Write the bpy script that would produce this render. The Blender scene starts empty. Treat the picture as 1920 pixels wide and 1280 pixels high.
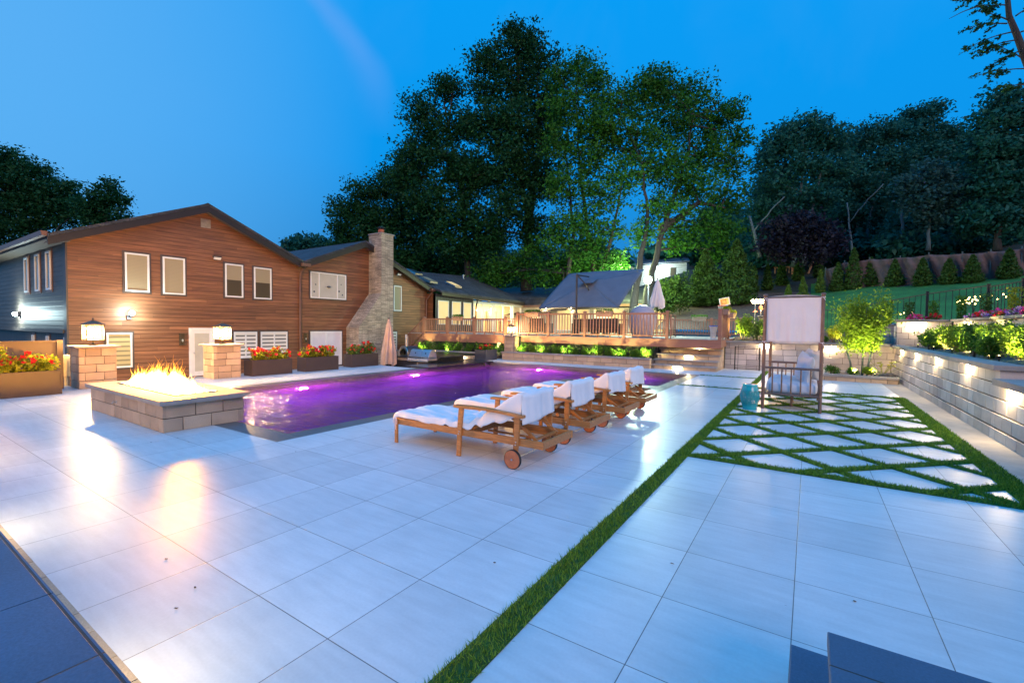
import bpy, bmesh, math, random
import numpy as np
from mathutils import Vector, Matrix
R = math.radians
random.seed(7)
rng = np.random.default_rng(7)
scene = bpy.context.scene
COL = scene.collection

# ------------------------------------------------------------------ camera, sky, sun-lamp fill, exposure
cam_d = bpy.data.cameras.new('camera')
cam_d.sensor_width = 36.0
cam_d.lens = 15.984
cam_d.clip_start = 0.05
cam_d.clip_end = 2000
cam = bpy.data.objects.new('camera', cam_d)
COL.objects.link(cam)
_F, _R, _U = Vector([-0.547021, 0.836441, -0.033687]), Vector([0.836648, 0.54762, 0.011504]), Vector([-0.02807, 0.021892, 0.999366])
m3 = Matrix((_R, _U, -_F)).transposed()
cam.matrix_world = Matrix.Translation((0, 0, 1.5)) @ m3.to_4x4()
scene.camera = cam
scene.view_settings.view_transform = 'Standard'
scene.view_settings.look = 'None'
scene.view_settings.exposure = 0.0
scene.view_settings.gamma = 1.0
scene.cycles.use_denoising = True
scene.cycles.use_adaptive_sampling = True
scene.cycles.adaptive_threshold = 0.02
scene.cycles.max_bounces = 8
scene.cycles.transparent_max_bounces = 40
scene.cycles.sample_clamp_indirect = 6.0
scene.cycles.caustics_reflective = False
scene.cycles.blur_glossy = 0.5

world = bpy.data.worlds.new('World')
scene.world = world
world.use_nodes = True
nt = world.node_tree
for n in list(nt.nodes): nt.nodes.remove(n)
wo = nt.nodes.new('ShaderNodeOutputWorld')
bg = nt.nodes.new('ShaderNodeBackground')
tc = nt.nodes.new('ShaderNodeTexCoord')
sep = nt.nodes.new('ShaderNodeSeparateXYZ')
nt.links.new(tc.outputs['Generated'], sep.inputs[0])
ramp = nt.nodes.new('ShaderNodeValToRGB')
e = ramp.color_ramp.elements
e[0].position = 0.0; e[0].color = (0.022, 0.20, 0.50, 1)
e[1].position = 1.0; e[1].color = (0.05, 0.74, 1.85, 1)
for p_, c_ in ((0.14, (0.018, 0.25, 0.66, 1)), (0.32, (0.004, 0.32, 0.88, 1)), (0.60, (0.003, 0.35, 0.95, 1))):
    q_ = e.new(p_); q_.color = c_
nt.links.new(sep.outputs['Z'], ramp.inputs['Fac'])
# the west (left) side of the dusk sky is paler
dotn = nt.nodes.new('ShaderNodeVectorMath'); dotn.operation = 'DOT_PRODUCT'
dotn.inputs[1].default_value = (-0.952, -0.05, 0.302)
nt.links.new(tc.outputs['Generated'], dotn.inputs[0])
mr = nt.nodes.new('ShaderNodeMapRange'); mr.inputs['From Min'].default_value = 0.76; mr.inputs['From Max'].default_value = 0.98
mr.inputs['To Max'].default_value = 0.85
nt.links.new(dotn.outputs['Value'], mr.inputs['Value'])
mx = nt.nodes.new('ShaderNodeMix'); mx.data_type = 'RGBA'
mx.inputs['B'].default_value = (0.12, 0.47, 0.95, 1)
nt.links.new(mr.outputs['Result'], mx.inputs['Factor'])
nt.links.new(ramp.outputs['Color'], mx.inputs['A'])
# thin cirrus
mp = nt.nodes.new('ShaderNodeMapping'); mp.inputs['Scale'].default_value = (2.2, 2.2, 0.9); mp.inputs['Rotation'].default_value = (0.3, 0.5, 0.4)
nt.links.new(tc.outputs['Generated'], mp.inputs['Vector'])
nz = nt.nodes.new('ShaderNodeTexNoise'); nz.inputs['Scale'].default_value = 1.7; nz.inputs['Detail'].default_value = 5; nz.inputs['Roughness'].default_value = 0.55
nz.inputs['Distortion'].default_value = 0.6
nt.links.new(mp.outputs['Vector'], nz.inputs['Vector'])
cr = nt.nodes.new('ShaderNodeMapRange'); cr.inputs['From Min'].default_value = 0.5; cr.inputs['From Max'].default_value = 0.85; cr.inputs['To Max'].default_value = 0.12
nt.links.new(nz.outputs['Fac'], cr.inputs['Value'])
mx2 = nt.nodes.new('ShaderNodeMix'); mx2.data_type = 'RGBA'; mx2.inputs['B'].default_value = (0.16, 0.42, 0.95, 1)
nt.links.new(cr.outputs['Result'], mx2.inputs['Factor']); nt.links.new(mx.outputs['Result'], mx2.inputs['A'])
# one long faint wisp of cirrus
dn = nt.nodes.new('ShaderNodeVectorMath'); dn.operation = 'DOT_PRODUCT'; dn.inputs[1].default_value = (-0.661, -0.749, -0.048)
nt.links.new(tc.outputs['Generated'], dn.inputs[0])
nw = nt.nodes.new('ShaderNodeTexNoise'); nw.inputs['Scale'].default_value = 7.0; nw.inputs['Detail'].default_value = 6
nt.links.new(tc.outputs['Generated'], nw.inputs['Vector'])
def wm(op, a, b):
    q = nt.nodes.new('ShaderNodeMath'); q.operation = op; q.use_clamp = False
    for i_, s_ in enumerate((a, b)):
        if isinstance(s_, (int, float)): q.inputs[i_].default_value = s_
        else: nt.links.new(s_, q.inputs[i_])
    return q.outputs[0]
dd_ = wm('ADD', dn.outputs['Value'], wm('MULTIPLY', wm('SUBTRACT', nw.outputs['Fac'], 0.5), 0.05))
dd_ = wm('ADD', dd_, wm('MULTIPLY', wm('POWER', wm('MAXIMUM', wm('SUBTRACT', sep.outputs['Z'], 0.42), 0.0), 2.0), -6.0))
ab = nt.nodes.new('ShaderNodeMath'); ab.operation = 'ABSOLUTE'; nt.links.new(dd_, ab.inputs[0])
wr = nt.nodes.new('ShaderNodeMapRange'); wr.interpolation_type = 'SMOOTHSTEP'; wr.inputs['From Min'].default_value = 0.0; wr.inputs['From Max'].default_value = 0.045; wr.inputs['To Min'].default_value = 0.30; wr.inputs['To Max'].default_value = 0.0
nt.links.new(ab.outputs[0], wr.inputs['Value'])
wz = nt.nodes.new('ShaderNodeMapRange'); wz.inputs['From Min'].default_value = 0.36; wz.inputs['From Max'].default_value = 0.50
nt.links.new(sep.outputs['Z'], wz.inputs['Value'])
sx_ = nt.nodes.new('ShaderNodeMapRange'); sx_.inputs['From Min'].default_value = -0.45; sx_.inputs['From Max'].default_value = -0.60
nt.links.new(sep.outputs['X'], sx_.inputs['Value'])
mx3 = nt.nodes.new('ShaderNodeMix'); mx3.data_type = 'RGBA'; mx3.inputs['B'].default_value = (0.20, 0.42, 0.95, 1)
nt.links.new(wm('MULTIPLY', wm('MULTIPLY', wr.outputs['Result'], wz.outputs['Result']), sx_.outputs['Result']), mx3.inputs['Factor']); nt.links.new(mx2.outputs['Result'], mx3.inputs['A'])
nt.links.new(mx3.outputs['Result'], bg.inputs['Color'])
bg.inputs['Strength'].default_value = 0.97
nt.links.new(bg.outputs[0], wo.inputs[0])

sd = bpy.data.lights.new('sun', 'SUN'); sd.energy = 1.5; sd.angle = R(24); sd.color = (1.0, 0.66, 0.44)  # added warm fill from behind the camera; no real sun at dusk
sun = bpy.data.objects.new('sun', sd); COL.objects.link(sun)
sun.rotation_euler = Vector((0.62, -0.62, 0.42)).to_track_quat('Z', 'Y').to_euler()

# ------------------------------------------------------------------ materials
MATS = {}
def lin(r, g, b):
    f = lambda c: ((c / 255 + 0.055) / 1.055) ** 2.4 if c / 255 > 0.04045 else c / 255 / 12.92
    return (f(r), f(g), f(b))
def newmat(name):
    m = bpy.data.materials.new(name); m.use_nodes = True
    n = m.node_tree; b = n.nodes['Principled BSDF']
    MATS[name] = m
    return m, n, b
def node(n, t, **kw):
    x = n.nodes.new(t)
    for k, v in kw.items():
        if k in x.inputs: x.inputs[k].default_value = v
        else: setattr(x, k, v)
    return x
def mth(n, op, a, b=None):
    x = n.nodes.new('ShaderNodeMath'); x.operation = op
    for i, s in enumerate((a, b)):
        if s is None: continue
        if isinstance(s, (int, float)): x.inputs[i].default_value = s
        else: n.links.new(s, x.inputs[i])
    return x.outputs[0]
def colmul(n, colsock, facsock):
    x = n.nodes.new('ShaderNodeVectorMath'); x.operation = 'SCALE'
    n.links.new(colsock, x.inputs[0]); n.links.new(facsock, x.inputs['Scale'])
    return x.outputs[0]
def rgb(n, c):
    x = n.nodes.new('ShaderNodeRGB'); x.outputs[0].default_value = (*c, 1); return x.outputs[0]
def mixc(n, f, a, b):
    x = n.nodes.new('ShaderNodeMix'); x.data_type = 'RGBA'
    for k, s in (('Factor', f), ('A', a), ('B', b)):
        if isinstance(s, (int, float)): x.inputs[k].default_value = s
        elif isinstance(s, tuple): x.inputs[k].default_value = (*s, 1)
        else: n.links.new(s, x.inputs[k])
    return x.outputs['Result']
def noise(n, scale, detail=4, vec=None, rough=0.55):
    x = node(n, 'ShaderNodeTexNoise', Scale=scale, Detail=detail, Roughness=rough)
    if vec is None:
        t = n.nodes.new('ShaderNodeTexCoord'); vec = t.outputs['Object']
    n.links.new(vec, x.inputs['Vector'])
    return x.outputs['Fac']
def mrange(n, s, a, b, c, d):
    x = n.nodes.new('ShaderNodeMapRange')
    for k, v in zip(('From Min', 'From Max', 'To Min', 'To Max'), (a, b, c, d)): x.inputs[k].default_value = v
    n.links.new(s, x.inputs['Value']); return x.outputs['Result']
def bump(n, b, h, strength=0.3, dist=0.01):
    x = node(n, 'ShaderNodeBump', Strength=strength, Distance=dist)
    n.links.new(h, x.inputs['Height']); n.links.new(x.outputs['Normal'], b.inputs['Normal'])
    return x
def basic(name, c, rough=0.6, metal=0.0, nscale=6.0, namp=0.25, bscale=40.0, bstr=0.15, bdist=0.004, tint=0.0, spec=0.5, stretch=None, fine=0.0):
    m, n, b = newmat(name)
    col = rgb(n, c)
    vec = None
    if stretch:
        t = n.nodes.new('ShaderNodeTexCoord'); mpp = n.nodes.new('ShaderNodeMapping'); mpp.inputs['Scale'].default_value = stretch
        n.links.new(t.outputs['Object'], mpp.inputs['Vector']); vec = mpp.outputs['Vector']
    f = mrange(n, noise(n, nscale, 5, vec), 0.25, 0.75, 1 - namp, 1 + namp)
    if fine:
        f = mth(n, 'MULTIPLY', f, mrange(n, noise(n, bscale * 2.0, 2, vec), 0.3, 0.7, 1 - fine, 1 + fine))
    if tint:
        a = n.nodes.new('ShaderNodeAttribute'); a.attribute_name = 'tint'
        f = mth(n, 'MULTIPLY', f, mrange(n, a.outputs['Fac'], 0, 1, 1 - tint, 1 + tint))
    n.links.new(colmul(n, col, f), b.inputs['Base Color'])
    b.inputs['Roughness'].default_value = rough; b.inputs['Metallic'].default_value = metal
    b.inputs['Specular IOR Level'].default_value = spec
    if bstr: bump(n, b, noise(n, bscale, 3, vec), bstr, bdist)
    return m
def emis(name, c, s):
    m, n, b = newmat(name)
    b.inputs['Base Color'].default_value = (*[min(1, x) for x in c], 1)
    b.inputs['Emission Color'].default_value = (*c, 1); b.inputs['Emission Strength'].default_value = s
    return m

# wall-facing coordinates: (along the wall, height)
def wall_uv(n):
    t = n.nodes.new('ShaderNodeTexCoord'); g = n.nodes.new('ShaderNodeNewGeometry')
    s = n.nodes.new('ShaderNodeSeparateXYZ'); n.links.new(t.outputs['Object'], s.inputs[0])
    sn = n.nodes.new('ShaderNodeSeparateXYZ'); n.links.new(g.outputs['True Normal'], sn.inputs[0])
    ax = mth(n, 'ABSOLUTE', sn.outputs['X']); ay = mth(n, 'ABSOLUTE', sn.outputs['Y'])
    sel = mth(n, 'GREATER_THAN', ax, ay)
    inv = mth(n, 'SUBTRACT', 1.0, sel)
    u = mth(n, 'ADD', mth(n, 'MULTIPLY', s.outputs['Y'], sel), mth(n, 'MULTIPLY', s.outputs['X'], inv))
    c = n.nodes.new('ShaderNodeCombineXYZ'); n.links.new(u, c.inputs[0]); n.links.new(s.outputs['Z'], c.inputs[1])
    return c.outputs[0], u, s.outputs['Z']

def siding(name, c, pitch=0.165, vert=False, amp=0.28):
    m, n, b = newmat(name)
    vec, u, z = wall_uv(n)
    if vert: u, z = z, u
    zz = mth(n, 'DIVIDE', z, pitch)
    row = mth(n, 'FLOOR', zz); fr = mth(n, 'FRACT', zz)
    off = mth(n, 'MULTIPLY', mth(n, 'FRACT', mth(n, 'MULTIPLY', row, 0.379)), 3.66)
    uu = mth(n, 'DIVIDE', mth(n, 'ADD', u, off), 3.66)
    colx = mth(n, 'FLOOR', uu); fu = mth(n, 'FRACT', uu)
    cc = n.nodes.new('ShaderNodeCombineXYZ'); n.links.new(row, cc.inputs[0]); n.links.new(colx, cc.inputs[1])
    wn = n.nodes.new('ShaderNodeTexWhiteNoise'); wn.noise_dimensions = '2D'; n.links.new(cc.outputs[0], wn.inputs['Vector'])
    # streaky grain along the board
    cv = n.nodes.new('ShaderNodeCombineXYZ')
    n.links.new(mth(n, 'ADD', mth(n, 'MULTIPLY', u, 0.55), mth(n, 'MULTIPLY', wn.outputs['Value'], 37.0)), cv.inputs[0])
    n.links.new(mth(n, 'MULTIPLY', z, 13.0), cv.inputs[1])
    gr = noise(n, 1.6, 5, cv.outputs[0], 0.6)
    f = mth(n, 'MULTIPLY', mrange(n, gr, 0.3, 0.7, 1 - amp * 0.7, 1 + amp * 0.6), mrange(n, wn.outputs['Value'], 0, 1, 1 - amp, 1 + amp))
    joint = mth(n, 'MULTIPLY', mrange(n, fr, 0.02, 0.20, 0.38, 1.0), mrange(n, fu, 0.0, 0.002, 0.5, 1.0))
    base = mixc(n, mrange(n, gr, 0.35, 0.7, 0, 1), tuple(x * 0.55 for x in c), c)
    n.links.new(colmul(n, colmul(n, base, f), joint), b.inputs['Base Color'])
    b.inputs['Roughness'].default_value = 0.5
    h = mth(n, 'ADD', mth(n, 'MULTIPLY', fr, -0.6), mth(n, 'MULTIPLY', joint, 0.4))
    h = mth(n, 'ADD', h, mth(n, 'MULTIPLY', gr, 0.1))
    bump(n, b, h, 0.8, 0.02)
    return m
siding('siding_brown', (0.285, 0.118, 0.050), pitch=0.15, amp=0.22)
siding('siding_gray', (0.10, 0.075, 0.058), amp=0.15)
siding('siding_dark', (0.05, 0.052, 0.06), 0.28, vert=True, amp=0.1)
siding('siding_pale', (0.62, 0.64, 0.62), 0.2, amp=0.05)

def bricky(name, c1, c2, mortar, bw, rh, ms=0.004, offs=0.5, rough=0.8, bstr=0.5, floor=False, origin=(0, 0), amp=0.2, bscale=30, gloss_var=0.0, spec=0.5, bd=0.006, squash=1.0):
    m, n, b = newmat(name)
    if floor:
        t = n.nodes.new('ShaderNodeTexCoord'); mpp = n.nodes.new('ShaderNodeMapping'); mpp.inputs['Location'].default_value = (-origin[0], -origin[1], 0)
        n.links.new(t.outputs['Object'], mpp.inputs['Vector']); vec = mpp.outputs['Vector']
    else:
        vec, _, _ = wall_uv(n)
    br = node(n, 'ShaderNodeTexBrick', Scale=1.0)
    br.inputs['Color1'].default_value = (*c1, 1); br.inputs['Color2'].default_value = (*c2, 1); br.inputs['Mortar'].default_value = (*mortar, 1)
    br.inputs['Mortar Size'].default_value = ms; br.inputs['Mortar Smooth'].default_value = 0.25
    br.inputs['Brick Width'].default_value = bw; br.inputs['Row Height'].default_value = rh
    br.offset = offs; br.squash = squash
    n.links.new(vec, br.inputs['Vector'])
    nf = noise(n, 1.3, 6)
    n2 = noise(n, bscale, 4)
    f = mth(n, 'MULTIPLY', mrange(n, nf, 0.3, 0.7, 1 - amp, 1 + amp), mrange(n, n2, 0.3, 0.7, 1 - amp * 0.6, 1 + amp * 0.6))
    n.links.new(colmul(n, br.outputs['Color'], f), b.inputs['Base Color'])
    b.inputs['Roughness'].default_value = rough; b.inputs['Specular IOR Level'].default_value = spec
    if gloss_var:
        n3 = noise(n, 2.5, 4)
        n.links.new(mrange(n, n3, 0.3, 0.7, rough - gloss_var, rough + gloss_var), b.inputs['Roughness'])
    h = mth(n, 'ADD', mth(n, 'MULTIPLY', br.outputs['Fac'], -1.0), mth(n, 'MULTIPLY', n2, 0.12))
    bump(n, b, h, bstr, bd)
    return m
TL, TR = 0.6193, 0.6149
def paver(name, origin, w, h):
    """large porcelain slabs: fine open joints, faint cloudy figure, small chips and specks of dirt"""
    m, n, b = newmat(name)
    t = n.nodes.new('ShaderNodeTexCoord'); mpp = n.nodes.new('ShaderNodeMapping'); mpp.inputs['Location'].default_value = (-origin[0], -origin[1], 0)
    n.links.new(t.outputs['Object'], mpp.inputs['Vector']); vec = mpp.outputs['Vector']
    br = node(n, 'ShaderNodeTexBrick', Scale=1.0)
    br.inputs['Color1'].default_value = (0.70, 0.715, 0.725, 1); br.inputs['Color2'].default_value = (0.60, 0.615, 0.625, 1); br.inputs['Mortar'].default_value = (0.16, 0.17, 0.18, 1)
    br.inputs['Mortar Size'].default_value = 0.0028; br.inputs['Mortar Smooth'].default_value = 0.3
    br.inputs['Brick Width'].default_value = w; br.inputs['Row Height'].default_value = h; br.offset = 0.0
    n.links.new(vec, br.inputs['Vector'])
    cl = noise(n, 3.2, 7, None, 0.6); fi = noise(n, 60, 3)
    sm = n.nodes.new('ShaderNodeMapping'); sm.inputs['Scale'].default_value = (1.2, 7.0, 1); t2 = n.nodes.new('ShaderNodeTexCoord')
    n.links.new(t2.outputs['Object'], sm.inputs['Vector'])
    sw = noise(n, 2.4, 5, sm.outputs['Vector'])
    f = mth(n, 'MULTIPLY', mrange(n, cl, 0.3, 0.7, 0.95, 1.03), mrange(n, fi, 0.3, 0.7, 0.97, 1.03))
    f = mth(n, 'MULTIPLY', f, mrange(n, sw, 0.3, 0.7, 0.92, 1.05)); st_ = noise(n, 0.55, 4, None, 0.65); f = mth(n, 'MULTIPLY', f, mrange(n, st_, 0.3, 0.62, 0.90, 1.02))
    sp = noise(n, 11, 2); f = mth(n, 'MULTIPLY', f, mrange(n, sp, 0.775, 0.80, 1.0, 0.45))
    n.links.new(colmul(n, br.outputs['Color'], f), b.inputs['Base Color'])
    n.links.new(mrange(n, cl, 0.3, 0.7, 0.33, 0.39), b.inputs['Roughness'])
    b.inputs['Specular IOR Level'].default_value = 0.20
    h_ = mth(n, 'ADD', mth(n, 'MULTIPLY', br.outputs['Fac'], -1.0), mth(n, 'MULTIPLY', fi, 0.03))
    bump(n, b, h_, 0.5, 0.004)
paver('paver_left', (-3.123, 1.9175), TL, 0.6149)
paver('paver_right', (-0.033, 5.0116), TR, 0.6145)
paver('paver_walk', (-13.4, 3.2), 0.62, 0.62)
bricky('coping', (0.135, 0.135, 0.14), (0.11, 0.112, 0.12), (0.03, 0.03, 0.03), 0.9, 0.9, 0.003, 0.0, rough=0.42, bstr=0.4, floor=True, origin=(-5.61, 3.16), bscale=90, amp=0.2)
bricky('bluestone', (0.06, 0.115, 0.19), (0.05, 0.10, 0.17), (0.02, 0.025, 0.03), 1.17, 1.4, 0.004, 0.0, rough=0.62, bstr=0.6, floor=True, origin=(-2.75, -1.0), bscale=120, amp=0.25)
bricky('chimney_stone', (0.62, 0.51, 0.38), (0.34, 0.285, 0.22), (0.09, 0.08, 0.07), 0.42, 0.052, 0.007, 0.37, rough=0.85, bstr=1.0, bscale=14, amp=0.3, bd=0.03, squash=0.7)
bricky('shingles', (0.055, 0.06, 0.07), (0.030, 0.034, 0.042), (0.012, 0.013, 0.015), 0.33, 0.14, 0.008, 0.5, rough=0.85, bstr=0.8, bscale=50, amp=0.35, bd=0.012)
bricky('shingles_flat', (0.055, 0.06, 0.07), (0.030, 0.034, 0.042), (0.012, 0.013, 0.015), 0.33, 0.16, 0.01, 0.5, rough=0.85, bstr=0.8, floor=True, bscale=50, amp=0.35, bd=0.012)
bricky('pebble', (0.30, 0.26, 0.23), (0.17, 0.15, 0.15), (0.07, 0.06, 0.06), 0.045, 0.03, 0.004, 0.5, rough=0.5, bstr=1.0, bscale=60, amp=0.4, bd=0.01)
basic('block', (0.44, 0.335, 0.235), 0.85, nscale=3, namp=0.15, bscale=70, bstr=0.5, bdist=0.004, tint=0.22, fine=0.12)
basic('block_gray', (0.58, 0.515, 0.475), 0.85, nscale=3, namp=0.15, bscale=70, bstr=0.5, bdist=0.004, tint=0.2, fine=0.12)
basic('block_joint', (0.06, 0.05, 0.045), 0.95)
basic('capstone', (0.29, 0.265, 0.24), 0.75, nscale=4, namp=0.18, bscale=80, bstr=0.4, tint=0.12, fine=0.12)
basic('white_trim', (0.78, 0.77, 0.74), 0.45, namp=0.05, bstr=0)
basic('brown_trim', (0.075, 0.055, 0.045), 0.5, namp=0.15)
basic('gutter_brown', (0.17, 0.085, 0.055), 0.4, namp=0.1, bstr=0)
basic('fascia_dark', (0.022, 0.016, 0.013), 0.5, namp=0.2)
basic('soffit', (0.10, 0.075, 0.055), 0.7, namp=0.2)
basic('deck_board', (0.26, 0.122, 0.085), 0.6, nscale=3, namp=0.15, stretch=(0.6, 8, 8), bscale=30, bstr=0.2)
basic('deck_floor', (0.30, 0.27, 0.25), 0.6, nscale=3, namp=0.2, stretch=(0.6, 8, 8), bscale=30, bstr=0.2)
basic('dark_lattice', (0.02, 0.024, 0.026), 0.6)
def teak(name, c):
    return basic(name, c, 0.45, nscale=2.0, namp=0.4, stretch=(3, 28, 28), bscale=14, bstr=0.2, bdist=0.002, tint=0.12)
teak('teak', (0.46, 0.185, 0.05))
basic('teak_end', (0.40, 0.13, 0.055), 0.55, nscale=16, namp=0.3, bscale=60)
basic('rubber', (0.015, 0.015, 0.017), 0.6)
basic('steel', (0.62, 0.62, 0.62), 0.28, metal=1.0, namp=0.1, bstr=0.05)
basic('steel_brushed', (0.55, 0.56, 0.58), 0.32, metal=1.0, nscale=2, namp=0.15, stretch=(2, 60, 60), bstr=0.05)
basic('black_metal', (0.015, 0.015, 0.017), 0.7, bstr=0.05)
basic('dark_pole', (0.035, 0.035, 0.04), 0.4, bstr=0)
basic('bronze', (0.20, 0.125, 0.095), 0.4, metal=0.35, nscale=12, namp=0.25, bstr=0.15, bscale=30)
basic('lantern_metal', (0.10, 0.075, 0.045), 0.4, metal=0.5)
basic('planter_brown', (0.055, 0.036, 0.03), 0.5, nscale=5, namp=0.12, bscale=200, bstr=0.25, bdist=0.002)
basic('planter_gray', (0.06, 0.065, 0.075), 0.5, nscale=5, namp=0.12, bscale=200, bstr=0.25, bdist=0.002)
basic('terracotta', (0.42, 0.24, 0.17), 0.7, namp=0.2)
basic('panel_brown', (0.12, 0.08, 0.055), 0.55, nscale=2, namp=0.1, bstr=0.05)
basic('towel', (0.80, 0.79, 0.80), 0.95, nscale=4, namp=0.05, bscale=260, bstr=0.6, bdist=0.003, spec=0.1)
basic('linen', (0.74, 0.70, 0.70), 0.95, nscale=3, namp=0.06, bscale=300, bstr=0.4, bdist=0.002, spec=0.1)
basic('mattress', (0.62, 0.65, 0.72), 0.95, nscale=5, namp=0.08, bscale=120, bstr=0.5, bdist=0.004, spec=0.1)
basic('pillow_cream', (0.70, 0.64, 0.58), 0.95, nscale=5, namp=0.1, bscale=120, bstr=0.5, bdist=0.004, spec=0.1)
basic('navy_canvas', (0.12, 0.155, 0.20), 0.85, nscale=2, namp=0.12, bscale=200, bstr=0.3, bdist=0.002, spec=0.2)
basic('peach_canvas', (0.56, 0.39, 0.31), 0.9, nscale=4, namp=0.15, bscale=150, bstr=0.3, spec=0.2)
basic('silver_cover', (0.42, 0.34, 0.36), 0.38, nscale=3, namp=0.15, bscale=9, bstr=0.5, bdist=0.03)
basic('wicker', (0.035, 0.028, 0.025), 0.7, nscale=30, namp=0.3, bscale=90, bstr=0.6)
basic('cushion_gray', (0.10, 0.11, 0.13), 0.9)
basic('granite', (0.028, 0.028, 0.032), 0.18, nscale=90, namp=0.5, bstr=0.02)
basic('counter_stone', (0.30, 0.27, 0.23), 0.8, nscale=9, namp=0.25, bscale=40, bstr=0.5)
basic('oven_black', (0.06, 0.05, 0.055), 0.45, metal=0.3)
basic('teal_glaze', (0.015, 0.38, 0.43), 0.12, nscale=5, namp=0.12, bscale=20, bstr=0.03)
basic('bark', (0.055, 0.048, 0.042), 0.9, nscale=3, namp=0.35, stretch=(4, 4, 0.8), bscale=12, bstr=0.8, bdist=0.03)
basic('bark_pale', (0.08, 0.115, 0.12), 0.9, nscale=3, namp=0.35, stretch=(4, 4, 0.8), bscale=12, bstr=0.6, bdist=0.03)
basic('stem', (0.13, 0.10, 0.05), 0.8)
basic('mulch', (0.085, 0.058, 0.048), 0.95, nscale=7, namp=0.5, bscale=22, bstr=1.0, bdist=0.06, fine=0.4)
basic('gravel_bed', (0.16, 0.125, 0.10), 0.95, nscale=14, namp=0.45, bscale=40, bstr=1.0, bdist=0.03, fine=0.4)
basic('lawn', (0.030, 0.17, 0.030), 0.9, nscale=1.2, namp=0.35, bscale=24, bstr=1.0, bdist=0.05, fine=0.35)
basic('forest_floor', (0.018, 0.024, 0.016), 0.95, nscale=2, namp=0.4, bscale=8, bstr=1.0, bdist=0.1)
basic('ground', (0.06, 0.07, 0.045), 0.95, nscale=0.8, namp=0.3, bscale=10, bstr=0.5, bdist=0.05)
basic('turf_base', (0.03, 0.09, 0.015), 0.95, namp=0.4)
basic('concrete', (0.42, 0.38, 0.34), 0.85, nscale=5, namp=0.15, bscale=60, bstr=0.3)
basic('rock', (0.10, 0.085, 0.075), 0.85, nscale=4, namp=0.4, bscale=8, bstr=0.8, bdist=0.04)
basic('white_plastic', (0.75, 0.75, 0.75), 0.5, bstr=0)
basic('cream_box', (0.62, 0.56, 0.42), 0.5, bstr=0)
basic('blue_plastic', (0.01, 0.10, 0.55), 0.4, bstr=0)
basic('red_plastic', (0.60, 0.03, 0.03), 0.4, bstr=0)
basic('yellow_plastic', (0.75, 0.55, 0.15), 0.4, bstr=0)
basic('playset_wood', (0.33, 0.16, 0.09), 0.7)
basic('playset_roof', (0.10, 0.22, 0.40), 0.5)
basic('fence_fabric', (0.12, 0.078, 0.072), 0.9, nscale=0.9, namp=0.25, bscale=2.2, bstr=0.8, bdist=0.15, fine=0.06)
basic('clay_red', (0.40, 0.10, 0.05), 0.7)
basic('net', (0.6, 0.6, 0.58), 0.8, bstr=0)
basic('shade_cloth', (0.50, 0.48, 0.40), 0.8, nscale=3, namp=0.08, bstr=0)

def blindmat(name, c, pitch, c2, em=0.0):
    m, n, b = newmat(name)
    vec, u, z = wall_uv(n)
    fr = mth(n, 'FRACT', mth(n, 'DIVIDE', z, pitch))
    k = mrange(n, mth(n, 'PINGPONG', fr, 0.5), 0.14, 0.2, 0, 1)
    col = mixc(n, k, c2, c)
    n.links.new(col, b.inputs['Base Color']); b.inputs['Roughness'].default_value = 0.5
    if em:
        n.links.new(col, b.inputs['Emission Color']); b.inputs['Emission Strength'].default_value = em
    return m
blindmat('louvre_blind', (0.75, 0.72, 0.65), 0.16, (0.10, 0.095, 0.085))
blindmat('louvre_gold', (0.50, 0.42, 0.20), 0.16, (0.22, 0.19, 0.10))
blindmat('upper_blind', (0.33, 0.27, 0.16), 0.05, (0.29, 0.235, 0.14))
m, n, b = newmat('lit_blind')      # room light behind a shade: really glows
v_, u_, z_ = wall_uv(n)
nf = noise(n, 1.1, 3)
n.links.new(mixc(n, mrange(n, nf, 0.3, 0.7, 0, 1), (1.0, 0.66, 0.22), (1.0, 0.78, 0.38)), b.inputs['Emission Color'])
b.inputs['Emission Strength'].default_value = 0.62; b.inputs['Base Color'].default_value = (0.4, 0.32, 0.16, 1)
emis('room_glow', (1.0, 0.80, 0.45), 0.85)
emis('room_glow_dim', (0.95, 0.66, 0.30), 0.45)
m, n, b = newmat('window_glass')
b.inputs['Base Color'].default_value = (0.085, 0.068, 0.04, 1); b.inputs['Roughness'].default_value = 0.07; b.inputs['Specular IOR Level'].default_value = 0.7
m, n, b = newmat('glass_sheet')
gl = n.nodes.new('ShaderNodeBsdfGlossy'); gl.inputs['Roughness'].default_value = 0.05
tr = n.nodes.new('ShaderNodeBsdfTransparent'); tl = n.nodes.new('ShaderNodeBsdfTranslucent'); tl.inputs['Color'].default_value = (1.0, 0.9, 0.7, 1)
ms_ = n.nodes.new('ShaderNodeMixShader'); ms_.inputs[0].default_value = 0.10
ms2 = n.nodes.new('ShaderNodeMixShader'); ms2.inputs[0].default_value = 0.03
n.links.new(tr.outputs[0], ms2.inputs[1]); n.links.new(tl.outputs[0], ms2.inputs[2])
n.links.new(ms2.outputs[0], ms_.inputs[1]); n.links.new(gl.outputs[0], ms_.inputs[2])
n.links.new(ms_.outputs[0], n.nodes['Material Output'].inputs[0])

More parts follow.
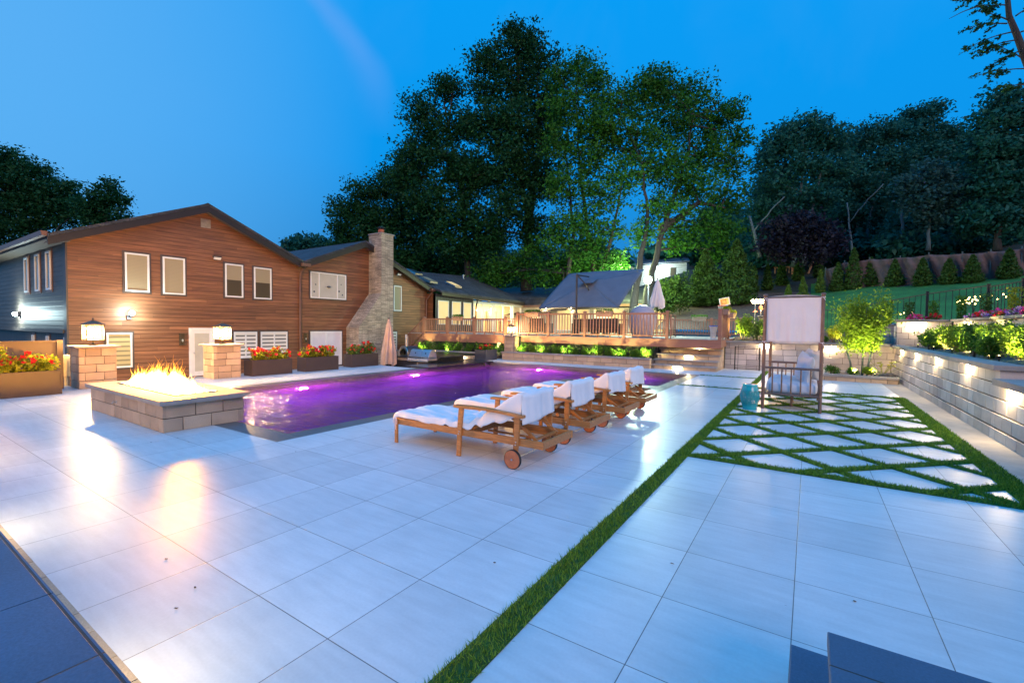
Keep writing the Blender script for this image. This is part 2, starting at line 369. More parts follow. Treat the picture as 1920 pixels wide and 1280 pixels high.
def leafmat(name, c, c2, trans=0.3):
    m, n, b = newmat(name)
    a = n.nodes.new('ShaderNodeAttribute'); a.attribute_name = 'tint'
    col = mixc(n, a.outputs['Fac'], c, c2)
    n.links.new(col, b.inputs['Base Color']); b.inputs['Roughness'].default_value = 0.6; b.inputs['Specular IOR Level'].default_value = 0.25
    t = n.nodes.new('ShaderNodeBsdfTranslucent'); n.links.new(col, t.inputs['Color'])
    x = n.nodes.new('ShaderNodeMixShader'); x.inputs[0].default_value = trans
    n.links.new(b.outputs[0], x.inputs[1]); n.links.new(t.outputs[0], x.inputs[2])
    n.links.new(x.outputs[0], n.nodes['Material Output'].inputs[0])
    return m
leafmat('leaf_maple', (0.010, 0.070, 0.008), (0.060, 0.21, 0.018))
leafmat('leaf_oak', (0.006, 0.045, 0.012), (0.022, 0.11, 0.030))
leafmat('leaf_far', (0.008, 0.078, 0.055), (0.03, 0.165, 0.115))
leafmat('leaf_spruce', (0.018, 0.07, 0.065), (0.04, 0.125, 0.115))
leafmat('leaf_purple', (0.010, 0.010, 0.022), (0.024, 0.024, 0.045))
leafmat('leaf_arbor', (0.025, 0.075, 0.014), (0.08, 0.16, 0.025))
leafmat('leaf_bush', (0.09, 0.19, 0.012), (0.27, 0.40, 0.03), 0.4)
leafmat('leaf_box', (0.035, 0.12, 0.010), (0.12, 0.27, 0.025), 0.35)
leafmat('leaf_yellow', (0.18, 0.24, 0.012), (0.42, 0.44, 0.03), 0.45)
leafmat('leaf_green', (0.06, 0.14, 0.02), (0.18, 0.28, 0.04), 0.35)
leafmat('petal_red', (0.55, 0.01, 0.01), (0.75, 0.03, 0.05), 0.25)
leafmat('petal_pink', (0.65, 0.02, 0.10), (0.75, 0.10, 0.45), 0.25)
leafmat('petal_purple', (0.30, 0.02, 0.35), (0.75, 0.55, 0.75), 0.25)
leafmat('turf', (0.055, 0.16, 0.016), (0.28, 0.46, 0.05), 0.35)
leafmat('straw', (0.5, 0.42, 0.28), (0.7, 0.62, 0.5), 0.2)

# pool water: clear, rippled
m, n, b = newmat('pool_water')
b.inputs['Base Color'].default_value = (0.55, 0.50, 0.85, 1); b.inputs['Roughness'].default_value = 0.03
b.inputs['IOR'].default_value = 1.33; b.inputs['Transmission Weight'].default_value = 1.0
t = n.nodes.new('ShaderNodeTexCoord'); mpp = n.nodes.new('ShaderNodeMapping'); mpp.inputs['Rotation'].default_value = (0, 0, R(-33)); mpp.inputs['Scale'].default_value = (0.55, 1.5, 1)
n.links.new(t.outputs['Object'], mpp.inputs['Vector'])
w1 = noise(n, 2.1, 3, mpp.outputs['Vector'], 0.5); w2 = noise(n, 8.0, 2, mpp.outputs['Vector'], 0.5)
bump(n, b, mth(n, 'ADD', w1, mth(n, 'MULTIPLY', w2, 0.45)), 1.0, 0.24)
vs_ = n.nodes.new('ShaderNodeVolumePrincipled'); vs_.inputs['Density'].default_value = 0.42; vs_.inputs['Color'].default_value = (0.42, 0.25, 0.8, 1); n.links.new(vs_.outputs[0], n.nodes['Material Output'].inputs['Volume'])
basic('pool_plaster', (0.035, 0.05, 0.20), 0.8, nscale=3, namp=0.15, bscale=60, bstr=0.3)

# flame
m, n, b = newmat('flame')
t = n.nodes.new('ShaderNodeAttribute'); t.attribute_name = 'tint'
rp = n.nodes.new('ShaderNodeValToRGB'); ee = rp.color_ramp.elements
ee[0].position = 0; ee[0].color = (1.0, 0.58, 0.12, 1); ee[1].position = 1; ee[1].color = (1.0, 0.30, 0.01, 1)
q = ee.new(0.62); q.color = (1.0, 0.55, 0.06, 1)
n.links.new(t.outputs['Fac'], rp.inputs[0])
em = n.nodes.new('ShaderNodeEmission'); n.links.new(rp.outputs[0], em.inputs['Color'])
n.links.new(mrange(n, t.outputs['Fac'], 0.5, 1, 3.4, 0.6), em.inputs['Strength'])
tr = n.nodes.new('ShaderNodeBsdfTransparent'); ad = n.nodes.new('ShaderNodeAddShader')
n.links.new(em.outputs[0], ad.inputs[0]); n.links.new(tr.outputs[0], ad.inputs[1]); n.links.new(ad.outputs[0], n.nodes['Material Output'].inputs[0])
emis('bulb_warm', (1.0, 0.80, 0.48), 14)
emis('bulb_step', (1.0, 0.84, 0.58), 9)
emis('bulb_spot', (1.0, 0.95, 0.30), 5)
emis('bulb_cool', (0.75, 0.95, 1.0), 40)
emis('bulb_flood', (0.72, 1.0, 0.95), 22)
emis('bulb_firefly', (1.0, 0.70, 0.22), 14)
emis('bulb_pool', (1.0, 0.25, 1.0), 22)

# ------------------------------------------------------------------ mesh helpers
class MB:
    def __init__(s): s.v = []; s.f = []; s.t = []
    def add(s, vs, fs, tint=None):
        o = len(s.v); s.v.extend([tuple(x) for x in vs])
        if tint is None: tint = random.random()
        for q in fs: s.f.append(tuple(i + o for i in q)); s.t.append(tint)
    def box(s, x0, y0, z0, x1, y1, z1, tint=None):
        if x0 > x1: x0, x1 = x1, x0
        if y0 > y1: y0, y1 = y1, y0
        if z0 > z1: z0, z1 = z1, z0
        s.add([(x0, y0, z0), (x1, y0, z0), (x1, y1, z0), (x0, y1, z0), (x0, y0, z1), (x1, y0, z1), (x1, y1, z1), (x0, y1, z1)],
              [(0, 3, 2, 1), (4, 5, 6, 7), (0, 1, 5, 4), (1, 2, 6, 5), (2, 3, 7, 6), (3, 0, 4, 7)], tint)
    def bar(s, a, b, w, h, up=(0, 0, 1), tint=None):
        a = Vector(a); b = Vector(b); d = (b - a).normalized(); u = Vector(up)
        if abs(d.dot(u)) > 0.98: u = Vector((1, 0, 0))
        sd_ = d.cross(u).normalized() * w / 2; u = sd_.cross(d).normalized() * h / 2
        vs = [p + i * sd_ + j * u for p in (a, b) for i, j in ((-1, -1), (1, -1), (1, 1), (-1, 1))]
        s.add(vs, [(0, 1, 2, 3), (7, 6, 5, 4), (0, 4, 5, 1), (1, 5, 6, 2), (2, 6, 7, 3), (3, 7, 4, 0)], tint)
    def tube(s, pts, rad, n=8, cap=True, tint=None):
        pts = [Vector(p) for p in pts]
        if isinstance(rad, (int, float)): rad = [rad] * len(pts)
        vs = []; prev = None
        for i, p in enumerate(pts):
            d = (pts[min(i + 1, len(pts) - 1)] - pts[max(i - 1, 0)])
            d = d.normalized() if d.length > 1e-9 else Vector((0, 0, 1))
            ref = prev if prev is not None else (Vector((0, 0, 1)) if abs(d.z) < 0.9 else Vector((1, 0, 0)))
            a = (ref - d * ref.dot(d)); a = a.normalized() if a.length > 1e-6 else d.orthogonal().normalized()
            prev = a; c = d.cross(a)
            for k in range(n):
                th = 2 * math.pi * k / n; vs.append(p + (a * math.cos(th) + c * math.sin(th)) * rad[i])
        fs = [(i * n + k, i * n + (k + 1) % n, (i + 1) * n + (k + 1) % n, (i + 1) * n + k) for i in range(len(pts) - 1) for k in range(n)]
        if cap: fs += [tuple(range(n))[::-1], tuple(range((len(pts) - 1) * n, len(pts) * n))]
        s.add(vs, fs, tint)
    def lathe(s, prof, c=(0, 0, 0), n=24, tint=None):
        vs = []
        for r, z in prof:
            for k in range(n):
                th = 2 * math.pi * k / n; vs.append((c[0] + r * math.cos(th), c[1] + r * math.sin(th), c[2] + z))
        fs = [(i * n + k, i * n + (k + 1) % n, (i + 1) * n + (k + 1) % n, (i + 1) * n + k) for i in range(len(prof) - 1) for k in range(n)]
        s.add(vs, fs, tint)
    def prism(s, poly, vec, tint=None):
        n = len(poly); v2 = [tuple(Vector(p) + Vector(vec)) for p in poly]
        s.add(list(poly) + v2, [tuple(range(n))[::-1], tuple(range(n, 2 * n))] + [(i, (i + 1) % n, n + (i + 1) % n, n + i) for i in range(n)], tint)
    def sphere(s, c, r, n=10, m=6, sz=1.0, tint=None):
        s.lathe([(max(1e-4, r * math.sin(math.pi * i / m)), -r * sz * math.cos(math.pi * i / m)) for i in range(m + 1)], c, n, tint)
    def grid(s, fn, nu, nv, tint=None):
        vs = [fn(i / nu, j / nv) for i in range(nu + 1) for j in range(nv + 1)]
        s.add(vs, [(i * (nv + 1) + j, (i + 1) * (nv + 1) + j, (i + 1) * (nv + 1) + j + 1, i * (nv + 1) + j + 1) for i in range(nu) for j in range(nv)], tint)
    def build(s, name, mat, parent=None, smooth=False, bevel=0.0, solid=0.0, sub=0):
        me = bpy.data.meshes.new(name)
        me.from_pydata(s.v, [], s.f)
        at = me.attributes.new('tint', 'FLOAT', 'FACE'); at.data.foreach_set('value', s.t)
        if smooth: me.polygons.foreach_set('use_smooth', [True] * len(me.polygons))
        me.materials.append(MATS[mat]); me.update()
        o = bpy.data.objects.new(name, me); COL.objects.link(o)
        if parent is not None: o.parent = parent
        if solid:
            md = o.modifiers.new('solid', 'SOLIDIFY'); md.thickness = solid; md.offset = 0
        if sub:
            md = o.modifiers.new('sub', 'SUBSURF'); md.levels = sub; md.render_levels = sub
        if bevel:
            md = o.modifiers.new('bevel', 'BEVEL'); md.width = bevel; md.segments = 2; md.limit_method = 'ANGLE'
        return o
def bx(name, mat, parent, x0, y0, z0, x1, y1, z1, bevel=0.0):
    b = MB(); b.box(x0, y0, z0, x1, y1, z1); return b.build(name, mat, parent, bevel=bevel)
def tag(o, label, cat, group=None):
    o['label'] = label; o['category'] = cat
    if group: o['group'] = group
    return o
def empty(name, label, cat, group=None, loc=(0, 0, 0), rz=0.0):
    o = bpy.data.objects.new(name, None); COL.objects.link(o); o.empty_display_size = 0.2
    o.location = loc; o.rotation_euler = (0, 0, rz)
    return tag(o, label, cat, group)
def struct(o): o['kind'] = 'structure'; return o
def copy_tree(o, parent=None):
    c = o.copy(); COL.objects.link(c); c.parent = parent
    for ch in list(o.children): copy_tree(ch, c)
    return c
def point(loc, power, col=(1, 0.72, 0.38), r=0.04, parent=None, name='light'):
    l = bpy.data.lights.new(name, 'POINT'); l.energy = power; l.color = col; l.shadow_soft_size = r
    o = bpy.data.objects.new(name, l); COL.objects.link(o); o.location = loc
    if parent: o.parent = parent
    return o
def spot(loc, target, power, col=(1, 0.72, 0.38), ang=90, blend=0.6, r=0.03, parent=None, name='light'):
    l = bpy.data.lights.new(name, 'SPOT'); l.energy = power; l.color = col; l.shadow_soft_size = r; l.spot_size = R(ang); l.spot_blend = blend
    o = bpy.data.objects.new(name, l); COL.objects.link(o); o.location = loc
    o.rotation_euler = (Vector(loc) - Vector(target)).to_track_quat('Z', 'Y').to_euler()
    if parent: o.parent = parent
    return o
ORD = ['first', 'second', 'third', 'fourth', 'fifth', 'sixth', 'seventh', 'eighth', 'ninth', 'tenth', 'eleventh', 'twelfth', 'thirteenth', 'fourteenth', 'fifteenth', 'sixteenth', 'seventeenth', 'eighteenth', 'nineteenth', 'twentieth']

# leaves: numpy batches of small folded quads
def leaf_mesh(name, mat, pts, size, parent=None, jit=0.6, flat=0.0, aspect=0.55, tint=None, droop=0.0):
    n = len(pts)
    d = rng.normal(size=(n, 3)); d[:, 2] = d[:, 2] * (1 - flat) - droop
    d /= np.linalg.norm(d, axis=1)[:, None]
    e_ = rng.normal(size=(n, 3)); e_[:, 2] *= (1 - flat)
    e_ -= d * (e_ * d).sum(1)[:, None]; e_ /= np.linalg.norm(e_, axis=1)[:, None] + 1e-9
    sz = size * (1 + jit * (rng.random(n) * 2 - 1))
    L = d * sz[:, None]; W = e_ * (sz * aspect)[:, None]
    p = np.asarray(pts, float)
    v = np.stack([p - L * 0.5, p + W * 0.5 - L * 0.05, p + L * 0.5, p - W * 0.5 - L * 0.05], 1).reshape(-1, 3)
    me = bpy.data.meshes.new(name)
    me.vertices.add(4 * n); me.vertices.foreach_set('co', v.ravel())
    me.loops.add(4 * n); me.loops.foreach_set('vertex_index', np.arange(4 * n, dtype=np.int32))
    me.polygons.add(n); me.polygons.foreach_set('loop_start', np.arange(0, 4 * n, 4, dtype=np.int32))
    try: me.polygons.foreach_set('loop_total', np.full(n, 4, dtype=np.int32))
    except Exception: pass
    me.update(calc_edges=True)
    at = me.attributes.new('tint', 'FLOAT', 'FACE')
    at.data.foreach_set('value', (rng.random(n) if tint is None else np.clip(tint, 0, 1)).astype(np.float32))
    me.materials.append(MATS[mat])
    o = bpy.data.objects.new(name, me); COL.objects.link(o)
    if parent: o.parent = parent
    return o
def lobe_points(lobes, dens, csize=0.42, per=7, squash=0.85):
    """leaf clusters through each lobe of a crown, thicker towards the skin, with whole patches missing"""
    P, T = [], []
    for (x, y, z, r) in lobes:
        nc = max(8, int(dens * 2.25 * r * r))
        u = rng.normal(size=(nc, 3)); u /= np.linalg.norm(u, axis=1)[:, None]
        rad = r * (0.10 + 0.90 * rng.random(nc) ** 0.5) * (1 + 0.16 * rng.normal(size=nc))
        # gaps: drop clusters where a cheap 3-D wave field is low
        ph = rng.random(3) * 6
        w = np.sin(u[:, 0] * 4.3 + ph[0]) + np.sin(u[:, 1] * 5.1 + ph[1]) + np.sin(u[:, 2] * 4.7 + ph[2])
        keep = w > -1.1
        u = u[keep]; rad = rad[keep]; w = w[keep]
        c = u * rad[:, None]; c[:, 2] *= squash
        c += np.array([x, y, z])
        q = c[:, None, :] + rng.normal(size=(len(c), per, 3)) * np.array([csize, csize, csize * 0.6]) * 0.6
        P.append(q.reshape(-1, 3))
        tt = 0.35 + 0.18 * w / 3 * 2 + 0.25 * rng.random(len(c))
        T.append(np.repeat(tt, per) + 0.25 * (rng.random(len(c) * per) - 0.5))
    return np.concatenate(P), np.concatenate(T)
def limb(mb, a, b, r0, r1, wob=0.12, n=7):
    a = Vector(a); b = Vector(b); L = (b - a).length
    pts = []
    for i in range(n + 1):
        t_ = i / n; p = a.lerp(b, t_)
        k = math.sin(t_ * math.pi) * wob * L * 0.35
        p += Vector((random.uniform(-1, 1), random.uniform(-1, 1), random.uniform(-0.5, 0.9))) * k * 0.5
        p.z += math.sin(t_ * math.pi) * 0.04 * L
        pts.append(p)
    mb.tube(pts, [r0 + (r1 - r0) * (i / n) ** 0.8 for i in range(n + 1)], 7)
    return pts
def tree(name, label, base, lobes, mat, dens=26, leaf=0.32, bark='bark', r0=0.3, group='tall trees behind the deck', trunks=None, per=7, csize=0.5, split=0.45, cat='tree', nl=None):
    o = empty(name, label, cat, group, loc=(0, 0, 0))
    mb = MB()
    cen = Vector((sum(l[0] for l in lobes) / len(lobes), sum(l[1] for l in lobes) / len(lobes), sum(l[2] for l in lobes) / len(lobes)))
    top = max(lobes, key=lambda l: l[2])
    if trunks is None:
        trunks = [[base, (cen.x, cen.y, base[2] + (cen.z - base[2]) * 0.75), (top[0], top[1], top[2])]]
    nodes = []
    for tr_ in trunks:
        pts = []
        for i in range(len(tr_) - 1):
            a, b_ = Vector(tr_[i]), Vector(tr_[i + 1])
            for k in range(5): pts.append(a.lerp(b_, k / 5) + Vector((random.uniform(-1, 1), random.uniform(-1, 1), 0)) * r0 * 0.35 * (i + k > 0))
        pts.append(Vector(tr_[-1]))
        N_ = len(pts)
        mb.tube(pts, [max(0.03, r0 * (1 - 0.85 * i / (N_ - 1))) * (1.35 if i == 0 else 1) for i in range(N_)], 9)
        nodes += pts[int(N_ * 0.3):-1]
    for l in lobes:
        c = Vector(l[:3])
        cand = [p for p in nodes if p.z < c.z + l[3] * 0.3] or nodes
        p = min(cand, key=lambda q_: (q_ - c).length + 0.5 * max(0, q_.z - c.z))
        pts = limb(mb, p, c, max(0.035, r0 * 0.3), 0.03)
        for _ in range(3):
            d = Vector((random.uniform(-1, 1), random.uniform(-1, 1), random.uniform(-0.3, 1))) * l[3] * 0.75
            limb(mb, pts[random.randint(3, 7)], c + d, max(0.02, r0 * 0.1), 0.012, n=4)
    mb.build('trunk', bark, o, smooth=True)
    P, T = lobe_points(lobes, dens, csize, int(per * 2.1))
    leaf_mesh('crown', mat, P, leaf * 0.68, o, flat=0.25, tint=T)
    return o
def bush(name, label, c, r, h, mat, n=900, leaf=0.05, group=None, cat='bush', stems=5, tips=0.0, lobes=5):
    o = empty(name, label, cat, group)
    mb = MB()
    for _ in range(stems):
        a = random.uniform(0, 6.28); q_ = random.uniform(0.2, 0.7)
        limb(mb, (c[0] + 0.04 * math.cos(a), c[1] + 0.04 * math.sin(a), c[2] - 0.01), (c[0] + r * q_ * math.cos(a), c[1] + r * q_ * math.sin(a), c[2] + h * 0.75), 0.012, 0.004, n=4)
    mb.build('stem', 'stem', o)
    lb = []
    for _ in range(lobes):
        a = random.uniform(0, 6.28); q_ = random.uniform(0.15, 0.55)
        lb.append((c[0] + r * q_ * math.cos(a), c[1] + r * q_ * math.sin(a), c[2] + h * random.uniform(0.35, 0.68), max(r, h / 2) * random.uniform(0.42, 0.62)))
    P = []
    for l in lb:
        k = n // lobes
        u = rng.normal(size=(k, 3)); u /= np.linalg.norm(u, axis=1)[:, None]
        P.append(np.array(l[:3]) + u * (l[3] * (0.3 + 0.7 * rng.random(k) ** 0.5) * (1 + 0.15 * rng.normal(size=k)))[:, None])
    if tips:
        for _ in range(int(14 * tips)):
            a = random.uniform(0, 6.28); b0 = np.array([c[0] + 0.5 * r * math.cos(a), c[1] + 0.5 * r * math.sin(a), c[2] + h * 0.6])
            e0 = b0 + np.array([random.uniform(-.5, .5) * r, random.uniform(-.5, .5) * r, h * random.uniform(0.3, 0.6)])
            t_ = rng.random(n // 30)[:, None]
            P.append(b0 + (e0 - b0) * t_ + rng.normal(size=(len(t_), 3)) * leaf * 0.7)
    P = np.concatenate(P); P = P[P[:, 2] > c[2] + 0.015]
    leaf_mesh('foliage', mat, P, leaf, o)
    return o
def conifer(name, label, c, r, h, mat, group, n=2600, leaf=0.09, cat='evergreen'):
    o = empty(name, label, cat, group)
    mb = MB(); mb.tube([c, (c[0], c[1], c[2] + h * 0.95)], [max(0.03, r * 0.09), 0.01], 6); mb.build('trunk', 'bark', o)
    t_ = rng.random(n) ** 1.35
    th = rng.random(n) * 6.283
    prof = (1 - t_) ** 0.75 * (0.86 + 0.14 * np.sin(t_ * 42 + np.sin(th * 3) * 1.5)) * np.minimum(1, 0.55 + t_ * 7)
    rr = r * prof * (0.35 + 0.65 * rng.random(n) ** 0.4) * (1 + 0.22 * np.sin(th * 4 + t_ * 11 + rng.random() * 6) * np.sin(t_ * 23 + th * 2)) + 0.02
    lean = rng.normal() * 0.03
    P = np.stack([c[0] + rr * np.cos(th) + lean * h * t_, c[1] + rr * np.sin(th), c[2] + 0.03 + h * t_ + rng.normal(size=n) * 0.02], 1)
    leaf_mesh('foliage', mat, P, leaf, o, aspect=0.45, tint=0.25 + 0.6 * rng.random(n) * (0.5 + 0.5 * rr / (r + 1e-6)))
    return o

# ------------------------------------------------------------------ block walls and caps
def courses(mb, p0, p1, z0, n, h, L, nrm, depth=0.2, setback=0.0, gap=0.007, back=True, jb=None, zlist=None):
    """courses of blocks along p0-p1 facing nrm"""
    a = Vector((*p0, 0)); b_ = Vector((*p1, 0)); d = b_ - a; T_ = d.length; d.normalize(); nn = Vector((*nrm, 0))
    for k in range(n):
        zz0 = z0 + k * h; zz1 = zz0 + h - gap
        s_ = -random.uniform(0, L) if k % 2 == 0 else -L * 0.5 - random.uniform(0, L * 0.3)
        while s_ < T_:
            l_ = L * random.choice((1, 1, 0.8, 1.25)); e0 = max(0, s_); e1 = min(T_, s_ + l_)
            if e1 - e0 > 0.04:
                off = -setback * k + random.uniform(-0.0015, 0.0015)
                A = a + d * (e0 + gap / 2) + nn * off; B = a + d * (e1 - gap / 2) + nn * off; q_ = -nn * depth
                c_ = 0.004
                vs = []
                for (P_, sgn) in ((A, 1), (B, -1)):
                    vs += [P_ + Vector((0, 0, zz0)) + q_, P_ + Vector((0, 0, zz0 + c_)) + d * sgn * c_ , P_ + Vector((0, 0, zz1 - c_)) + d * sgn * c_, P_ + Vector((0, 0, zz1)) + q_ * 0.03, P_ + Vector((0, 0, zz1)) + q_]
                fs = [(0, 1, 2, 3, 4), (9, 8, 7, 6, 5), (0, 5, 6, 1), (1, 6, 7, 2), (2, 7, 8, 3), (3, 8, 9, 4), (4, 9, 5, 0)]
                mb.add(vs, fs)
            s_ += l_
    if jb is not None:
        q0 = a - nn * (depth * 0.9); e_ = a - nn * (0.012 + setback * n)
        for k in range(n):
            o1 = -nn * (0.012 + setback * k)
            A = a + d * 0.012 + o1; B = b_ - d * 0.012 + o1; C = b_ - d * 0.012 - nn * depth; D = a + d * 0.012 - nn * depth
            jb.add([(*v.xy, z) for z in (z0 + k * h, z0 + (k + 1) * h - 0.006) for v in (A, B, C, D)],
                   [(0, 3, 2, 1), (4, 5, 6, 7), (0, 1, 5, 4), (1, 2, 6, 5), (2, 3, 7, 6), (3, 0, 4, 7)])
def caps(mb, p0, p1, z, t_, w, over, nrm, L=0.6):
    """capstones; w = total width, over = overhang past the face"""
    a = Vector((*p0, 0)); b_ = Vector((*p1, 0)); d = b_ - a; T_ = d.length; d.normalize(); nn = Vector((*nrm, 0))
    N_ = max(1, round(T_ / L)); l_ = T_ / N_
    for i in range(N_):
        A = a + d * (i * l_ + 0.002) + nn * over; B = a + d * ((i + 1) * l_ - 0.002) + nn * over; C = B - nn * w; D = A - nn * w
        zo = random.uniform(-0.0008, 0.0008)
        mb.add([(*v.xy, zz) for zz in (z + zo, z + t_ + zo) for v in (A, B, C, D)], [(0, 3, 2, 1), (4, 5, 6, 7), (0, 1, 5, 4), (1, 2, 6, 5), (2, 3, 7, 6), (3, 0, 4, 7)] if True else None)
def wall_thing(name, label, runs, cap_runs, mat='block', cat='wall', group=None, capmat='capstone'):
    o = empty(name, label, cat, group)
    mb, jb, cb = MB(), MB(), MB()
    for r_ in runs: courses(mb, jb=jb, **r_)
    mb.build('block_courses', mat, o); jb.build('mortar_backing', 'block_joint', o)
    for c_ in cap_runs: caps(cb, **c_)
    if cap_runs: cb.build('cap', capmat, o, bevel=0.006)
    return o

# ================================================================== SETTING: ground, patio, pool
GR = MB(); GR.box(-400, -300, -1.9, 400, 500, -1.7); struct(GR.build('ground', 'ground'))
def sm(t):
    t = max(0., min(1., t)); return t * t * (3 - 2 * t)
def hz(x, y):
    b_ = 1.02 + max(0., min(.5, (y - 19) * .08))
    yc = y if x > -8 else min(y, 33 + max(0, (x + 14) / 6) * 27)
    s_ = .25 * max(0., min(yc, 60) - 25) + .12 * max(0., yc - 60)
    s_ *= 1 - .75 * sm((-12 - x) / 18)
    s_ += .1 * max(0., min(x, 30)) * sm((y - 20) / 8)
    s_ += .45 * sm((x - 1.2) / 1.6) * (1 - sm((y - 22) / 8))
    return b_ + s_
xs = np.concatenate([np.arange(-90, -21, 3.0), np.arange(-21, 16, 0.5), np.arange(16, 91, 3.0)])
ys = np.concatenate([np.arange(18.95, 44, 0.5), np.arange(44, 160, 3.0)])
hillv = MB(); lawnv = MB(); woodv = MB()
def is_lawn(x, y):
    return x > 0.2 and y > 20.5 and y < 33.5 - 0.1 * x + max(0, (4 - x)) * 1.0 and y > 24.5 - 0.9 * (x - 0.6)
for lawn_flag, mbx in ((0, hillv), (1, lawnv), (2, woodv)):
    idx = {}
    def vid(i, j):
        if (i, j) not in idx:
            idx[(i, j)] = len(mbx.v); x, y = xs[i], ys[j]
            mbx.v.append((x, y, hz(x, y) + (0.06 * math.sin(x * 1.7 + y * 2.3) * math.cos(y * 1.1) if lawn_flag == 0 and y < 34 else 0.0)))
        return idx[(i, j)]
    for i in range(len(xs) - 1):
        for j in range(len(ys) - 1):
            cx_, cy_ = (xs[i] + xs[i + 1]) / 2, (ys[j] + ys[j + 1]) / 2
            if cx_ < -2.6 and cy_ < 24.2: continue
            if cx_ < -7.0 and cy_ < 30: continue
            if cx_ > 3.0 and cy_ < 19.9: continue
            if cx_ > 1.9 and cy_ < 20.4: continue
            kind_ = 1 if is_lawn(cx_, cy_) else (2 if cy_ > 34.5 else 0)
            if kind_ != lawn_flag: continue
            mbx.f.append((vid(i, j), vid(i + 1, j), vid(i + 1, j + 1), vid(i, j + 1))); mbx.t.append(0.5)
struct(hillv.build('hill', 'mulch', smooth=True)); struct(lawnv.build('lawn', 'lawn', smooth=True)); struct(woodv.build('forest_floor', 'forest_floor', smooth=True))

pl = MB()
for r_ in ((-16.6, 0.708, -1.225, 3.16), (-5.61, 3.16, -1.225, 9.55), (-2.9, 9.55, -1.225, 15.57), (-12.9, 15.57, -1.225, 18.7), (-16.6, -0.0, -1.9, 0.658)):
    pl.box(r_[0], r_[1], -0.6, r_[2], r_[3], 0.0, 0.5)
struct(pl.build('patio', 'paver_left'))
pr_ = MB(); pr_.box(-1.225, -6, -0.6, 1.74, 18.7, 0.0, 0.5); pr_.box(-1.9, -6, -0.6, -1.225, 0.72, 0.0, 0.5)
struct(pr_.build('patio', 'paver_right'))
pw = MB(); pw.box(-13.7, 3.16, -0.6, -11.38, 11.35, 0.0, 0.5); struct(pw.build('path', 'paver_walk'))
gb = MB(); gb.box(1.74, -6, -0.6, 2.26, 18.7, -0.004, 0.5); struct(gb.build('paved_edge', 'concrete'))
sc_ = MB(); x = -16.6
while x < -1.9:
    l_ = random.choice((0.3, 0.24, 0.3)); sc_.box(x + 0.003, 0.66, -0.5, x + l_ - 0.003, 0.706, 0.004); x += l_
struct(sc_.build('paved_border', 'block'))
lc = MB(); lc.box(-34, -12, -0.9, -13.7, 17.6, -0.62); lc.box(-13.7, 11.35, -0.9, -11.05, 15.57, -0.62); struct(lc.build('courtyard', 'concrete'))
ub = MB(); ub.box(-20, 17.6, -0.9, -2.65, 30, -0.1); struct(ub.build('earth_under_deck', 'ground'))

pool = empty('swimming_pool', 'in-ground pool with dark stone coping, pebble walls and purple lights under the water', 'pool')
cb = MB()
for r_ in ((-9.6, 3.16, -5.61, 3.49), (-5.93, 3.49, -5.61, 9.88), (-5.61, 9.55, -2.9, 9.88), (-3.23, 9.88, -2.9, 15.57), (-11.38, 15.23, -3.23, 15.57), (-11.38, 3.16, -11.05, 15.23)):
    cb.box(r_[0], r_[1], -0.07, r_[2], r_[3], 0.0, 0.5)
cb.build('coping', 'coping', pool, bevel=0.006)
pb = MB()
def wallq(x0, y0, x1, y1, z0, z1): pb.add([(x0, y0, z0), (x1, y1, z0), (x1, y1, z1), (x0, y0, z1)], [(0, 1, 2, 3)])
for z0, z1 in ((-1.4, -0.07),):
    for s_ in ((-11.03, 3.51, -5.95, 3.51), (-5.95, 3.51, -5.95, 9.9), (-5.95, 9.9, -3.25, 9.9), (-3.25, 9.9, -3.25, 15.21), (-3.25, 15.21, -11.03, 15.21), (-11.03, 15.21, -11.03, 3.51)):
        wallq(*s_, z0, z1)
pb.build('pebble_wall', 'pebble', pool)
pf = MB(); pf.add([(-11.03, 3.51, -1.25), (-5.95, 3.51, -1.25), (-5.95, 15.21, -1.35), (-11.03, 15.21, -1.35)], [(0, 1, 2, 3)])
pf.add([(-5.95, 9.9, -0.75), (-3.25, 9.9, -0.75), (-3.25, 15.21, -0.75), (-5.95, 15.21, -0.75)], [(0, 1, 2, 3)])
pf.add([(-5.95, 9.9, -0.75), (-5.95, 15.21, -0.75), (-5.95, 15.21, -1.35), (-5.95, 9.9, -1.35)], [(0, 1, 2, 3)])
pf.build('pool_floor', 'pool_plaster', pool)
dv = MB(); dv.box(-5.9, 11.4, -0.06, -3.25, 11.95, -0.015); dv.build('divider_coping', 'coping', pool, bevel=0.005)
dv = MB(); dv.box(-5.88, 11.44, -1.3, -3.26, 11.91, -0.06); dv.build('divider_wall', 'pebble', pool)
ww = MB(); zw = -0.135
wp = [(-11.04, 3.50), (-5.94, 3.50), (-5.94, 9.89), (-3.24, 9.89), (-3.24, 15.22), (-5.94, 15.22), (-11.04, 15.22)]
ww.add([(x, y, zw) for x, y in wp] + [(x, y, -1.45) for x, y in wp], [(0, 1, 2, 5, 6), (2, 3, 4, 5), (13, 12, 9, 8, 7), (12, 11, 10, 9)] + [(i, (i + 1) % 7, 7 + (i + 1) % 7, 7 + i) for i in range(7)])
wo_ = ww.build('water', 'pool_water'); bmw = bmesh.new(); bmw.from_mesh(wo_.data); bmesh.ops.recalc_face_normals(bmw, faces=bmw.faces[:]); bmw.to_mesh(wo_.data); bmw.free(); struct(wo_)
def pool_light(x, y, nx, ny, col, pw):
    mb = MB(); mb.tube([(x, y, -0.30), (x + 0.03 * nx, y + 0.03 * ny, -0.30)], 0.10, 16)
    o = mb.build('pool_lamp', 'bulb_pool', pool)
    point((x + 0.13 * nx, y + 0.13 * ny, -0.30), pw * 1.5, col, 0.05, pool)
MAG = (1.0, 0.05, 0.95)
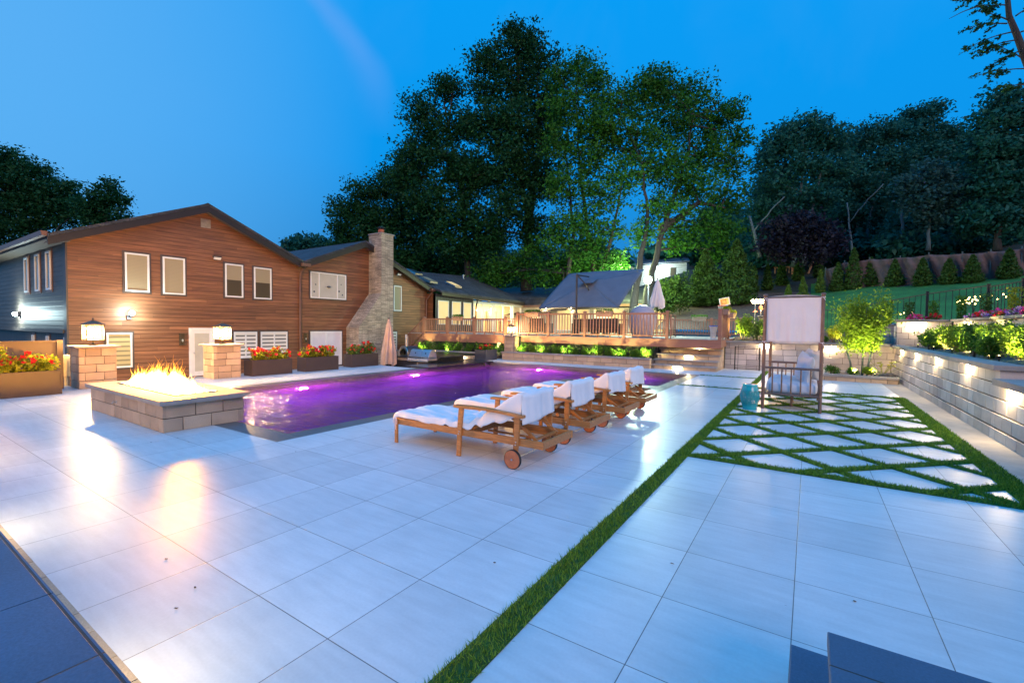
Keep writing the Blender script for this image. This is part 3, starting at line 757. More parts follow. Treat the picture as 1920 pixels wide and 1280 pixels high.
pool_light(-11.03, 6.9, 1, 0, MAG, 560); pool_light(-11.03, 10.9, 1, 0, MAG, 560); pool_light(-8.6, 15.21, 0, -1, MAG, 560)
pool_light(-5.0, 15.21, 0, -1, MAG, 120)
pool_light(-5.95, 5.6, -1, 0, (0.12, 0.05, 1.0), 50); pool_light(-5.95, 8.4, -1, 0, (0.12, 0.05, 1.0), 40); pool_light(-8.5, 3.51, 0, 1, (0.2, 0.05, 1.0), 60)  # violet near-side lamps, added to tint the water

# ------------------------------------------------------------------ artificial turf strips
strips = []     # (p0, p1, half width)
strips.append(((-1.225, 0.9), (-1.225, 18.4), 0.075))
strips.append(((-1.225, 5.62), (1.78, 5.62), 0.08)); strips.append(((-1.225, 13.1), (1.78, 13.1), 0.08)); strips.append(((1.70, 5.5), (1.70, 13.15), 0.11))
strips.append(((-2.9, 12.47), (-1.225, 12.47), 0.05)); strips.append(((-2.9, 15.5), (-1.225, 15.5), 0.05))
def clip(px, py, dx, dy, x0=-1.22, x1=1.72, y0=5.62, y1=13.1):
    t0, t1 = -1e9, 1e9
    for p_, d_, a, b_ in ((px, dx, x0, x1), (py, dy, y0, y1)):
        ta, tb = (a - p_) / d_, (b_ - p_) / d_
        t0 = max(t0, min(ta, tb)); t1 = min(t1, max(ta, tb))
    return (t0, t1) if t1 - t0 > 0.05 else None
for k in range(-8, 16):
    q_ = clip(0, 6.19 + 1.03 * k, 1, -1)
    if q_: strips.append(((q_[0], 6.19 + 1.03 * k - q_[0]), (q_[1], 6.19 + 1.03 * k - q_[1]), 0.066))
    q_ = clip(0, 7.71 + 1.03 * (k - 5), 1, 1)
    if q_: strips.append(((q_[0], 7.71 + 1.03 * (k - 5) + q_[0]), (q_[1], 7.71 + 1.03 * (k - 5) + q_[1]), 0.066))
tb_ = MB(); pts = []; zb = 0.004
for k_, ((x0, y0), (x1, y1), hw) in enumerate(strips):
    d = Vector((x1 - x0, y1 - y0, 0)); L_ = d.length; d.normalize(); nn = Vector((-d.y, d.x, 0)); a = Vector((x0, y0, 0.0022 + 0.00005 * k_)); b_ = a + d * L_
    tb_.add([a + nn * hw, a - nn * hw, b_ - nn * hw, b_ + nn * hw], [(0, 1, 2, 3)])
    near = max(0.4, min(y0, y1))
    seg = max(1, int(L_ / 0.5))
    for s_ in range(seg):
        ym = y0 + (y1 - y0) * (s_ + 0.5) / seg
        dn = 12000 if ym < 3.2 else (7500 if ym < 6.5 else (5000 if ym < 10 else 3000))
        c_ = int(dn * 2 * hw * L_ / seg)
        tt = (s_ + rng.random(c_)) / seg * L_; ww_ = (rng.random(c_) * 2 - 1) * hw * 1.02
        pts.append(np.stack([x0 + d.x * tt + nn.x * ww_, y0 + d.y * tt + nn.y * ww_, np.full(c_, max(0.7, ym))], 1))
P = np.concatenate(pts); n_ = len(P)
hgt = 0.031 * (0.65 + 0.6 * rng.random(n_)); lean = rng.normal(size=(n_, 2)) * 0.014
wd = 0.0016 + 0.00055 * np.clip(P[:, 2], 0, 13) * 0.8
th = rng.random(n_) * 6.283
vx = np.stack([np.stack([P[:, 0] - wd * np.cos(th), P[:, 1] - wd * np.sin(th), np.full(n_, 0.003)], 1),
               np.stack([P[:, 0] + wd * np.cos(th), P[:, 1] + wd * np.sin(th), np.full(n_, 0.003)], 1),
               np.stack([P[:, 0] + lean[:, 0], P[:, 1] + lean[:, 1], hgt], 1)], 1).reshape(-1, 3)
me = bpy.data.meshes.new('artificial_grass'); me.vertices.add(3 * n_); me.vertices.foreach_set('co', vx.ravel())
me.loops.add(3 * n_); me.loops.foreach_set('vertex_index', np.arange(3 * n_, dtype=np.int32)); me.polygons.add(n_)
me.polygons.foreach_set('loop_start', np.arange(0, 3 * n_, 3, dtype=np.int32)); me.update(calc_edges=True)
at = me.attributes.new('tint', 'FLOAT', 'FACE'); at.data.foreach_set('value', (rng.random(n_) ** 1.6).astype(np.float32)); me.materials.append(MATS['turf'])
turf = bpy.data.objects.new('artificial_grass', me); COL.objects.link(turf)
tag(turf, 'short green turf blades in the lattice and strips between patio slabs', 'grass'); turf['kind'] = 'stuff'
struct(tb_.build('turf_backing', 'turf_base'))
# fallen leaves and specks
def debris(x, y, s_, k):
    mb = MB(); a = random.uniform(0, 6.28)
    pts_ = [(x + s_ * r_ * math.cos(a + t_), y + s_ * 0.6 * r_ * math.sin(a + t_), 0.002 + random.uniform(0, 0.004)) for t_, r_ in ((0, 1), (0.9, 0.6), (2.2, 0.8), (3.3, 1.1), (4.3, 0.5), (5.4, 0.8))]
    mb.add(pts_, [(0, 1, 2), (0, 2, 3), (0, 3, 4), (0, 4, 5)])
    o = mb.build('fallen_leaf', 'mulch')
    tag(o, 'small dry curled leaf lying on the pale patio slabs', 'leaf', 'dry leaves scattered on the patio')
for u_ in ((-6.83,2.25,0), (-6.83,2.53,0), (-6.47,2.52,0), (-5.51,2.53,0), (-5,3.04,0), (-4.97,4.36,0), (-2.14,11.32,0), (-2.27,11.11,0), (-2.26,9.13,0), (-3.37,1.18,0), (-2.87,1.14,0), (-2.74,1,0), (-1.63,2.32,0), (-0.69,2.95,0), (0.25,3.11,0), (-1.41,15.37,0), (1.51,6.32,0)):
    debris(u_[0], u_[1], 0.014, 0)

# ================================================================== MASONRY
def step_light(x, y, z, nx, ny, w=0.16, power=4, group='lights under the wall caps', label=None, h=0.05, drop=0.25, glow=(1, 0.74, 0.40)):
    o = empty('step_light', label or 'slim warm light fixed under the wall cap', 'light', group)
    tx, ty = -ny, nx
    mb = MB()
    def bo(a0, a1, d0, d1, z0, z1):
        xs_ = [x + tx * a + nx * d for a in (a0, a1) for d in (d0, d1)]; ys_ = [y + ty * a + ny * d for a in (a0, a1) for d in (d0, d1)]
        return (min(xs_), min(ys_), z0, max(xs_), max(ys_), z1)
    mb.box(*bo(-w / 2, w / 2, -0.01, 0.030, z + h, z + h + 0.014)); mb.build('hood', 'lantern_metal', o)
    mb = MB(); mb.box(*bo(-w / 2 + 0.005, w / 2 - 0.005, 0.002, 0.020, z, z + h)); mb.build('lens', 'bulb_step', o)
    if power: point((x + nx * 0.045, y + ny * 0.045, z - 0.03), power * 2.2, glow, 0.02, o)
    return o
# right retaining wall
wall_thing('retaining_wall', 'long stepped block retaining wall with bluish caps along the right edge of the patio', 
    [dict(p0=(2.2, 18.9), p1=(2.2, 9.2), z0=-0.05, n=5, h=0.2, L=0.36, nrm=(-1, 0), setback=0.03),
     dict(p0=(2.2, 9.2), p1=(2.2, 1.0), z0=-0.05, n=4, h=0.2, L=0.36, nrm=(-1, 0), setback=0.03),
     dict(p0=(2.28, 9.2), p1=(5.2, 9.2), z0=0.75, n=1, h=0.2, L=0.45, nrm=(0, -1))],
    [dict(p0=(2.2, 18.98), p1=(2.2, 9.14), z=0.95, t_=0.075, w=0.36, over=0.0, nrm=(-1, 0), L=0.62),
     dict(p0=(2.56, 9.2), p1=(5.2, 9.2), z=0.95, t_=0.075, w=0.34, over=0.06, nrm=(0, -1)),
     dict(p0=(2.2, 9.1), p1=(2.2, 1.0), z=0.75, t_=0.09, w=0.36, over=0.02, nrm=(-1, 0))], 'block_gray', group='stone block walls')
lb_ = MB(); lb_.box(2.52, 1, 0.2, 6.2, 9.05, 0.80); struct(lb_.build('landing', 'concrete'))
labs = ['farthest slim warm light under the right wall cap, by the corner planter', 'second-farthest slim warm light under the right wall cap', 'middle slim warm light under the right wall cap', 'fourth slim warm light under the right wall cap, beside the cap corner', 'nearest and lowest slim warm light under the right wall cap']
for (y_, z_, pw_), lb in zip(((17.63, 0.905, 7), (15.41, 0.905, 7), (13.14, 0.905, 7), (10.84, 0.905, 7), (8.7, 0.705, 8)), labs):
    step_light(2.312 if z_ > 0.8 else 2.282, y_, z_, -1, 0, power=pw_ * 2.2, label=lb)
# back wall with the gate leaning on it
wall_thing('retaining_wall', 'block retaining wall behind the daybed, between the steps and the corner planter',
    [dict(p0=(-2.65, 18.7), p1=(2.5, 18.7), z0=-0.05, n=5, h=0.205, L=0.42, nrm=(0, -1), setback=0.03)],
    [dict(p0=(-2.65, 18.7), p1=(2.16, 18.7), z=0.975, t_=0.075, w=0.34, over=0.06, nrm=(0, -1))], 'block_gray', group='stone block walls')
step_light(-1.33, 18.812, 0.90, 0, -1, w=0.34, power=16, label='slim warm light under the back wall cap, left of the daybed')
step_light(0.62, 18.812, 0.90, 0, -1, w=0.34, power=16, label='slim warm light under the back wall cap, right of the daybed')
# corner planter wall
wall_thing('planter_wall', 'knee-low block kerb of the corner planter under the small tree',
    [dict(p0=(0.28, 16.4), p1=(2.1, 16.4), z0=-0.05, n=1, h=0.17, L=0.36, nrm=(0, -1)), dict(p0=(0.28, 18.6), p1=(0.28, 16.42), z0=-0.05, n=1, h=0.17, L=0.36, nrm=(-1, 0))],
    [dict(p0=(0.24, 16.4), p1=(2.12, 16.4), z=0.12, t_=0.065, w=0.28, over=0.04, nrm=(0, -1)), dict(p0=(0.28, 18.6), p1=(0.28, 16.66), z=0.12, t_=0.065, w=0.28, over=0.04, nrm=(-1, 0))], 'block', group='stone block walls')
sb_ = MB(); sb_.box(0.5, 16.6, -0.1, 2.15, 18.62, 0.10); struct(sb_.build('planting_soil', 'gravel_bed'))
# low wall in front of the deck bushes
wall_thing('garden_wall', 'long low block wall in front of the lit bushes below the deck',
    [dict(p0=(-11.45, 16.7), p1=(-4.87, 16.7), z0=-0.05, n=2, h=0.178, L=0.46, nrm=(0, -1)), dict(p0=(-11.45, 17.6), p1=(-11.45, 16.72), z0=-0.05, n=2, h=0.178, L=0.46, nrm=(-1, 0))],
    [dict(p0=(-11.49, 16.7), p1=(-4.87, 16.7), z=0.306, t_=0.065, w=0.3, over=0.04, nrm=(0, -1)), dict(p0=(-11.45, 17.6), p1=(-11.45, 16.98), z=0.306, t_=0.065, w=0.3, over=0.04, nrm=(-1, 0))], 'block', group='stone block walls')
sb_ = MB(); sb_.box(-11.3, 16.9, -0.1, -4.87, 17.75, 0.29); sb_.box(-19, 16.9, -0.6, -12.0, 17.9, 0.12); struct(sb_.build('planting_soil', 'gravel_bed'))
wall_thing('garden_wall', 'short low gray wall with one lamp between the grill and the dark flower box',
    [dict(p0=(-15.6, 16.6), p1=(-12.0, 16.6), z0=-0.3, n=3, h=0.17, L=0.5, nrm=(0, -1))],
    [dict(p0=(-15.6, 16.6), p1=(-12.0, 16.6), z=0.21, t_=0.06, w=0.3, over=0.04, nrm=(0, -1))], 'block_gray', group='stone block walls')
step_light(-13.55, 16.55, 0.07, 0, -1, w=0.2, power=4, label='small warm light on the short gray wall behind the grill', h=0.05)
# stone steps to the deck
st = empty('stone_steps', 'five block steps with bluish treads and three built-in lights rising to the deck', 'steps')
zt = (0.165, 0.34, 0.53, 0.72, 0.90)
rb, tb2, jb2 = MB(), MB(), MB()
for i, z_ in enumerate(zt):
    yf = 16.93 + 0.35 * i; z0 = 0 if i == 0 else zt[i - 1]
    courses(rb, (-4.85 , yf), (-2.67, yf), z0 - 0.06 * (i == 0), 1, z_ - 0.055 - z0 + 0.06 * (i == 0), 0.42, (0, -1), depth=0.4)
    caps(tb2, (-4.9, yf), (-2.65, yf), z_ - 0.055, 0.055, 0.42, 0.035, (0, -1), L=0.75)
courses(rb, (-2.66, 16.95), (-2.66, 18.6), -0.05, 1, 0.17, 0.4, (1, 0), depth=0.2)
for i in range(4): courses(rb, (-2.66, 17.3 + 0.35 * i), (-2.66, 18.66), zt[i] - 0.055, 1, zt[i + 1] - zt[i], 0.4, (1, 0), depth=0.2)
rb.build('riser', 'block', st); tb2.build('tread', 'capstone', st, bevel=0.008)
for i, lb in ((0, 'bottom light under the lowest tread of the stone steps'), (2, 'middle light in the stone steps'), (4, 'top light under the highest tread of the stone steps')):
    step_light(-3.95 + 0.12 * i, 16.93 + 0.35 * i, zt[i] - 0.10, 0, -1, w=0.34, power=13, label=lb, group='lights in the stone steps')
# terrace at the camera
wall_thing('terrace_wall', 'dark blue stone topped terrace edge at the lower left corner', [dict(p0=(-16, 0.36), p1=(-0.92, 0.36), z0=-0.05, n=3, h=0.2, L=0.4, nrm=(0, 1))], [], 'block_gray')
tt_ = MB()
for i in range(12):
    x0 = -0.9 - (i + 1) * 1.17; tt_.box(x0 + 0.003, -1.0, 0.55, x0 + 1.167, 0.41, 0.602); tt_.box(x0 + 0.003, -4.0, 0.55, x0 + 1.167, -1.006, 0.602)
tt_.box(-14.9, -4, -0.3, -0.92, 0.1, 0.545)
o = struct(tt_.build('terrace_paving', 'bluestone'))
for x_, lb in ((-4.75, 'left bright light under the dark terrace edge, shining on the slabs'), (-2.25, 'right bright light under the dark terrace edge, shining on the slabs'), (-7.3, 'far left light under the dark terrace edge')):
    step_light(x_, 0.37, 0.50, 0, 1, w=0.3, power=0, label=lb, group='lights under the terrace edge')
    spot((x_, 0.46, 0.44), (x_, 0.95, 0.0), 20, (1, 0.77, 0.45), 150, 0.6, 0.05)
ss_ = empty('garden_steps', 'two dark stone steps at the lower right corner of the patio', 'steps')
q = MB(); q.box(-0.03, 1.2, 0.11, 4, 2.24, 0.165); q.build('lower_tread', 'bluestone', ss_, bevel=0.004)
q = MB(); q.box(0.085, -1.2, 0.35, 4, 2.0, 0.40); q.build('upper_tread', 'bluestone', ss_, bevel=0.004)
q = MB(); q.box(0.0, 1.24, 0, 4, 2.2, 0.11); q.box(0.115, -1.2, 0.0, 4, 1.97, 0.35); q.build('riser', 'block', ss_)

sb_ = MB(); sb_.box(2.25, 18.95, 0.3, 3.9, 19.62, 0.955); sb_.box(1.8, 18.98, 0.3, 2.249, 20.25, 1.06); sb_.box(1.85, 20.42, 0.3, 4.1, 21.0, 1.55); struct(sb_.build('planting_soil', 'gravel_bed'))
# right-hand beds: soil, flower wall
sb_ = MB(); sb_.grid(lambda u, v: (2.5 + 1.35 * u, 9.3 + 10.6 * v, 0.93 + 0.30 * u + 0.03 * math.sin(v * 40 + u * 9)), 10, 60); struct(sb_.build('planting_soil', 'gravel_bed', smooth=True))
sb_ = MB(); sb_.box(3.95, 9.3, 0.8, 9, 20.0, 1.80); sb_.box(2.6, 19.75, 0.8, 3.95, 20.9, 1.78); struct(sb_.build('planting_soil', 'gravel_bed'))
wall_thing('flower_wall', 'upper block wall topped by pink and purple flowers above the right bed',
    [dict(p0=(3.75, 19.6), p1=(3.75, 9.3), z0=0.85, n=5, h=0.19, L=0.42, nrm=(-1, 0), setback=0.01), dict(p0=(2.42, 19.6), p1=(3.75, 19.6), z0=0.85, n=5, h=0.19, L=0.42, nrm=(0, -1), setback=0.01)],
    [dict(p0=(3.75, 19.62), p1=(3.75, 9.3), z=1.80, t_=0.07, w=0.32, over=0.05, nrm=(-1, 0)), dict(p0=(2.36, 19.6), p1=(3.68, 19.6), z=1.80, t_=0.07, w=0.32, over=0.05, nrm=(0, -1))], 'block_gray', group='stone block walls')
wall_thing('stepped_wall', 'short gray block wall stepping down behind the small lit tree',
    [dict(p0=(1.9, 20.2), p1=(2.5, 20.2), z0=0.9, n=4, h=0.19, L=0.42, nrm=(0, -1)), dict(p0=(2.4, 20.2), p1=(2.4, 19.7), z0=0.9, n=4, h=0.19, L=0.42, nrm=(-1, 0))],
    [dict(p0=(1.88, 20.2), p1=(2.42, 20.2), z=1.66, t_=0.06, w=0.3, over=0.04, nrm=(0, -1))], 'block_gray', group='stone block walls')
step_light(2.9, 19.55, 1.735, 0, -1, w=0.5, power=14, label='wide warm light under the flower wall cap, facing the patio', h=0.03)
step_light(3.70, 17.9, 1.735, -1, 0, w=0.2, power=7, label='small warm light under the flower wall cap, above the bed of shrubs', h=0.04)

# ================================================================== FIRE PIT, PILLARS, LANTERNS
fp = empty('fire_pit', 'low rectangular block fire pit with a burning gas flame on its slab top', 'fire pit')
mb, jb = MB(), MB()
X0, X1, Y0, Y1 = -10.22, -7.27, 2.53, 3.58
for a in (dict(p0=(X0, Y0), p1=(X1, Y0), nrm=(0, -1)), dict(p0=(X1, Y0), p1=(X1, Y1), nrm=(1, 0)), dict(p0=(X1, Y1), p1=(X0, Y1), nrm=(0, 1)), dict(p0=(X0, Y1), p1=(X0, Y0), nrm=(-1, 0))):
    courses(mb, z0=0.0, n=2, h=0.19, L=0.36, depth=0.12, jb=jb, **a)
mb.build('block_courses', 'block', fp); jb.build('mortar_backing', 'block_joint', fp)
mb = MB()
cx0, cx1, cy0, cy1 = X0 - 0.06, X1 + 0.09, Y0 - 0.06, Y1 + 0.06
tx0, tx1, ty0, ty1 = -9.85, -7.62, 2.82, 3.32
for b_ in ((cx0, cy0, cx1, ty0), (cx0, ty1, cx1, cy1), (cx0, ty0 + 0.002, tx0, ty1 - 0.002), (tx1, ty0 + 0.002, cx1, ty1 - 0.002)): mb.box(b_[0], b_[1], 0.38, b_[2], b_[3], 0.445, 0.6)
mb.build('slab_top', 'capstone', fp)
mb = MB(); mb.box(tx0 - 0.03, ty0 - 0.03, 0.446, tx1 + 0.03, ty0 + 0.02, 0.462); mb.box(tx0 - 0.03, ty1 - 0.02, 0.446, tx1 + 0.03, ty1 + 0.03, 0.462); mb.box(tx0 - 0.03, ty0 + 0.021, 0.446, tx0 + 0.02, ty1 - 0.021, 0.462); mb.box(tx1 - 0.02, ty0 + 0.021, 0.446, tx1 + 0.03, ty1 - 0.021, 0.462)
mb.box(tx0, ty0, 0.36, tx1, ty1, 0.40); mb.build('burner_tray', 'steel', fp)
mb = MB()
for _ in range(420):
    x, y = random.uniform(tx0 + 0.03, tx1 - 0.03), random.uniform(ty0 + 0.03, ty1 - 0.03); r_ = random.uniform(0.012, 0.022); mb.sphere((x, y, 0.405 + r_ * 0.8 + random.uniform(0, 0.03)), r_, 5, 4)
gm = mb.build('fire_glass', 'concrete', fp, smooth=True); gm['kind'] = 'stuff'
mb = MB(); 
fl_v, fl_f, fl_t = [], [], []
def flame_tongue(x, y, z, h, r, lean):
    n_, m_ = 7, 8; o0 = len(fl_v); ph = random.uniform(0, 6)
    for i in range(m_ + 1):
        t_ = i / m_; rr = r * (math.sin(min(1, t_ * 1.25 + 0.25) * math.pi) * 0.9 + 0.15 * (1 - t_)) * (1 - t_) ** 0.35 + 0.001
        cx_ = x + lean[0] * t_ ** 1.5 * h + 0.10 * h * math.sin(t_ * 6 + ph) * t_; cy_ = y + lean[1] * t_ ** 1.5 * h + 0.08 * h * math.cos(t_ * 5 + ph) * t_
        for k in range(n_): a = 6.283 * k / n_; fl_v.append((cx_ + rr * math.cos(a), cy_ + rr * 0.7 * math.sin(a), z + h * t_))
    for i in range(m_):
        for k in range(n_):
            fl_f.append((o0 + i * n_ + k, o0 + i * n_ + (k + 1) % n_, o0 + (i + 1) * n_ + (k + 1) % n_, o0 + (i + 1) * n_ + k)); fl_t.append(min(1, max(0, (i / m_) * 1.25 * (h / 0.36) ** 0.4 - 0.10)))
for i in range(120):
    t_ = random.random(); x = tx0 + 0.0 + (tx1 - tx0 - 0.05) * t_
    env = 0.29 + 0.20 * math.exp(-((t_ - 0.55) / 0.16) ** 2) + 0.12 * math.exp(-((t_ - 0.22) / 0.1) ** 2) + 0.10 * math.exp(-((t_ - 0.84) / 0.1) ** 2)
    edge = min(1, 5 * min(t_, 1 - t_) + 0.35)
    flame_tongue(x, random.uniform(ty0 + 0.12, ty1 - 0.12), 0.42, env * edge * random.uniform(0.6, 1.15) + 0.02, random.uniform(0.09, 0.16), (random.uniform(-0.3, 0.5), random.uniform(-0.2, 0.2)))
for i in range(18):
    t_ = random.random(); x = tx0 + 0.0 + (tx1 - tx0 - 0.05) * t_
    env = 0.27 + 0.22 * math.exp(-((t_ - 0.55) / 0.2) ** 2)
    flame_tongue(x, random.uniform(ty0 + 0.15, ty1 - 0.15), 0.44, env * random.uniform(0.8, 1.15), random.uniform(0.018, 0.035), (random.uniform(-0.3, 0.6), random.uniform(-0.2, 0.2)))
mb.v, mb.f, mb.t = fl_v, fl_f, fl_t
mb.build('flames', 'flame', fp, smooth=True)
for x_ in (-9.3, -8.7, -8.1): point((x_, 3.07, 0.60), 600, (1, 0.40, 0.018), 0.12, fp)
mb = MB(); kx, kz = -9.0, 0.25
mb.tube([(kx, Y0, kz), (kx, Y0 - 0.04, kz)], 0.012, 8); mb.tube([(kx - 0.03, Y0 - 0.045, kz - 0.02), (kx + 0.03, Y0 - 0.045, kz + 0.02)], 0.008, 6); mb.tube([(kx, Y0, kz), (kx, Y0 - 0.006, kz)], 0.025, 12); mb.build('gas_key', 'steel', fp)

def lantern(x, y, z, label, s=1.0, power=70, group='lit lanterns on pillars', w=0.16, h=0.34):
    o = empty('lantern', label, 'lantern', group, (x, y, z))
    mb = MB(); mb.lathe([(0.001, 0), (0.085 * s, 0), (0.085 * s, 0.012), (0.03 * s, 0.03), (0.018 * s, 0.05), (0.018 * s, 0.12 * s), (0.001, 0.12 * s)], n=16); mb.build('base', 'lantern_metal', o, smooth=False)
    z0 = 0.12 * s; z1 = z0 + h * s; a = w * s
    mb = MB(); mb.box(-a, -a, z0, a, a, z0 + 0.015)
    for sx in (-1, 1):
        for sy in (-1, 1): mb.box(sx * a - sx * 0.015, sy * a - sy * 0.015, z0 + 0.015, sx * a, sy * a, z1)
    for q_ in ((-a, -a, a, -a + 0.012), (-a, a - 0.012, a, a), (-a, -a + 0.013, -a + 0.012, a - 0.013), (a - 0.012, -a + 0.013, a, a - 0.013)): mb.box(q_[0], q_[1], z1, q_[2], q_[3], z1 + 0.014)
    mb.build('frame', 'lantern_metal', o)
    mb = MB(); b2 = a - 0.006
    for (p0, p1) in (((-b2, -b2), (b2, -b2)), ((b2, -b2), (b2, b2)), ((b2, b2), (-b2, b2)), ((-b2, b2), (-b2, -b2))):
        mb.add([(*p0, z0 + 0.015), (*p1, z0 + 0.015), (*p1, z1), (*p0, z1)], [(0, 1, 2, 3)])
    mb.build('glass', 'glass_sheet', o)
    mb = MB(); e_ = a + 0.03
    mb.add([(-e_, -e_, z1 + 0.016), (e_, -e_, z1 + 0.016), (e_, e_, z1 + 0.016), (-e_, e_, z1 + 0.016), (-0.04, -0.04, z1 + 0.10 * s), (0.04, -0.04, z1 + 0.10 * s), (0.04, 0.04, z1 + 0.10 * s), (-0.04, 0.04, z1 + 0.10 * s)],
           [(0, 3, 2, 1), (4, 5, 6, 7), (0, 1, 5, 4), (1, 2, 6, 5), (2, 3, 7, 6), (3, 0, 4, 7)])
    mb.lathe([(0.03, z1 + 0.1 * s), (0.02, z1 + 0.12 * s), (0.028, z1 + 0.14 * s), (0.001, z1 + 0.17 * s)], n=10); mb.build('roof', 'lantern_metal', o)
    mb = MB()
    for k in range(3):
        th_ = 2.09 * k + 0.4; mb.sphere((0.055 * s * math.cos(th_), 0.055 * s * math.sin(th_), z0 + 0.17 * s), 0.042 * s, 10, 8, 1.9)
    mb.build('bulb', 'bulb_warm', o, smooth=True)
    point((0, 0, z0 + 0.17 * s), power, (1, 0.60, 0.22), 0.16, o)
    return o
def pillar(x0, x1, y0, y1, h, label, zb_=0.0, mat='block', L=0.33):
    o = empty('stone_pillar', label, 'pillar', 'block pillars with lanterns')
    mb, jb = MB(), MB(); n_ = round((h - 0.05 - zb_) / 0.175); hh = (h - 0.05 - zb_) / n_
    for a in (dict(p0=(x0, y0), p1=(x1, y0), nrm=(0, -1)), dict(p0=(x1, y0), p1=(x1, y1), nrm=(1, 0)), dict(p0=(x1, y1), p1=(x0, y1), nrm=(0, 1)), dict(p0=(x0, y1), p1=(x0, y0), nrm=(-1, 0))):
        courses(mb, z0=zb_, n=n_, h=hh, L=L, depth=0.1, jb=jb, **a)
    mb.build('block_courses', mat, o); jb.build('mortar_backing', 'block_joint', o)
    mb = MB(); mb.box(x0 - 0.07, y0 - 0.07, h - 0.05, x1 + 0.07, y1 + 0.07, h, 0.5); mb.build('cap', 'capstone', o, bevel=0.008)
    return o
pillar(-14.0, -13.4, 3.13, 3.78, 0.95, 'block pillar behind the fire pit, the nearer to the camera')
lantern(-13.72, 3.46, 0.95, 'glowing square lantern on the block pillar left of the fire', power=1050)
pillar(-13.82, -13.22, 5.75, 6.44, 0.92, 'block pillar between the white door and the first flower box by the pool')
lantern(-13.5, 6.1, 0.92, 'glowing square lantern on the pillar in front of the white door', power=1150)
pillar(-11.5, -11.02, 16.95, 17.42, 1.09, 'narrow block pillar at the end of the low wall, against the deck')
lantern(-11.27, 17.17, 1.09, 'glowing square lantern on the narrow pillar by the deck railing', power=380, s=0.85)
pillar(-1.75, -1.15, 21.0, 21.6, 2.05, 'gray block pillar behind the daybed canopy', zb_=0.9)
lantern(-1.42, 21.15, 2.05, 'glowing lantern on the gray pillar half hidden by the daybed canopy', power=380, w=0.13, h=0.4)

# ================================================================== HOUSE
house = empty('house', 'two-gabled wood-sided house with a stone chimney and a lit sunroom wing', 'house')
XF = -20.0
def wallpoly(name, mat, pts, parent=house, thick=(-0.25, 0, 0)):
    mb = MB(); mb.prism(pts, thick); return mb.build(name, mat, parent)
wallpoly('front_wall', 'siding_brown', [(XF, 4.45, -0.65), (XF, 12.36, -0.65), (XF, 12.36, 4.20), (XF, 8.37, 5.84), (XF, 4.45, 4.14)])
wallpoly('front_wall', 'siding_brown', [(XF, 12.362, -0.65), (XF, 20.85, -0.65), (XF, 20.85, 3.72), (XF, 15.85, 5.64), (XF, 12.362, 4.20)])
wallpoly('side_wall', 'siding_gray', [(XF - 0.25, 4.45, 1.22), (-34, 4.45, 1.22), (-34, 4.45, 4.35), (XF - 0.25, 4.45, 4.15)], thick=(0, 0.2, 0))
wallpoly('side_wall', 'siding_dark', [(XF - 0.25, 4.62, -0.65), (-34, 4.62, -0.65), (-34, 4.62, 1.1), (XF - 0.25, 4.62, 1.1)], thick=(0, 0.2, 0))
bx('water_table', 'brown_trim', house, -34, 4.36, 1.10, XF - 0.255, 4.66, 1.215)
bx('corner_board', 'brown_trim', house, XF - 0.3, 4.40, -0.65, XF + 0.01, 4.447, 4.14)
def roof_side(name, ya, za, yb, zb2, x0, x1, mat='shingles', th_=0.10, parent=house):
    mb = MB(); mb.prism([(x1, ya, za), (x1, yb, zb2), (x1, yb, zb2 + th_), (x1, ya, za + th_)], (x0 - x1, 0, 0)); return mb.build(name, mat, parent)
def rake(ya, za, yb, zb2, x=XF + 0.42, h=0.24, mat='fascia_dark'):
    mb = MB(); mb.prism([(x, ya, za - h), (x, yb, zb2 - h), (x, yb, zb2), (x, ya, za)], (-0.035, 0, 0)); return mb.build('rake_board', mat, house)
for (ya, za, yb, zb2) in ((3.92, 4.14, 8.37, 6.08), (8.37, 6.08, 12.36, 4.36), (12.36, 4.36, 15.85, 5.86), (15.85, 5.86, 20.98, 3.78)):
    za -= 0.07; zb2 -= 0.09; roof_side('roof', ya, za + 0.005, yb, zb2 + 0.005, -34, XF + 0.44); rake(ya, za, yb, zb2)
    mb = MB(); mb.prism([(XF + 0.38, ya, za - 0.16), (XF + 0.38, yb, zb2 - 0.16), (XF + 0.38, yb, zb2 - 0.13), (XF + 0.38, ya, za - 0.13)], (-0.38, 0, 0)); mb.build('soffit', 'soffit', house)
mb = MB(); mb.prism([(-34, 3.80, 4.10), (-34, 3.93, 4.10), (-34, 3.93, 4.24), (-34, 3.77, 4.24)], (14.4, 0, 0)); mb.build('gutter', 'gutter_brown', house)
bx('eave_soffit', 'soffit', house, -34, 3.93, 4.02, XF + 0.38, 4.45, 4.05)
bx('eave_fascia', 'fascia_dark', house, -34, 3.932, 4.055, XF + 0.38, 3.96, 4.14)
mb = MB(); mb.box(XF + 0.05, 12.20, 4.14, XF + 0.55, 12.62, 4.28); mb.tube([(XF + 0.40, 12.42, 4.15), (XF + 0.12, 12.40, 3.9), (XF + 0.07, 12.38, 3.6), (XF + 0.07, 12.38, -0.5)], 0.05, 8); mb.build('downspout', 'gutter_brown', house)
mb = MB(); mb.box(XF + 0.42, 20.7, 3.6, XF + 0.58, 21.1, 3.74); mb.tube([(XF + 0.48, 20.9, 3.62), (XF + 0.25, 20.8, 3.3), (XF + 0.07, 20.72, 3.05), (XF + 0.07, 20.72, 1.1)], 0.05, 8); mb.build('downspout', 'gutter_brown', house)
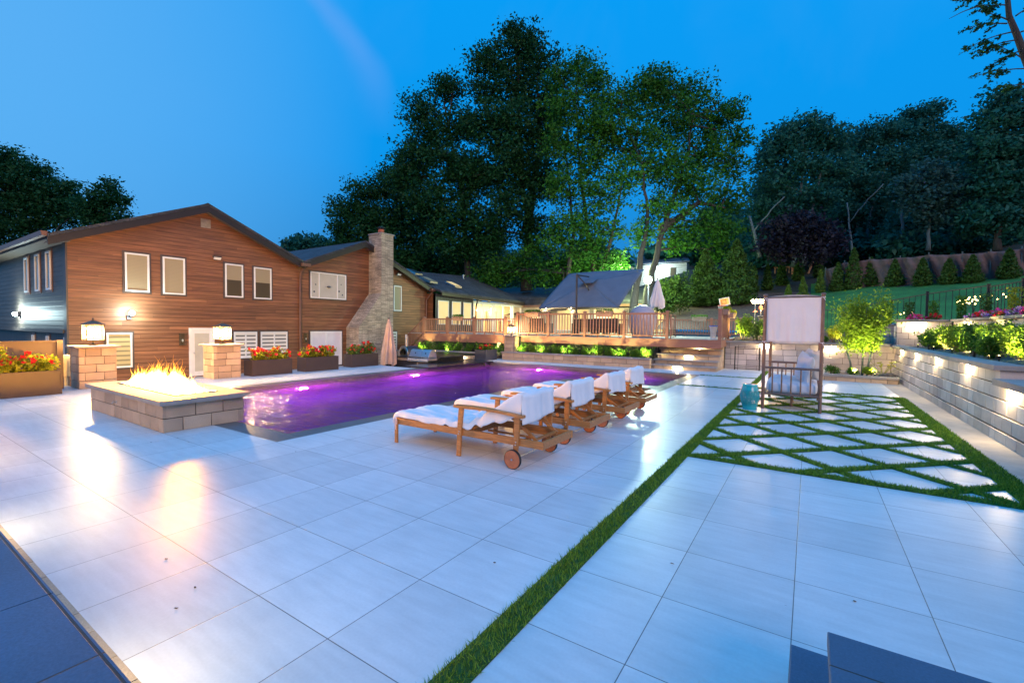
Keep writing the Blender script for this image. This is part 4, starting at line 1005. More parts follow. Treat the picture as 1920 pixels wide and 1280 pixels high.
def win(y0, y1, z0, z1, pane='upper_blind', mull=(), trim=0.065, fw=0.055, x=XF, half=False, trimmat='brown_trim', parent=house, rec=0.0):
    tr = MB(); tr.box(x + 0.002, y0 - trim, z0 - trim, x + 0.022, y1 + trim, z1 + trim)
    t_o = tr.build('window_trim', trimmat, parent)
    f = MB()
    for b_ in ((y0, z0, y1, z0 + fw), (y0, z1 - fw, y1, z1), (y0, z0 + fw, y0 + fw, z1 - fw), (y1 - fw, z0 + fw, y1, z1 - fw)): f.box(x + 0.0225, b_[0], b_[1], x + 0.06, b_[2], b_[3])
    for m_ in mull: f.box(x + 0.0225, m_ - fw * 0.5, z0 + fw, x + 0.056, m_ + fw * 0.5, z1 - fw)
    fo = f.build('window', 'white_trim', parent, bevel=0.004)
    p = MB(); p.box(x + 0.0222, y0 + fw, z0 + fw, x + 0.030, y1 - fw, z1 - fw); po = p.build('pane', pane, fo)
    if half:
        q_ = MB(); zm = z0 + (z1 - z0) * 0.52; q_.box(x + 0.0305, y0 + fw, zm, x + 0.034, y1 - fw, z1 - fw); q_.build('shade', 'upper_blind', fo)
    return fo
win(5.90, 6.60, 2.56, 3.91); win(7.01, 7.72, 2.54, 3.91)
win(9.14, 9.84, 2.56, 3.92, 'window_glass', half=True); win(10.29, 11.04, 2.55, 3.90, 'window_glass', half=True)
tw = win(12.92, 14.91, 2.74, 4.00, 'shade_cloth', mull=(13.38, 14.40))
for (yy, zz, r_) in ((13.12, 3.05, 0.05), (13.2, 3.4, 0.035), (14.5, 3.15, 0.05), (14.62, 3.5, 0.03), (14.7, 2.98, 0.04)):
    mb = MB(); mb.tube([(XF + 0.031, yy, zz), (XF + 0.034, yy, zz)], r_, 12); mb.build('sticker', 'cushion_gray', tw)
mb = MB(); mb.sphere((XF + 0.037, 13.9, 3.33), 0.10, 12, 6, 0.55); mb.box(XF + 0.031, 13.7, 3.325, XF + 0.036, 14.1, 3.335); mb.build('fish_decal', 'cushion_gray', tw)
win(18.10, 18.70, 2.30, 3.74, 'upper_blind')
win(5.37, 6.07, -0.10, 1.11, 'louvre_gold'); win(9.46, 10.40, 0.02, 1.13, 'louvre_blind', mull=(9.93,)); win(10.56, 11.76, -0.02, 1.13, 'louvre_blind', mull=(11.16,))
fd = win(12.91, 14.65, -0.55, 1.14, 'linen', mull=(13.78,), fw=0.10)
win(17.75, 18.35, -0.1, 1.1, 'louvre_blind')
# white door
mb = MB(); mb.box(XF + 0.002, 7.83, -0.60, XF + 0.05, 7.93, 1.29); mb.box(XF + 0.002, 8.62, -0.60, XF + 0.05, 8.72, 1.29); mb.box(XF + 0.002, 7.931, 1.19, XF + 0.05, 8.619, 1.29); do = mb.build('door', 'white_trim', house, bevel=0.004)
bx('door_leaf', 'white_trim', do, XF + 0.002, 7.932, -0.58, XF + 0.03, 8.618, 1.188); bx('door_glass', 'shade_cloth', do, XF + 0.031, 8.02, -0.40, XF + 0.035, 8.53, 1.08)
mb = MB(); mb.sphere((XF + 0.07, 7.99, 0.32), 0.028, 10, 6); mb.build('handle', 'steel', do)
# vent
mb = MB(); mb.box(XF + 0.002, 8.29, 5.22, XF + 0.03, 8.63, 5.56); 
for k in range(6): mb.bar((XF + 0.04, 8.32, 5.27 + 0.048 * k), (XF + 0.04, 8.60, 5.27 + 0.048 * k), 0.02, 0.012)
mb.build('gable_vent', 'counter_stone', house)
def flood(y, z):
    o = MB(); o.box(XF, y - 0.04, z - 0.1, XF + 0.05, y + 0.04, z); o.bar((XF + 0.04, y, z - 0.06), (XF + 0.13, y, z + 0.02), 0.03, 0.03); o.box(XF + 0.1, y - 0.15, z - 0.02, XF + 0.2, y + 0.15, z + 0.05); b_ = o.build('floodlight', 'brown_trim', house)
    q_ = MB(); q_.prism([(XF + 0.201, y - 0.13, z - 0.0), (XF + 0.201, y + 0.13, z - 0.0), (XF + 0.14, y + 0.13, z - 0.085), (XF + 0.14, y - 0.13, z - 0.085)], (0.012, 0, 0)); q_.build('lens', 'white_plastic', b_)
flood(8.80, 4.10); flood(18.4, 4.42)
def sconce(y, z):
    o = MB(); o.box(XF + 0.002, y - 0.09, z - 0.2, XF + 0.02, y + 0.09, z + 0.2)
    for sy in (-1, 1):
        o.box(XF + 0.13, y + sy * 0.09 - 0.008, z - 0.2, XF + 0.146, y + sy * 0.09 + 0.008, z + 0.2)
    o.box(XF + 0.0201, y - 0.1, z + 0.201, XF + 0.15, y + 0.1, z + 0.225); o.box(XF + 0.0201, y - 0.1, z - 0.225, XF + 0.15, y + 0.1, z - 0.201)
    b_ = o.build('wall_lantern', 'lantern_metal', house); q_ = MB(); q_.sphere((XF + 0.08, y, z - 0.05), 0.03, 8, 6, 1.8); q_.build('bulb', 'shade_cloth', b_, smooth=True)
sconce(7.6, 0.86); sconce(12.66, 0.84)
# bluish-white lamp on the wall
mb = MB(); mb.box(XF + 0.002, 5.94, 1.58, XF + 0.06, 6.06, 1.72); mb.bar((XF + 0.05, 6.0, 1.66), (XF + 0.16, 6.02, 1.76), 0.04, 0.04); lo = mb.build('security_lamp', 'cushion_gray', house)
mb = MB(); mb.sphere((XF + 0.2, 6.03, 1.80), 0.085, 12, 8); mb.build('bulb', 'bulb_cool', lo, smooth=True)
point((XF + 0.34, 6.03, 1.82), 130, (0.75, 0.97, 1.0), 0.06, lo)
# side wall windows
def swin(x0, x1, z0, z1, y=4.45):
    t_ = MB(); t_.box(x0 - 0.08, y - 0.022, z0 - 0.08, x1 + 0.08, y - 0.002, z1 + 0.08); t_.build('window_trim', 'gutter_brown', house)
    f = MB(); fw = 0.06
    for b_ in ((x0, z0, x1, z0 + fw), (x0, z1 - fw, x1, z1), (x0, z0 + fw, x0 + fw, z1 - fw), (x1 - fw, z0 + fw, x1, z1 - fw)): f.box(b_[0], y - 0.06, b_[1], b_[2], y - 0.0225, b_[3])
    fo = f.build('window', 'white_trim', house); p = MB(); p.box(x0 + fw, y - 0.030, z0 + fw, x1 - fw, y - 0.0224, z1 - fw); p.build('pane', 'window_glass', fo)
for x_ in (-25.05, -23.5, -22.05): swin(x_ - 0.27, x_ + 0.27, 2.57, 3.89)
for x_ in (-25.1, -23.1, -20.9): swin(x_ - 0.25, x_ + 0.05, -0.2, 0.95, y=4.62)
mb = MB(); mb.box(-26.35, 4.35, 1.66, -26.2, 4.449, 1.85); sl = mb.build('wall_lamp', 'cushion_gray', house)
mb = MB(); mb.sphere((-26.27, 4.30, 1.75), 0.08, 10, 8); mb.build('bulb', 'bulb_cool', sl, smooth=True)
point((-26.27, 4.12, 1.80), 300, (0.72, 0.98, 1.0), 0.06, sl)
mb = MB(); mb.sphere((-25.9, 4.5, 0.45), 0.07, 8, 6); wl = mb.build('outdoor_bulb', 'bulb_warm', house); point((-25.9, 4.35, 0.45), 8, parent=wl)
# chimney
chm = MB()
Y = lambda y: y
prof = [(14.95, -0.65), (17.20, -0.65), (17.20, 6.30), (16.38, 6.30), (16.38, 3.16), (14.95, 1.34)]
chm.prism([(-19.0, y, z) for y, z in prof], (-0.998, 0, 0)); ch = chm.build('chimney', 'chimney_stone', house)
mb = MB(); mb.box(-20.0, 16.34, 6.302, -18.96, 17.24, 6.35); mb.build('chimney_cap', 'capstone', ch)
mb = MB(); mb.lathe([(0.16, 6.36), (0.16, 6.60), (0.14, 6.62), (0.14, 6.36)], (-19.5, 16.79, 0), 14); mb.build('flue', 'clay_red', ch)
mb = MB(); mb.lathe([(0.02, 6.78), (0.24, 6.70), (0.24, 6.68), (0.02, 6.72)], (-19.5, 16.79, 0), 14)
for k in range(4): mb.bar((-19.5 + 0.14 * math.cos(k * 1.57), 16.79 + 0.14 * math.sin(k * 1.57), 6.6), (-19.5 + 0.2 * math.cos(k * 1.57), 16.79 + 0.2 * math.sin(k * 1.57), 6.7), 0.015, 0.015)
mb.build('flue_cap', 'black_metal', ch)
# roof pieces of the second gable and vent
mb = MB(); mb.box(-23.6, 13.3, 4.8, -22.9, 14.0, 5.12); mb.build('skylight', 'steel', house, bevel=0.05)
# sunroom wing: dark part, glass part, return wall
XW = -19.3
wallpoly('wing_wall', 'siding_dark', [(XW, 20.86, 0.9), (XW, 24.6, 0.9), (XW, 24.6, 3.34), (XW, 20.86, 3.45)], thick=(-0.2, 0, 0))
for y0, y1 in ((21.05, 22.05), (22.35, 23.25), (23.5, 24.35)):
    win(y0, y1, 1.55, 3.05, 'lit_blind', x=XW, trim=0.03, trimmat='siding_dark')
wallpoly('wing_wall', 'siding_brown', [(XW - 0.001, 20.86, 0.2), (-24, 20.86, 0.2), (-24, 20.86, 3.6), (XW - 0.001, 20.86, 3.44)], thick=(0, 0.15, 0))
wallpoly('wing_wall', 'room_glow_dim', [(XW - 1.2, 24.7, 0.9), (XW - 1.2, 31, 0.9), (XW - 1.2, 31, 3.2), (XW - 1.2, 24.7, 3.2)], thick=(-0.1, 0, 0))
mb = MB()
for y_ in (24.65, 25.75, 26.9, 27.15, 28.3, 29.4, 29.65, 30.75): mb.box(XW - 0.08, y_ - 0.07, 1.09, XW, y_ + 0.07, 3.2)
mb.box(XW - 0.08, 24.6, 3.0, XW + 0.003, 30.85, 3.2); mb.build('glass_wall_frame', 'white_trim', house)
mb = MB(); mb.box(XW - 0.9, 25.2, 1.1, XW - 0.3, 26.2, 2.0); mb.box(XW - 1.0, 27.6, 1.1, XW - 0.5, 28.2, 2.6); mb.build('interior_cabinet', 'shade_cloth', house)
for y_, z_ in ((25.6, 2.6), (27.4, 2.75), (29.0, 2.7)):
    mb = MB(); mb.sphere((XW - 0.5, y_, z_), 0.07, 8, 6); q_ = mb.build('ceiling_bulb', 'bulb_warm', house); point((XW - 0.45, y_, z_ - 0.12), 80, (1, 0.78, 0.45), 0.08, q_)
YR = 31.0
wallpoly('return_wall', 'shade_cloth', [(XW - 1.3, YR, 0.9), (-7.4, YR, 0.9), (-7.4, YR, 3.25), (XW - 1.3, YR, 3.45)], thick=(0, 0.2, 0))
def rwin(x0, x1, z0, z1, mat='lit_blind'):
    f = MB(); fw = 0.07; y = YR
    for b_ in ((x0, z0, x1, z0 + fw), (x0, z1 - fw, x1, z1), (x0, z0 + fw, x0 + fw, z1 - fw), (x1 - fw, z0 + fw, x1, z1 - fw)): f.box(b_[0], y - 0.05, b_[1], b_[2], y - 0.002, b_[3])
    fo = f.build('window', 'white_trim', house); p = MB(); p.box(x0 + fw, y - 0.02, z0 + fw, x1 - fw, y - 0.003, z1 - fw); p.build('pane', mat, fo)
rwin(-18.4, -17.6, 1.9, 2.6, 'room_glow'); rwin(-16.2, -14.9, 1.2, 2.85); rwin(-14.8, -13.5, 1.2, 2.85); rwin(-13.2, -12.1, 1.2, 2.85, 'room_glow'); rwin(-12.0, -10.9, 1.2, 2.85); rwin(-10.6, -9.5, 1.2, 2.85); rwin(-9.0, -8.1, 1.2, 2.7, 'room_glow_dim')
for x_ in (-17.0, -14.9, -12.1, -9.5):
    mb = MB(); mb.sphere((x_, YR - 0.25, 2.88), 0.05, 8, 6); q_ = mb.build('outdoor_bulb', 'bulb_warm', house); point((x_, YR - 0.5, 2.8), 75, (1, 0.76, 0.40), 0.05, q_)
# wing roofs
def rpoly(name, mat, pts, parent=house, th_=0.12):
    mb = MB(); mb.prism(pts, (0, 0, th_)); return mb.build(name, mat, parent)
rpoly('wing_roof', 'shingles_flat', [(-18.85, 20.9, 3.50), (-18.85, 31.0, 3.30), (-24.5, 31.0, 5.6), (-24.5, 20.9, 5.2)])
rpoly('wing_roof', 'shingles_flat', [(-18.86, 30.55, 3.15), (-6.9, 30.55, 3.10), (-6.9, 34.6, 4.45), (-24.4, 34.6, 4.9), (-21.5, 30.9, 3.8)])
mb = MB(); mb.bar((-18.86, 20.9, 3.42), (-18.86, 30.5, 3.22), 0.12, 0.17); mb.build('wing_gutter', 'fascia_dark', house)
mb = MB(); mb.bar((-18.9, 30.5, 3.06), (-6.9, 30.5, 3.02), 0.12, 0.17); mb.build('wing_gutter', 'gutter_brown', house)
mb = MB(); mb.tube([(-18.85, 24.5, 3.3), (-18.95, 24.6, 3.1), (-19.15, 24.75, 2.85), (-19.22, 24.78, 1.1)], 0.05, 8); mb.build('downspout', 'black_metal', house)
for (x, y, mm_, s_) in ((-20.6, 21.6, 'upper_blind', 1), (-20.4, 23.8, 'lit_blind', 1), (-22.2, 21.9, 'steel', 1)):
    z_ = 3.5 + (-18.85 - x) * 0.40 - (y - 20.9) * 0.02 + 0.12
    mb = MB(); mb.prism([(x - 0.45, y - 0.35, z_ + 0.22), (x + 0.45, y - 0.35, z_ - 0.14), (x + 0.45, y + 0.35, z_ - 0.14), (x - 0.45, y + 0.35, z_ + 0.22)], (0.03, 0, 0.10)); so = mb.build('skylight', 'steel', house)
    mb = MB(); mb.prism([(x - 0.38, y - 0.28, z_ + 0.31), (x + 0.40, y - 0.28, z_ - 0.0), (x + 0.40, y + 0.28, z_ - 0.0), (x - 0.38, y + 0.28, z_ + 0.31)], (0.01, 0, 0.012)); mb.build('pane', mm_, so)
mb = MB(); mb.lathe([(0.07, 0), (0.07, 0.35), (0.12, 0.36), (0.12, 0.42), (0.001, 0.5)], (-23.2, 28.3, 5.1), 10); mb.build('roof_vent', 'steel', house)

# privacy screen, utility box
ps = empty('privacy_screen', 'flat brown panel screen behind the left flower box', 'screen')
bx('panel', 'panel_brown', ps, -13.86, -1.0, -0.1, -13.82, 2.86, 1.04); bx('post', 'panel_brown', ps, -13.90, 2.87, -0.1, -13.80, 2.97, 1.08); bx('top_rail', 'panel_brown', ps, -13.875, -1.0, 1.042, -13.805, 2.868, 1.07)
ub_ = empty('utility_box', 'pale metal utility box on two short posts beside the brown screen', 'box', loc=(-14.4, 3.05, 0))
mb = MB(); mb.box(-0.1, -0.14, 0.22, 0.1, 0.14, 0.72); mb.build('case', 'cream_box', ub_, bevel=0.01)
for y_ in (-0.08, 0.08):
    mb = MB(); mb.box(-0.03, y_ - 0.03, -0.6, 0.03, y_ + 0.03, 0.22); mb.build('post', 'cream_box', ub_)
mb = MB(); mb.tube([(0, 0, 0.72), (0, 0, 0.80)], 0.03, 8); mb.build('cable_gland', 'steel', ub_)

# ================================================================== FLOWER BOXES
def planter(x0, x1, y0, y1, h, label, mat='planter_brown', group='long flower boxes by the pool'):
    o = empty('flower_box', label, 'planter', group)
    mb = MB(); t_ = 0.03
    mb.box(x0, y0, 0.0, x1, y0 + t_, h); mb.box(x0, y1 - t_, 0, x1, y1, h); mb.box(x0, y0 + t_ + .0005, 0, x0 + t_, y1 - t_ - .0005, h); mb.box(x1 - t_, y0 + t_ + .0005, 0, x1, y1 - t_ - .0005, h)
    mb.build('box', mat, o, bevel=0.004)
    mb = MB(); mb.box(x0 + t_ + .001, y0 + t_ + .001, 0.02, x1 - t_ - .001, y1 - t_ - .001, h - 0.04); mb.build('soil', 'mulch', o)
    return o
def flowers(c, rx, ry, h, label, leafm='leaf_green', petal='petal_red', nf=26, n=520, group=None, leaf=0.07, fs=0.058, cat='flowers'):
    o = empty('flowering_plant', label, cat, group)
    mb = MB(); P = []; tips = []
    for _ in range(22):
        a = random.uniform(0, 6.28); q_ = random.random() ** 0.5; e_ = (c[0] + rx * q_ * math.cos(a), c[1] + ry * q_ * math.sin(a), c[2] + h * random.uniform(0.55, 1.0) * (1.1 - 0.45 * q_))
        b_ = (c[0] + rx * 0.4 * q_ * math.cos(a), c[1] + ry * 0.5 * q_ * math.sin(a), c[2]); mb.tube([b_, ((b_[0] + e_[0]) / 2, (b_[1] + e_[1]) / 2, c[2] + h * 0.4), e_], 0.004, 4); tips.append(e_)
        t_ = rng.random(n // 13)[:, None] ** 0.7
        P.append(np.array(b_) + (np.array(e_) - np.array(b_)) * t_ + rng.normal(size=(n // 13, 3)) * np.array([0.045, 0.045, 0.03]))
    mb.build('stem', 'stem', o); leaf_mesh('foliage', leafm, np.concatenate(P), leaf, o)
    mb = MB()
    for k in range(nf):
        e_ = random.choice(tips); p = Vector(e_) + Vector((random.uniform(-.06, .06), random.uniform(-.06, .06), random.uniform(-0.05, 0.03)))
        nrm = Vector((random.uniform(-0.2, 1), random.uniform(-1, 0.3), random.uniform(-0.2, 0.9))).normalized(); a_ = nrm.orthogonal().normalized(); b_ = nrm.cross(a_); s_ = fs * random.uniform(0.8, 1.2)
        vs = [p - nrm * s_ * 0.4]; ph = random.random() * 6
        for j in range(10):
            r_ = s_ * (1 if j % 2 == 0 else 0.62); th_ = ph + j * 0.628; vs.append(p + (a_ * math.cos(th_) + b_ * math.sin(th_)) * r_)
        mb.add(vs, [(0, 1 + j, 1 + (j + 1) % 10) for j in range(10)])
    mb.build('blossoms', petal, o)
    return o
planter(-13.32, -12.86, 0.5, 2.74, 0.49, 'long brown flower box at the left edge, in front of the brown screen')
for y_, lb in ((1.45, 'far left'), (1.95, 'middle'), (2.45, 'right')):
    flowers((-13.08, y_, 0.44), 0.2, 0.28, 0.50, 'red and yellow-green flowering plant, %s one in the box at the left edge' % lb, 'leaf_yellow', nf=20, group='red flowering plants in the boxes')
for (x0, x1, y0, y1, lb, lb2, mt_, lf_) in ((-13.55, -13.08, 6.68, 7.86, 'brown flower box next to the block pillar, below the slatted windows', 'the flower box next to the pillar', 'planter_brown', 'leaf_yellow'),
     (-13.55, -13.08, 8.30, 9.48, 'brown flower box in the middle of three, below the white double door', 'the middle flower box', 'planter_brown', 'leaf_yellow'),
     (-13.72, -13.26, 10.13, 11.30, 'brown flower box below the stone chimney', 'the flower box below the chimney', 'planter_brown', 'leaf_green')):
    planter(x0, x1, y0, y1, 0.45, lb, mt_)
    for k, (f_, w_) in enumerate(((0.25, 'left'), (0.72, 'right'))):
        flowers(((x0 + x1) / 2, y0 + (y1 - y0) * f_, 0.40), 0.24, 0.32, 0.44 + 0.08 * (k if y0 > 8 else 0), 'bushy red blooming plant on the %s side of %s' % (w_, lb2), lf_, nf=34, group='red flowering plants in the boxes')
planter(-12.22, -11.62, 15.72, 16.55, 0.45, 'dark gray flower box standing alone beyond the pool corner', 'planter_gray')
flowers((-11.92, 16.13, 0.40), 0.3, 0.38, 0.32, 'bright red blooming plant in the gray box beyond the pool', 'leaf_box', nf=60, n=700, group='red flowering plants in the boxes')

# ================================================================== LOUNGERS
def make_lounger():
    o = empty('sun_lounger', 'x', 'sun lounger', 'teak loungers in a row by the pool')
    W = 0.66
    mb = MB()
    for y_ in (0, W): mb.box(0.0, y_ - 0.016, 0.235, 2.16, y_ + 0.016, 0.315)
    mb.box(0.0, 0.017, 0.235, 0.035, W - 0.017, 0.315); mb.box(2.125, 0.017, 0.235, 2.158, W - 0.017, 0.315); mb.box(1.12, 0.017, 0.24, 1.16, W - 0.017, 0.31)
    mb.build('frame', 'teak', o, bevel=0.004)
    mb = MB()
    for k in range(13): mb.box(0.06 + 0.082 * k, 0.018, 0.30, 0.115 + 0.082 * k, W - 0.018, 0.318)
    mb.build('seat_slats', 'teak', o)
    for y_ in (0.0, W):
        s_ = -1 if y_ == 0 else 1
        mb = MB(); mb.box(0.0, y_ + s_ * 0.017 - 0.022 * (s_ < 0) * 1, 0, 0.05, y_ + s_ * 0.017 + 0.022 * (s_ > 0), 0.30); mb.build('leg', 'teak', o, bevel=0.003)
        ya = y_ + s_ * 0.032
        mb = MB(); mb.prism([(1.03, ya - 0.014, 0), (1.085, ya - 0.014, 0), (1.10, ya - 0.014, 0.32), (1.125, ya - 0.014, 0.56), (1.06, ya - 0.014, 0.56), (1.04, ya - 0.014, 0.30)], (0, 0.028, 0)); mb.build('leg', 'teak', o, bevel=0.003)
        mb = MB(); mb.prism([(1.80, ya - 0.014, 0.09), (1.85, ya - 0.014, 0.09), (1.875, ya - 0.014, 0.30), (1.885, ya - 0.014, 0.545), (1.82, ya - 0.014, 0.545), (1.815, ya - 0.014, 0.30)], (0, 0.028, 0)); mb.build('leg', 'teak', o, bevel=0.003)
        mb = MB(); top = []
        n_ = 8
        for k in range(n_):
            t0, t1 = k / n_, (k + 1) / n_
            f = lambda t_: (1.0 + 0.93 * t_, 0.575 + 0.018 * math.sin(t_ * 3.14) - 0.02 * t_)
            (xa, za), (xb, zb3) = f(t0), f(t1)
            mb.add([(xa, ya - 0.036, za - 0.014), (xa, ya + 0.036, za - 0.014), (xa, ya + 0.036, za + 0.014), (xa, ya - 0.036, za + 0.014), (xb, ya - 0.036, zb3 - 0.014), (xb, ya + 0.036, zb3 - 0.014), (xb, ya + 0.036, zb3 + 0.014), (xb, ya - 0.036, zb3 + 0.014)],
                   [(0, 4, 5, 1), (1, 5, 6, 2), (2, 6, 7, 3), (3, 7, 4, 0)] + ([(0, 1, 2, 3)] if k == 0 else []) + ([(7, 6, 5, 4)] if k == n_ - 1 else []))
        mb.build('armrest', 'teak', o)
        yw = y_ + s_ * 0.075
        mb = MB(); mb.tube([(1.825, yw - 0.016, 0.102), (1.825, yw + 0.016, 0.102)], 0.096, 28); wh = mb.build('wheel', 'teak_end', o)
        mb = MB(); rr = [(0.0955, -0.017), (0.102, -0.014), (0.102, 0.014), (0.0955, 0.017)]; vs = []
        for r_, d_ in rr:
            for k in range(28): vs.append((1.825 + r_ * math.cos(k * 0.2244), yw + d_, 0.102 + r_ * math.sin(k * 0.2244)))
        mb.add(vs, [(i * 28 + k, i * 28 + (k + 1) % 28, (i + 1) * 28 + (k + 1) % 28, (i + 1) * 28 + k) for i in range(3) for k in range(28)]); mb.build('tyre', 'rubber', wh)
        mb = MB(); mb.tube([(1.825, yw - 0.024, 0.102), (1.825, yw + 0.024, 0.102)], 0.011, 8); mb.build('axle_cap', 'steel', wh)
        mb = MB()
        for (xx, zz) in ((1.065, 0.26), (1.075, 0.29), (1.84, 0.25), (1.845, 0.28)): mb.tube([(xx, ya - 0.022, zz), (xx, ya + 0.022, zz)], 0.007, 8)
        mb.build('bolt', 'steel', o)
    mb = MB(); mb.tube([(1.825, 0.0, 0.102), (1.825, W, 0.102)], 0.012, 8); mb.build('axle', 'steel', o)
    # backrest
    hx, hz_ = 1.17, 0.315; ex, ez = 1.86, 0.73
    mb = MB()
    for y_ in (0.06, W - 0.06): mb.bar((hx, y_, hz_), (ex, y_, ez), 0.028, 0.045)
    for k in range(9):
        t_ = 0.06 + k * 0.11; mb.bar((hx + (ex - hx) * t_ - 0.012, 0.05, hz_ + (ez - hz_) * t_ + 0.028), (hx + (ex - hx) * t_ - 0.012, W - 0.05, hz_ + (ez - hz_) * t_ + 0.028), 0.055, 0.013, up=(-0.5, 0, 0.85))
    mb.build('backrest', 'teak', o)
    mb = MB()
    for y_ in (0.10, W - 0.10): mb.bar((1.62, y_, 0.56), (2.02, y_, 0.285), 0.022, 0.035)
    mb.bar((1.78, 0.11, 0.455), (1.78, W - 0.11, 0.455), 0.03, 0.022); mb.bar((2.0, 0.11, 0.30), (2.0, W - 0.11, 0.30), 0.03, 0.022); mb.build('prop', 'teak', o)
    mb = MB()
    for y_ in (0.045, W - 0.045): mb.bar((1.62, y_, 0.245), (2.12, y_, 0.245), 0.025, 0.03)
    mb.build('prop_rail', 'teak', o)
    mb = MB(); mb.bar((1.12, 0.2, 0.215), (1.75, 0.2, 0.215), 0.03, 0.02); mb.bar((1.12, 0.46, 0.215), (1.75, 0.46, 0.215), 0.03, 0.02); mb.bar((1.70, 0.18, 0.19), (1.70, 0.48, 0.19), 0.05, 0.03); mb.build('slide_tray', 'teak', o)
    return o
def towel(x0, y0, seed, label):
    rs = np.random.RandomState(seed)
    o = empty('towel', label, 'towel', 'white towels draped over the loungers', (x0, y0, 0))
    W = 0.66
    # path of the cloth from the foot, over the cushion, up the back and down behind
    path = [(-0.045, 0.30), (-0.05, 0.345), (-0.01, 0.385), (0.08, 0.392), (0.4, 0.388), (0.8, 0.386), (1.08, 0.384), (1.20, 0.40), (1.38, 0.50), (1.58, 0.63), (1.76, 0.745), (1.84, 0.795), (1.90, 0.80), (1.935, 0.765), (1.94, 0.66), (1.95, 0.56), (1.955, 0.50)]
    S = [0]
    for a, b_ in zip(path, path[1:]): S.append(S[-1] + math.dist(a, b_))
    nu, nv = 110, 44
    f1 = rs.rand(6) * 6; am = rs.rand(6)
    def fn(u, v):
        s_ = u * S[-1]; i = max(0, min(len(S) - 2, int(np.searchsorted(S, s_)) - 1)); t_ = (s_ - S[i]) / (S[i + 1] - S[i])
        x = path[i][0] + (path[i + 1][0] - path[i][0]) * t_; z = path[i][1] + (path[i + 1][1] - path[i][1]) * t_
        back = s_ > S[12]; up = S[7] < s_ < S[12]
        ww = (v - 0.5) * 2; hangw = 0.82 if not up else 0.82 - 0.14 * (s_ - S[7]) / (S[12] - S[7])
        y = W / 2
        drop = 0.075 if not up else 0.075 + 0.20 * ((s_ - S[7]) / (S[12] - S[7])) ** 0.8
        drop *= 0.9 + 0.10 * math.sin(u * 11 + f1[0]) + 0.06 * math.sin(u * 27 + f1[1])
        if back:
            q9 = min(1, (s_ - S[12]) / 0.08); y += ww * (W / 2 + 0.018) ; x += q9 * (0.006 * math.sin(ww * 7 + f1[2]) + 0.003 * math.sin(ww * 17 + f1[3]) - 0.05 * abs(ww) ** 7); z -= 0.05 * math.sin(ww * 2.2 + f1[4]) * max(0, u - 0.85) * 3 + 0.02 * abs(ww) ** 6
        else:
            if abs(ww) < hangw: y += ww / hangw * (W / 2 - 0.0); z += 0.006 * math.sin(u * 60 * 0.5 + ww * 7 + f1[2]) * (1 - abs(ww)) + 0.004 * math.sin(u * 25 + ww * 16 + f1[3])
            else:
                k = (abs(ww) - hangw) / (1 - hangw); sg = 1 if ww > 0 else -1
                y += sg * (W / 2 + 0.012 * math.sin(k * 3.14 * 0.5) + 0.007 * math.sin(u * 50 + f1[5]) * k); z -= k * drop
                x += 0.01 * k * math.sin(u * 40 + f1[1])
            if up: # diagonal folds where the cloth is pulled round the back
                z += 0.011 * math.sin(u * 55 + ww * ww * 9 + f1[0]) * abs(ww)
            if S[5] < s_ < S[8]: z += 0.012 * math.sin((s_ - S[5]) * 28 + ww * 2.5 + f1[4]) * (0.4 + abs(ww))
        return (x, y, z)
    mb = MB(); mb.grid(fn, nu, nv); mb.build('cloth', 'towel', o, smooth=True, solid=0.009)
    mb = MB(); mb.tube([(0.03, -0.045, 0.33), (0.04, -0.06, 0.26), (0.03, -0.05, 0.17)], 0.003, 5); mb.tube([(0.03, -0.045, 0.33), (0.06, -0.055, 0.28), (0.05, -0.05, 0.24)], 0.003, 5); mb.build('tie', 'towel', o)
    return o
L0 = make_lounger()
info = (('nearest teak lounger of the row, with its dark red-brown wheel facing the camera', 'white towel on the nearest lounger'), ('second teak lounger from the camera', 'white towel on the second lounger from the camera'),
        ('third teak lounger from the camera', 'white towel on the third lounger from the camera'), ('farthest teak lounger of the row, next to the pool shelf', 'white towel on the farthest lounger'))
for i, (y_, x_) in enumerate(((4.05, -4.40), (5.27, -4.42), (6.50, -4.40), (7.60, -4.43))):
    o = L0 if i == 0 else copy_tree(L0)
    o.location = (x_, y_, 0); o['label'] = info[i][0]
    towel(x_, y_, 10 + i, info[i][1])

# ================================================================== DAYBED AND STOOL
db = empty('canopy_daybed', 'bronze metal canopy daybed with rails, standing on the turf lattice', 'daybed', loc=(-0.71, 9.8, 0))
Wd, Ld = 0.90, 1.75
for (x, y) in ((0, 0), (Wd, 0), (0, Ld), (Wd, Ld)):
    mb = MB(); mb.tube([(x, y, 0), (x, y, 2.12)], 0.029, 12); mb.lathe([(0.001, 2.12), (0.038, 2.12), (0.042, 2.135), (0.03, 2.155), (0.001, 2.16)], (x, y, 0), 12)
    for z_ in (0.29, 0.50, 0.78, 1.26): mb.lathe([(0.030, z_ - 0.02), (0.034, z_), (0.030, z_ + 0.02)], (x, y, 0), 12)
    mb.build('post', 'bronze', db, smooth=False)
for (x0, y0, x1, y1) in ((0, 0, Wd, 0), (0, Ld, Wd, Ld)):
    mb = MB(); mb.tube([(x0, y0, 0.78), (x1, y1, 0.78)], 0.022, 10); mb.tube([(x0, y0, 0.29), (x1, y1, 0.29)], 0.022, 10); mb.build('rail', 'bronze', db)
    for k in range(1, 6):
        mb = MB(); mb.tube([(x0 + Wd * k / 6, y0, 0.29), (x0 + Wd * k / 6, y0, 0.78)], 0.0125, 8); mb.build('spindle', 'bronze', db)
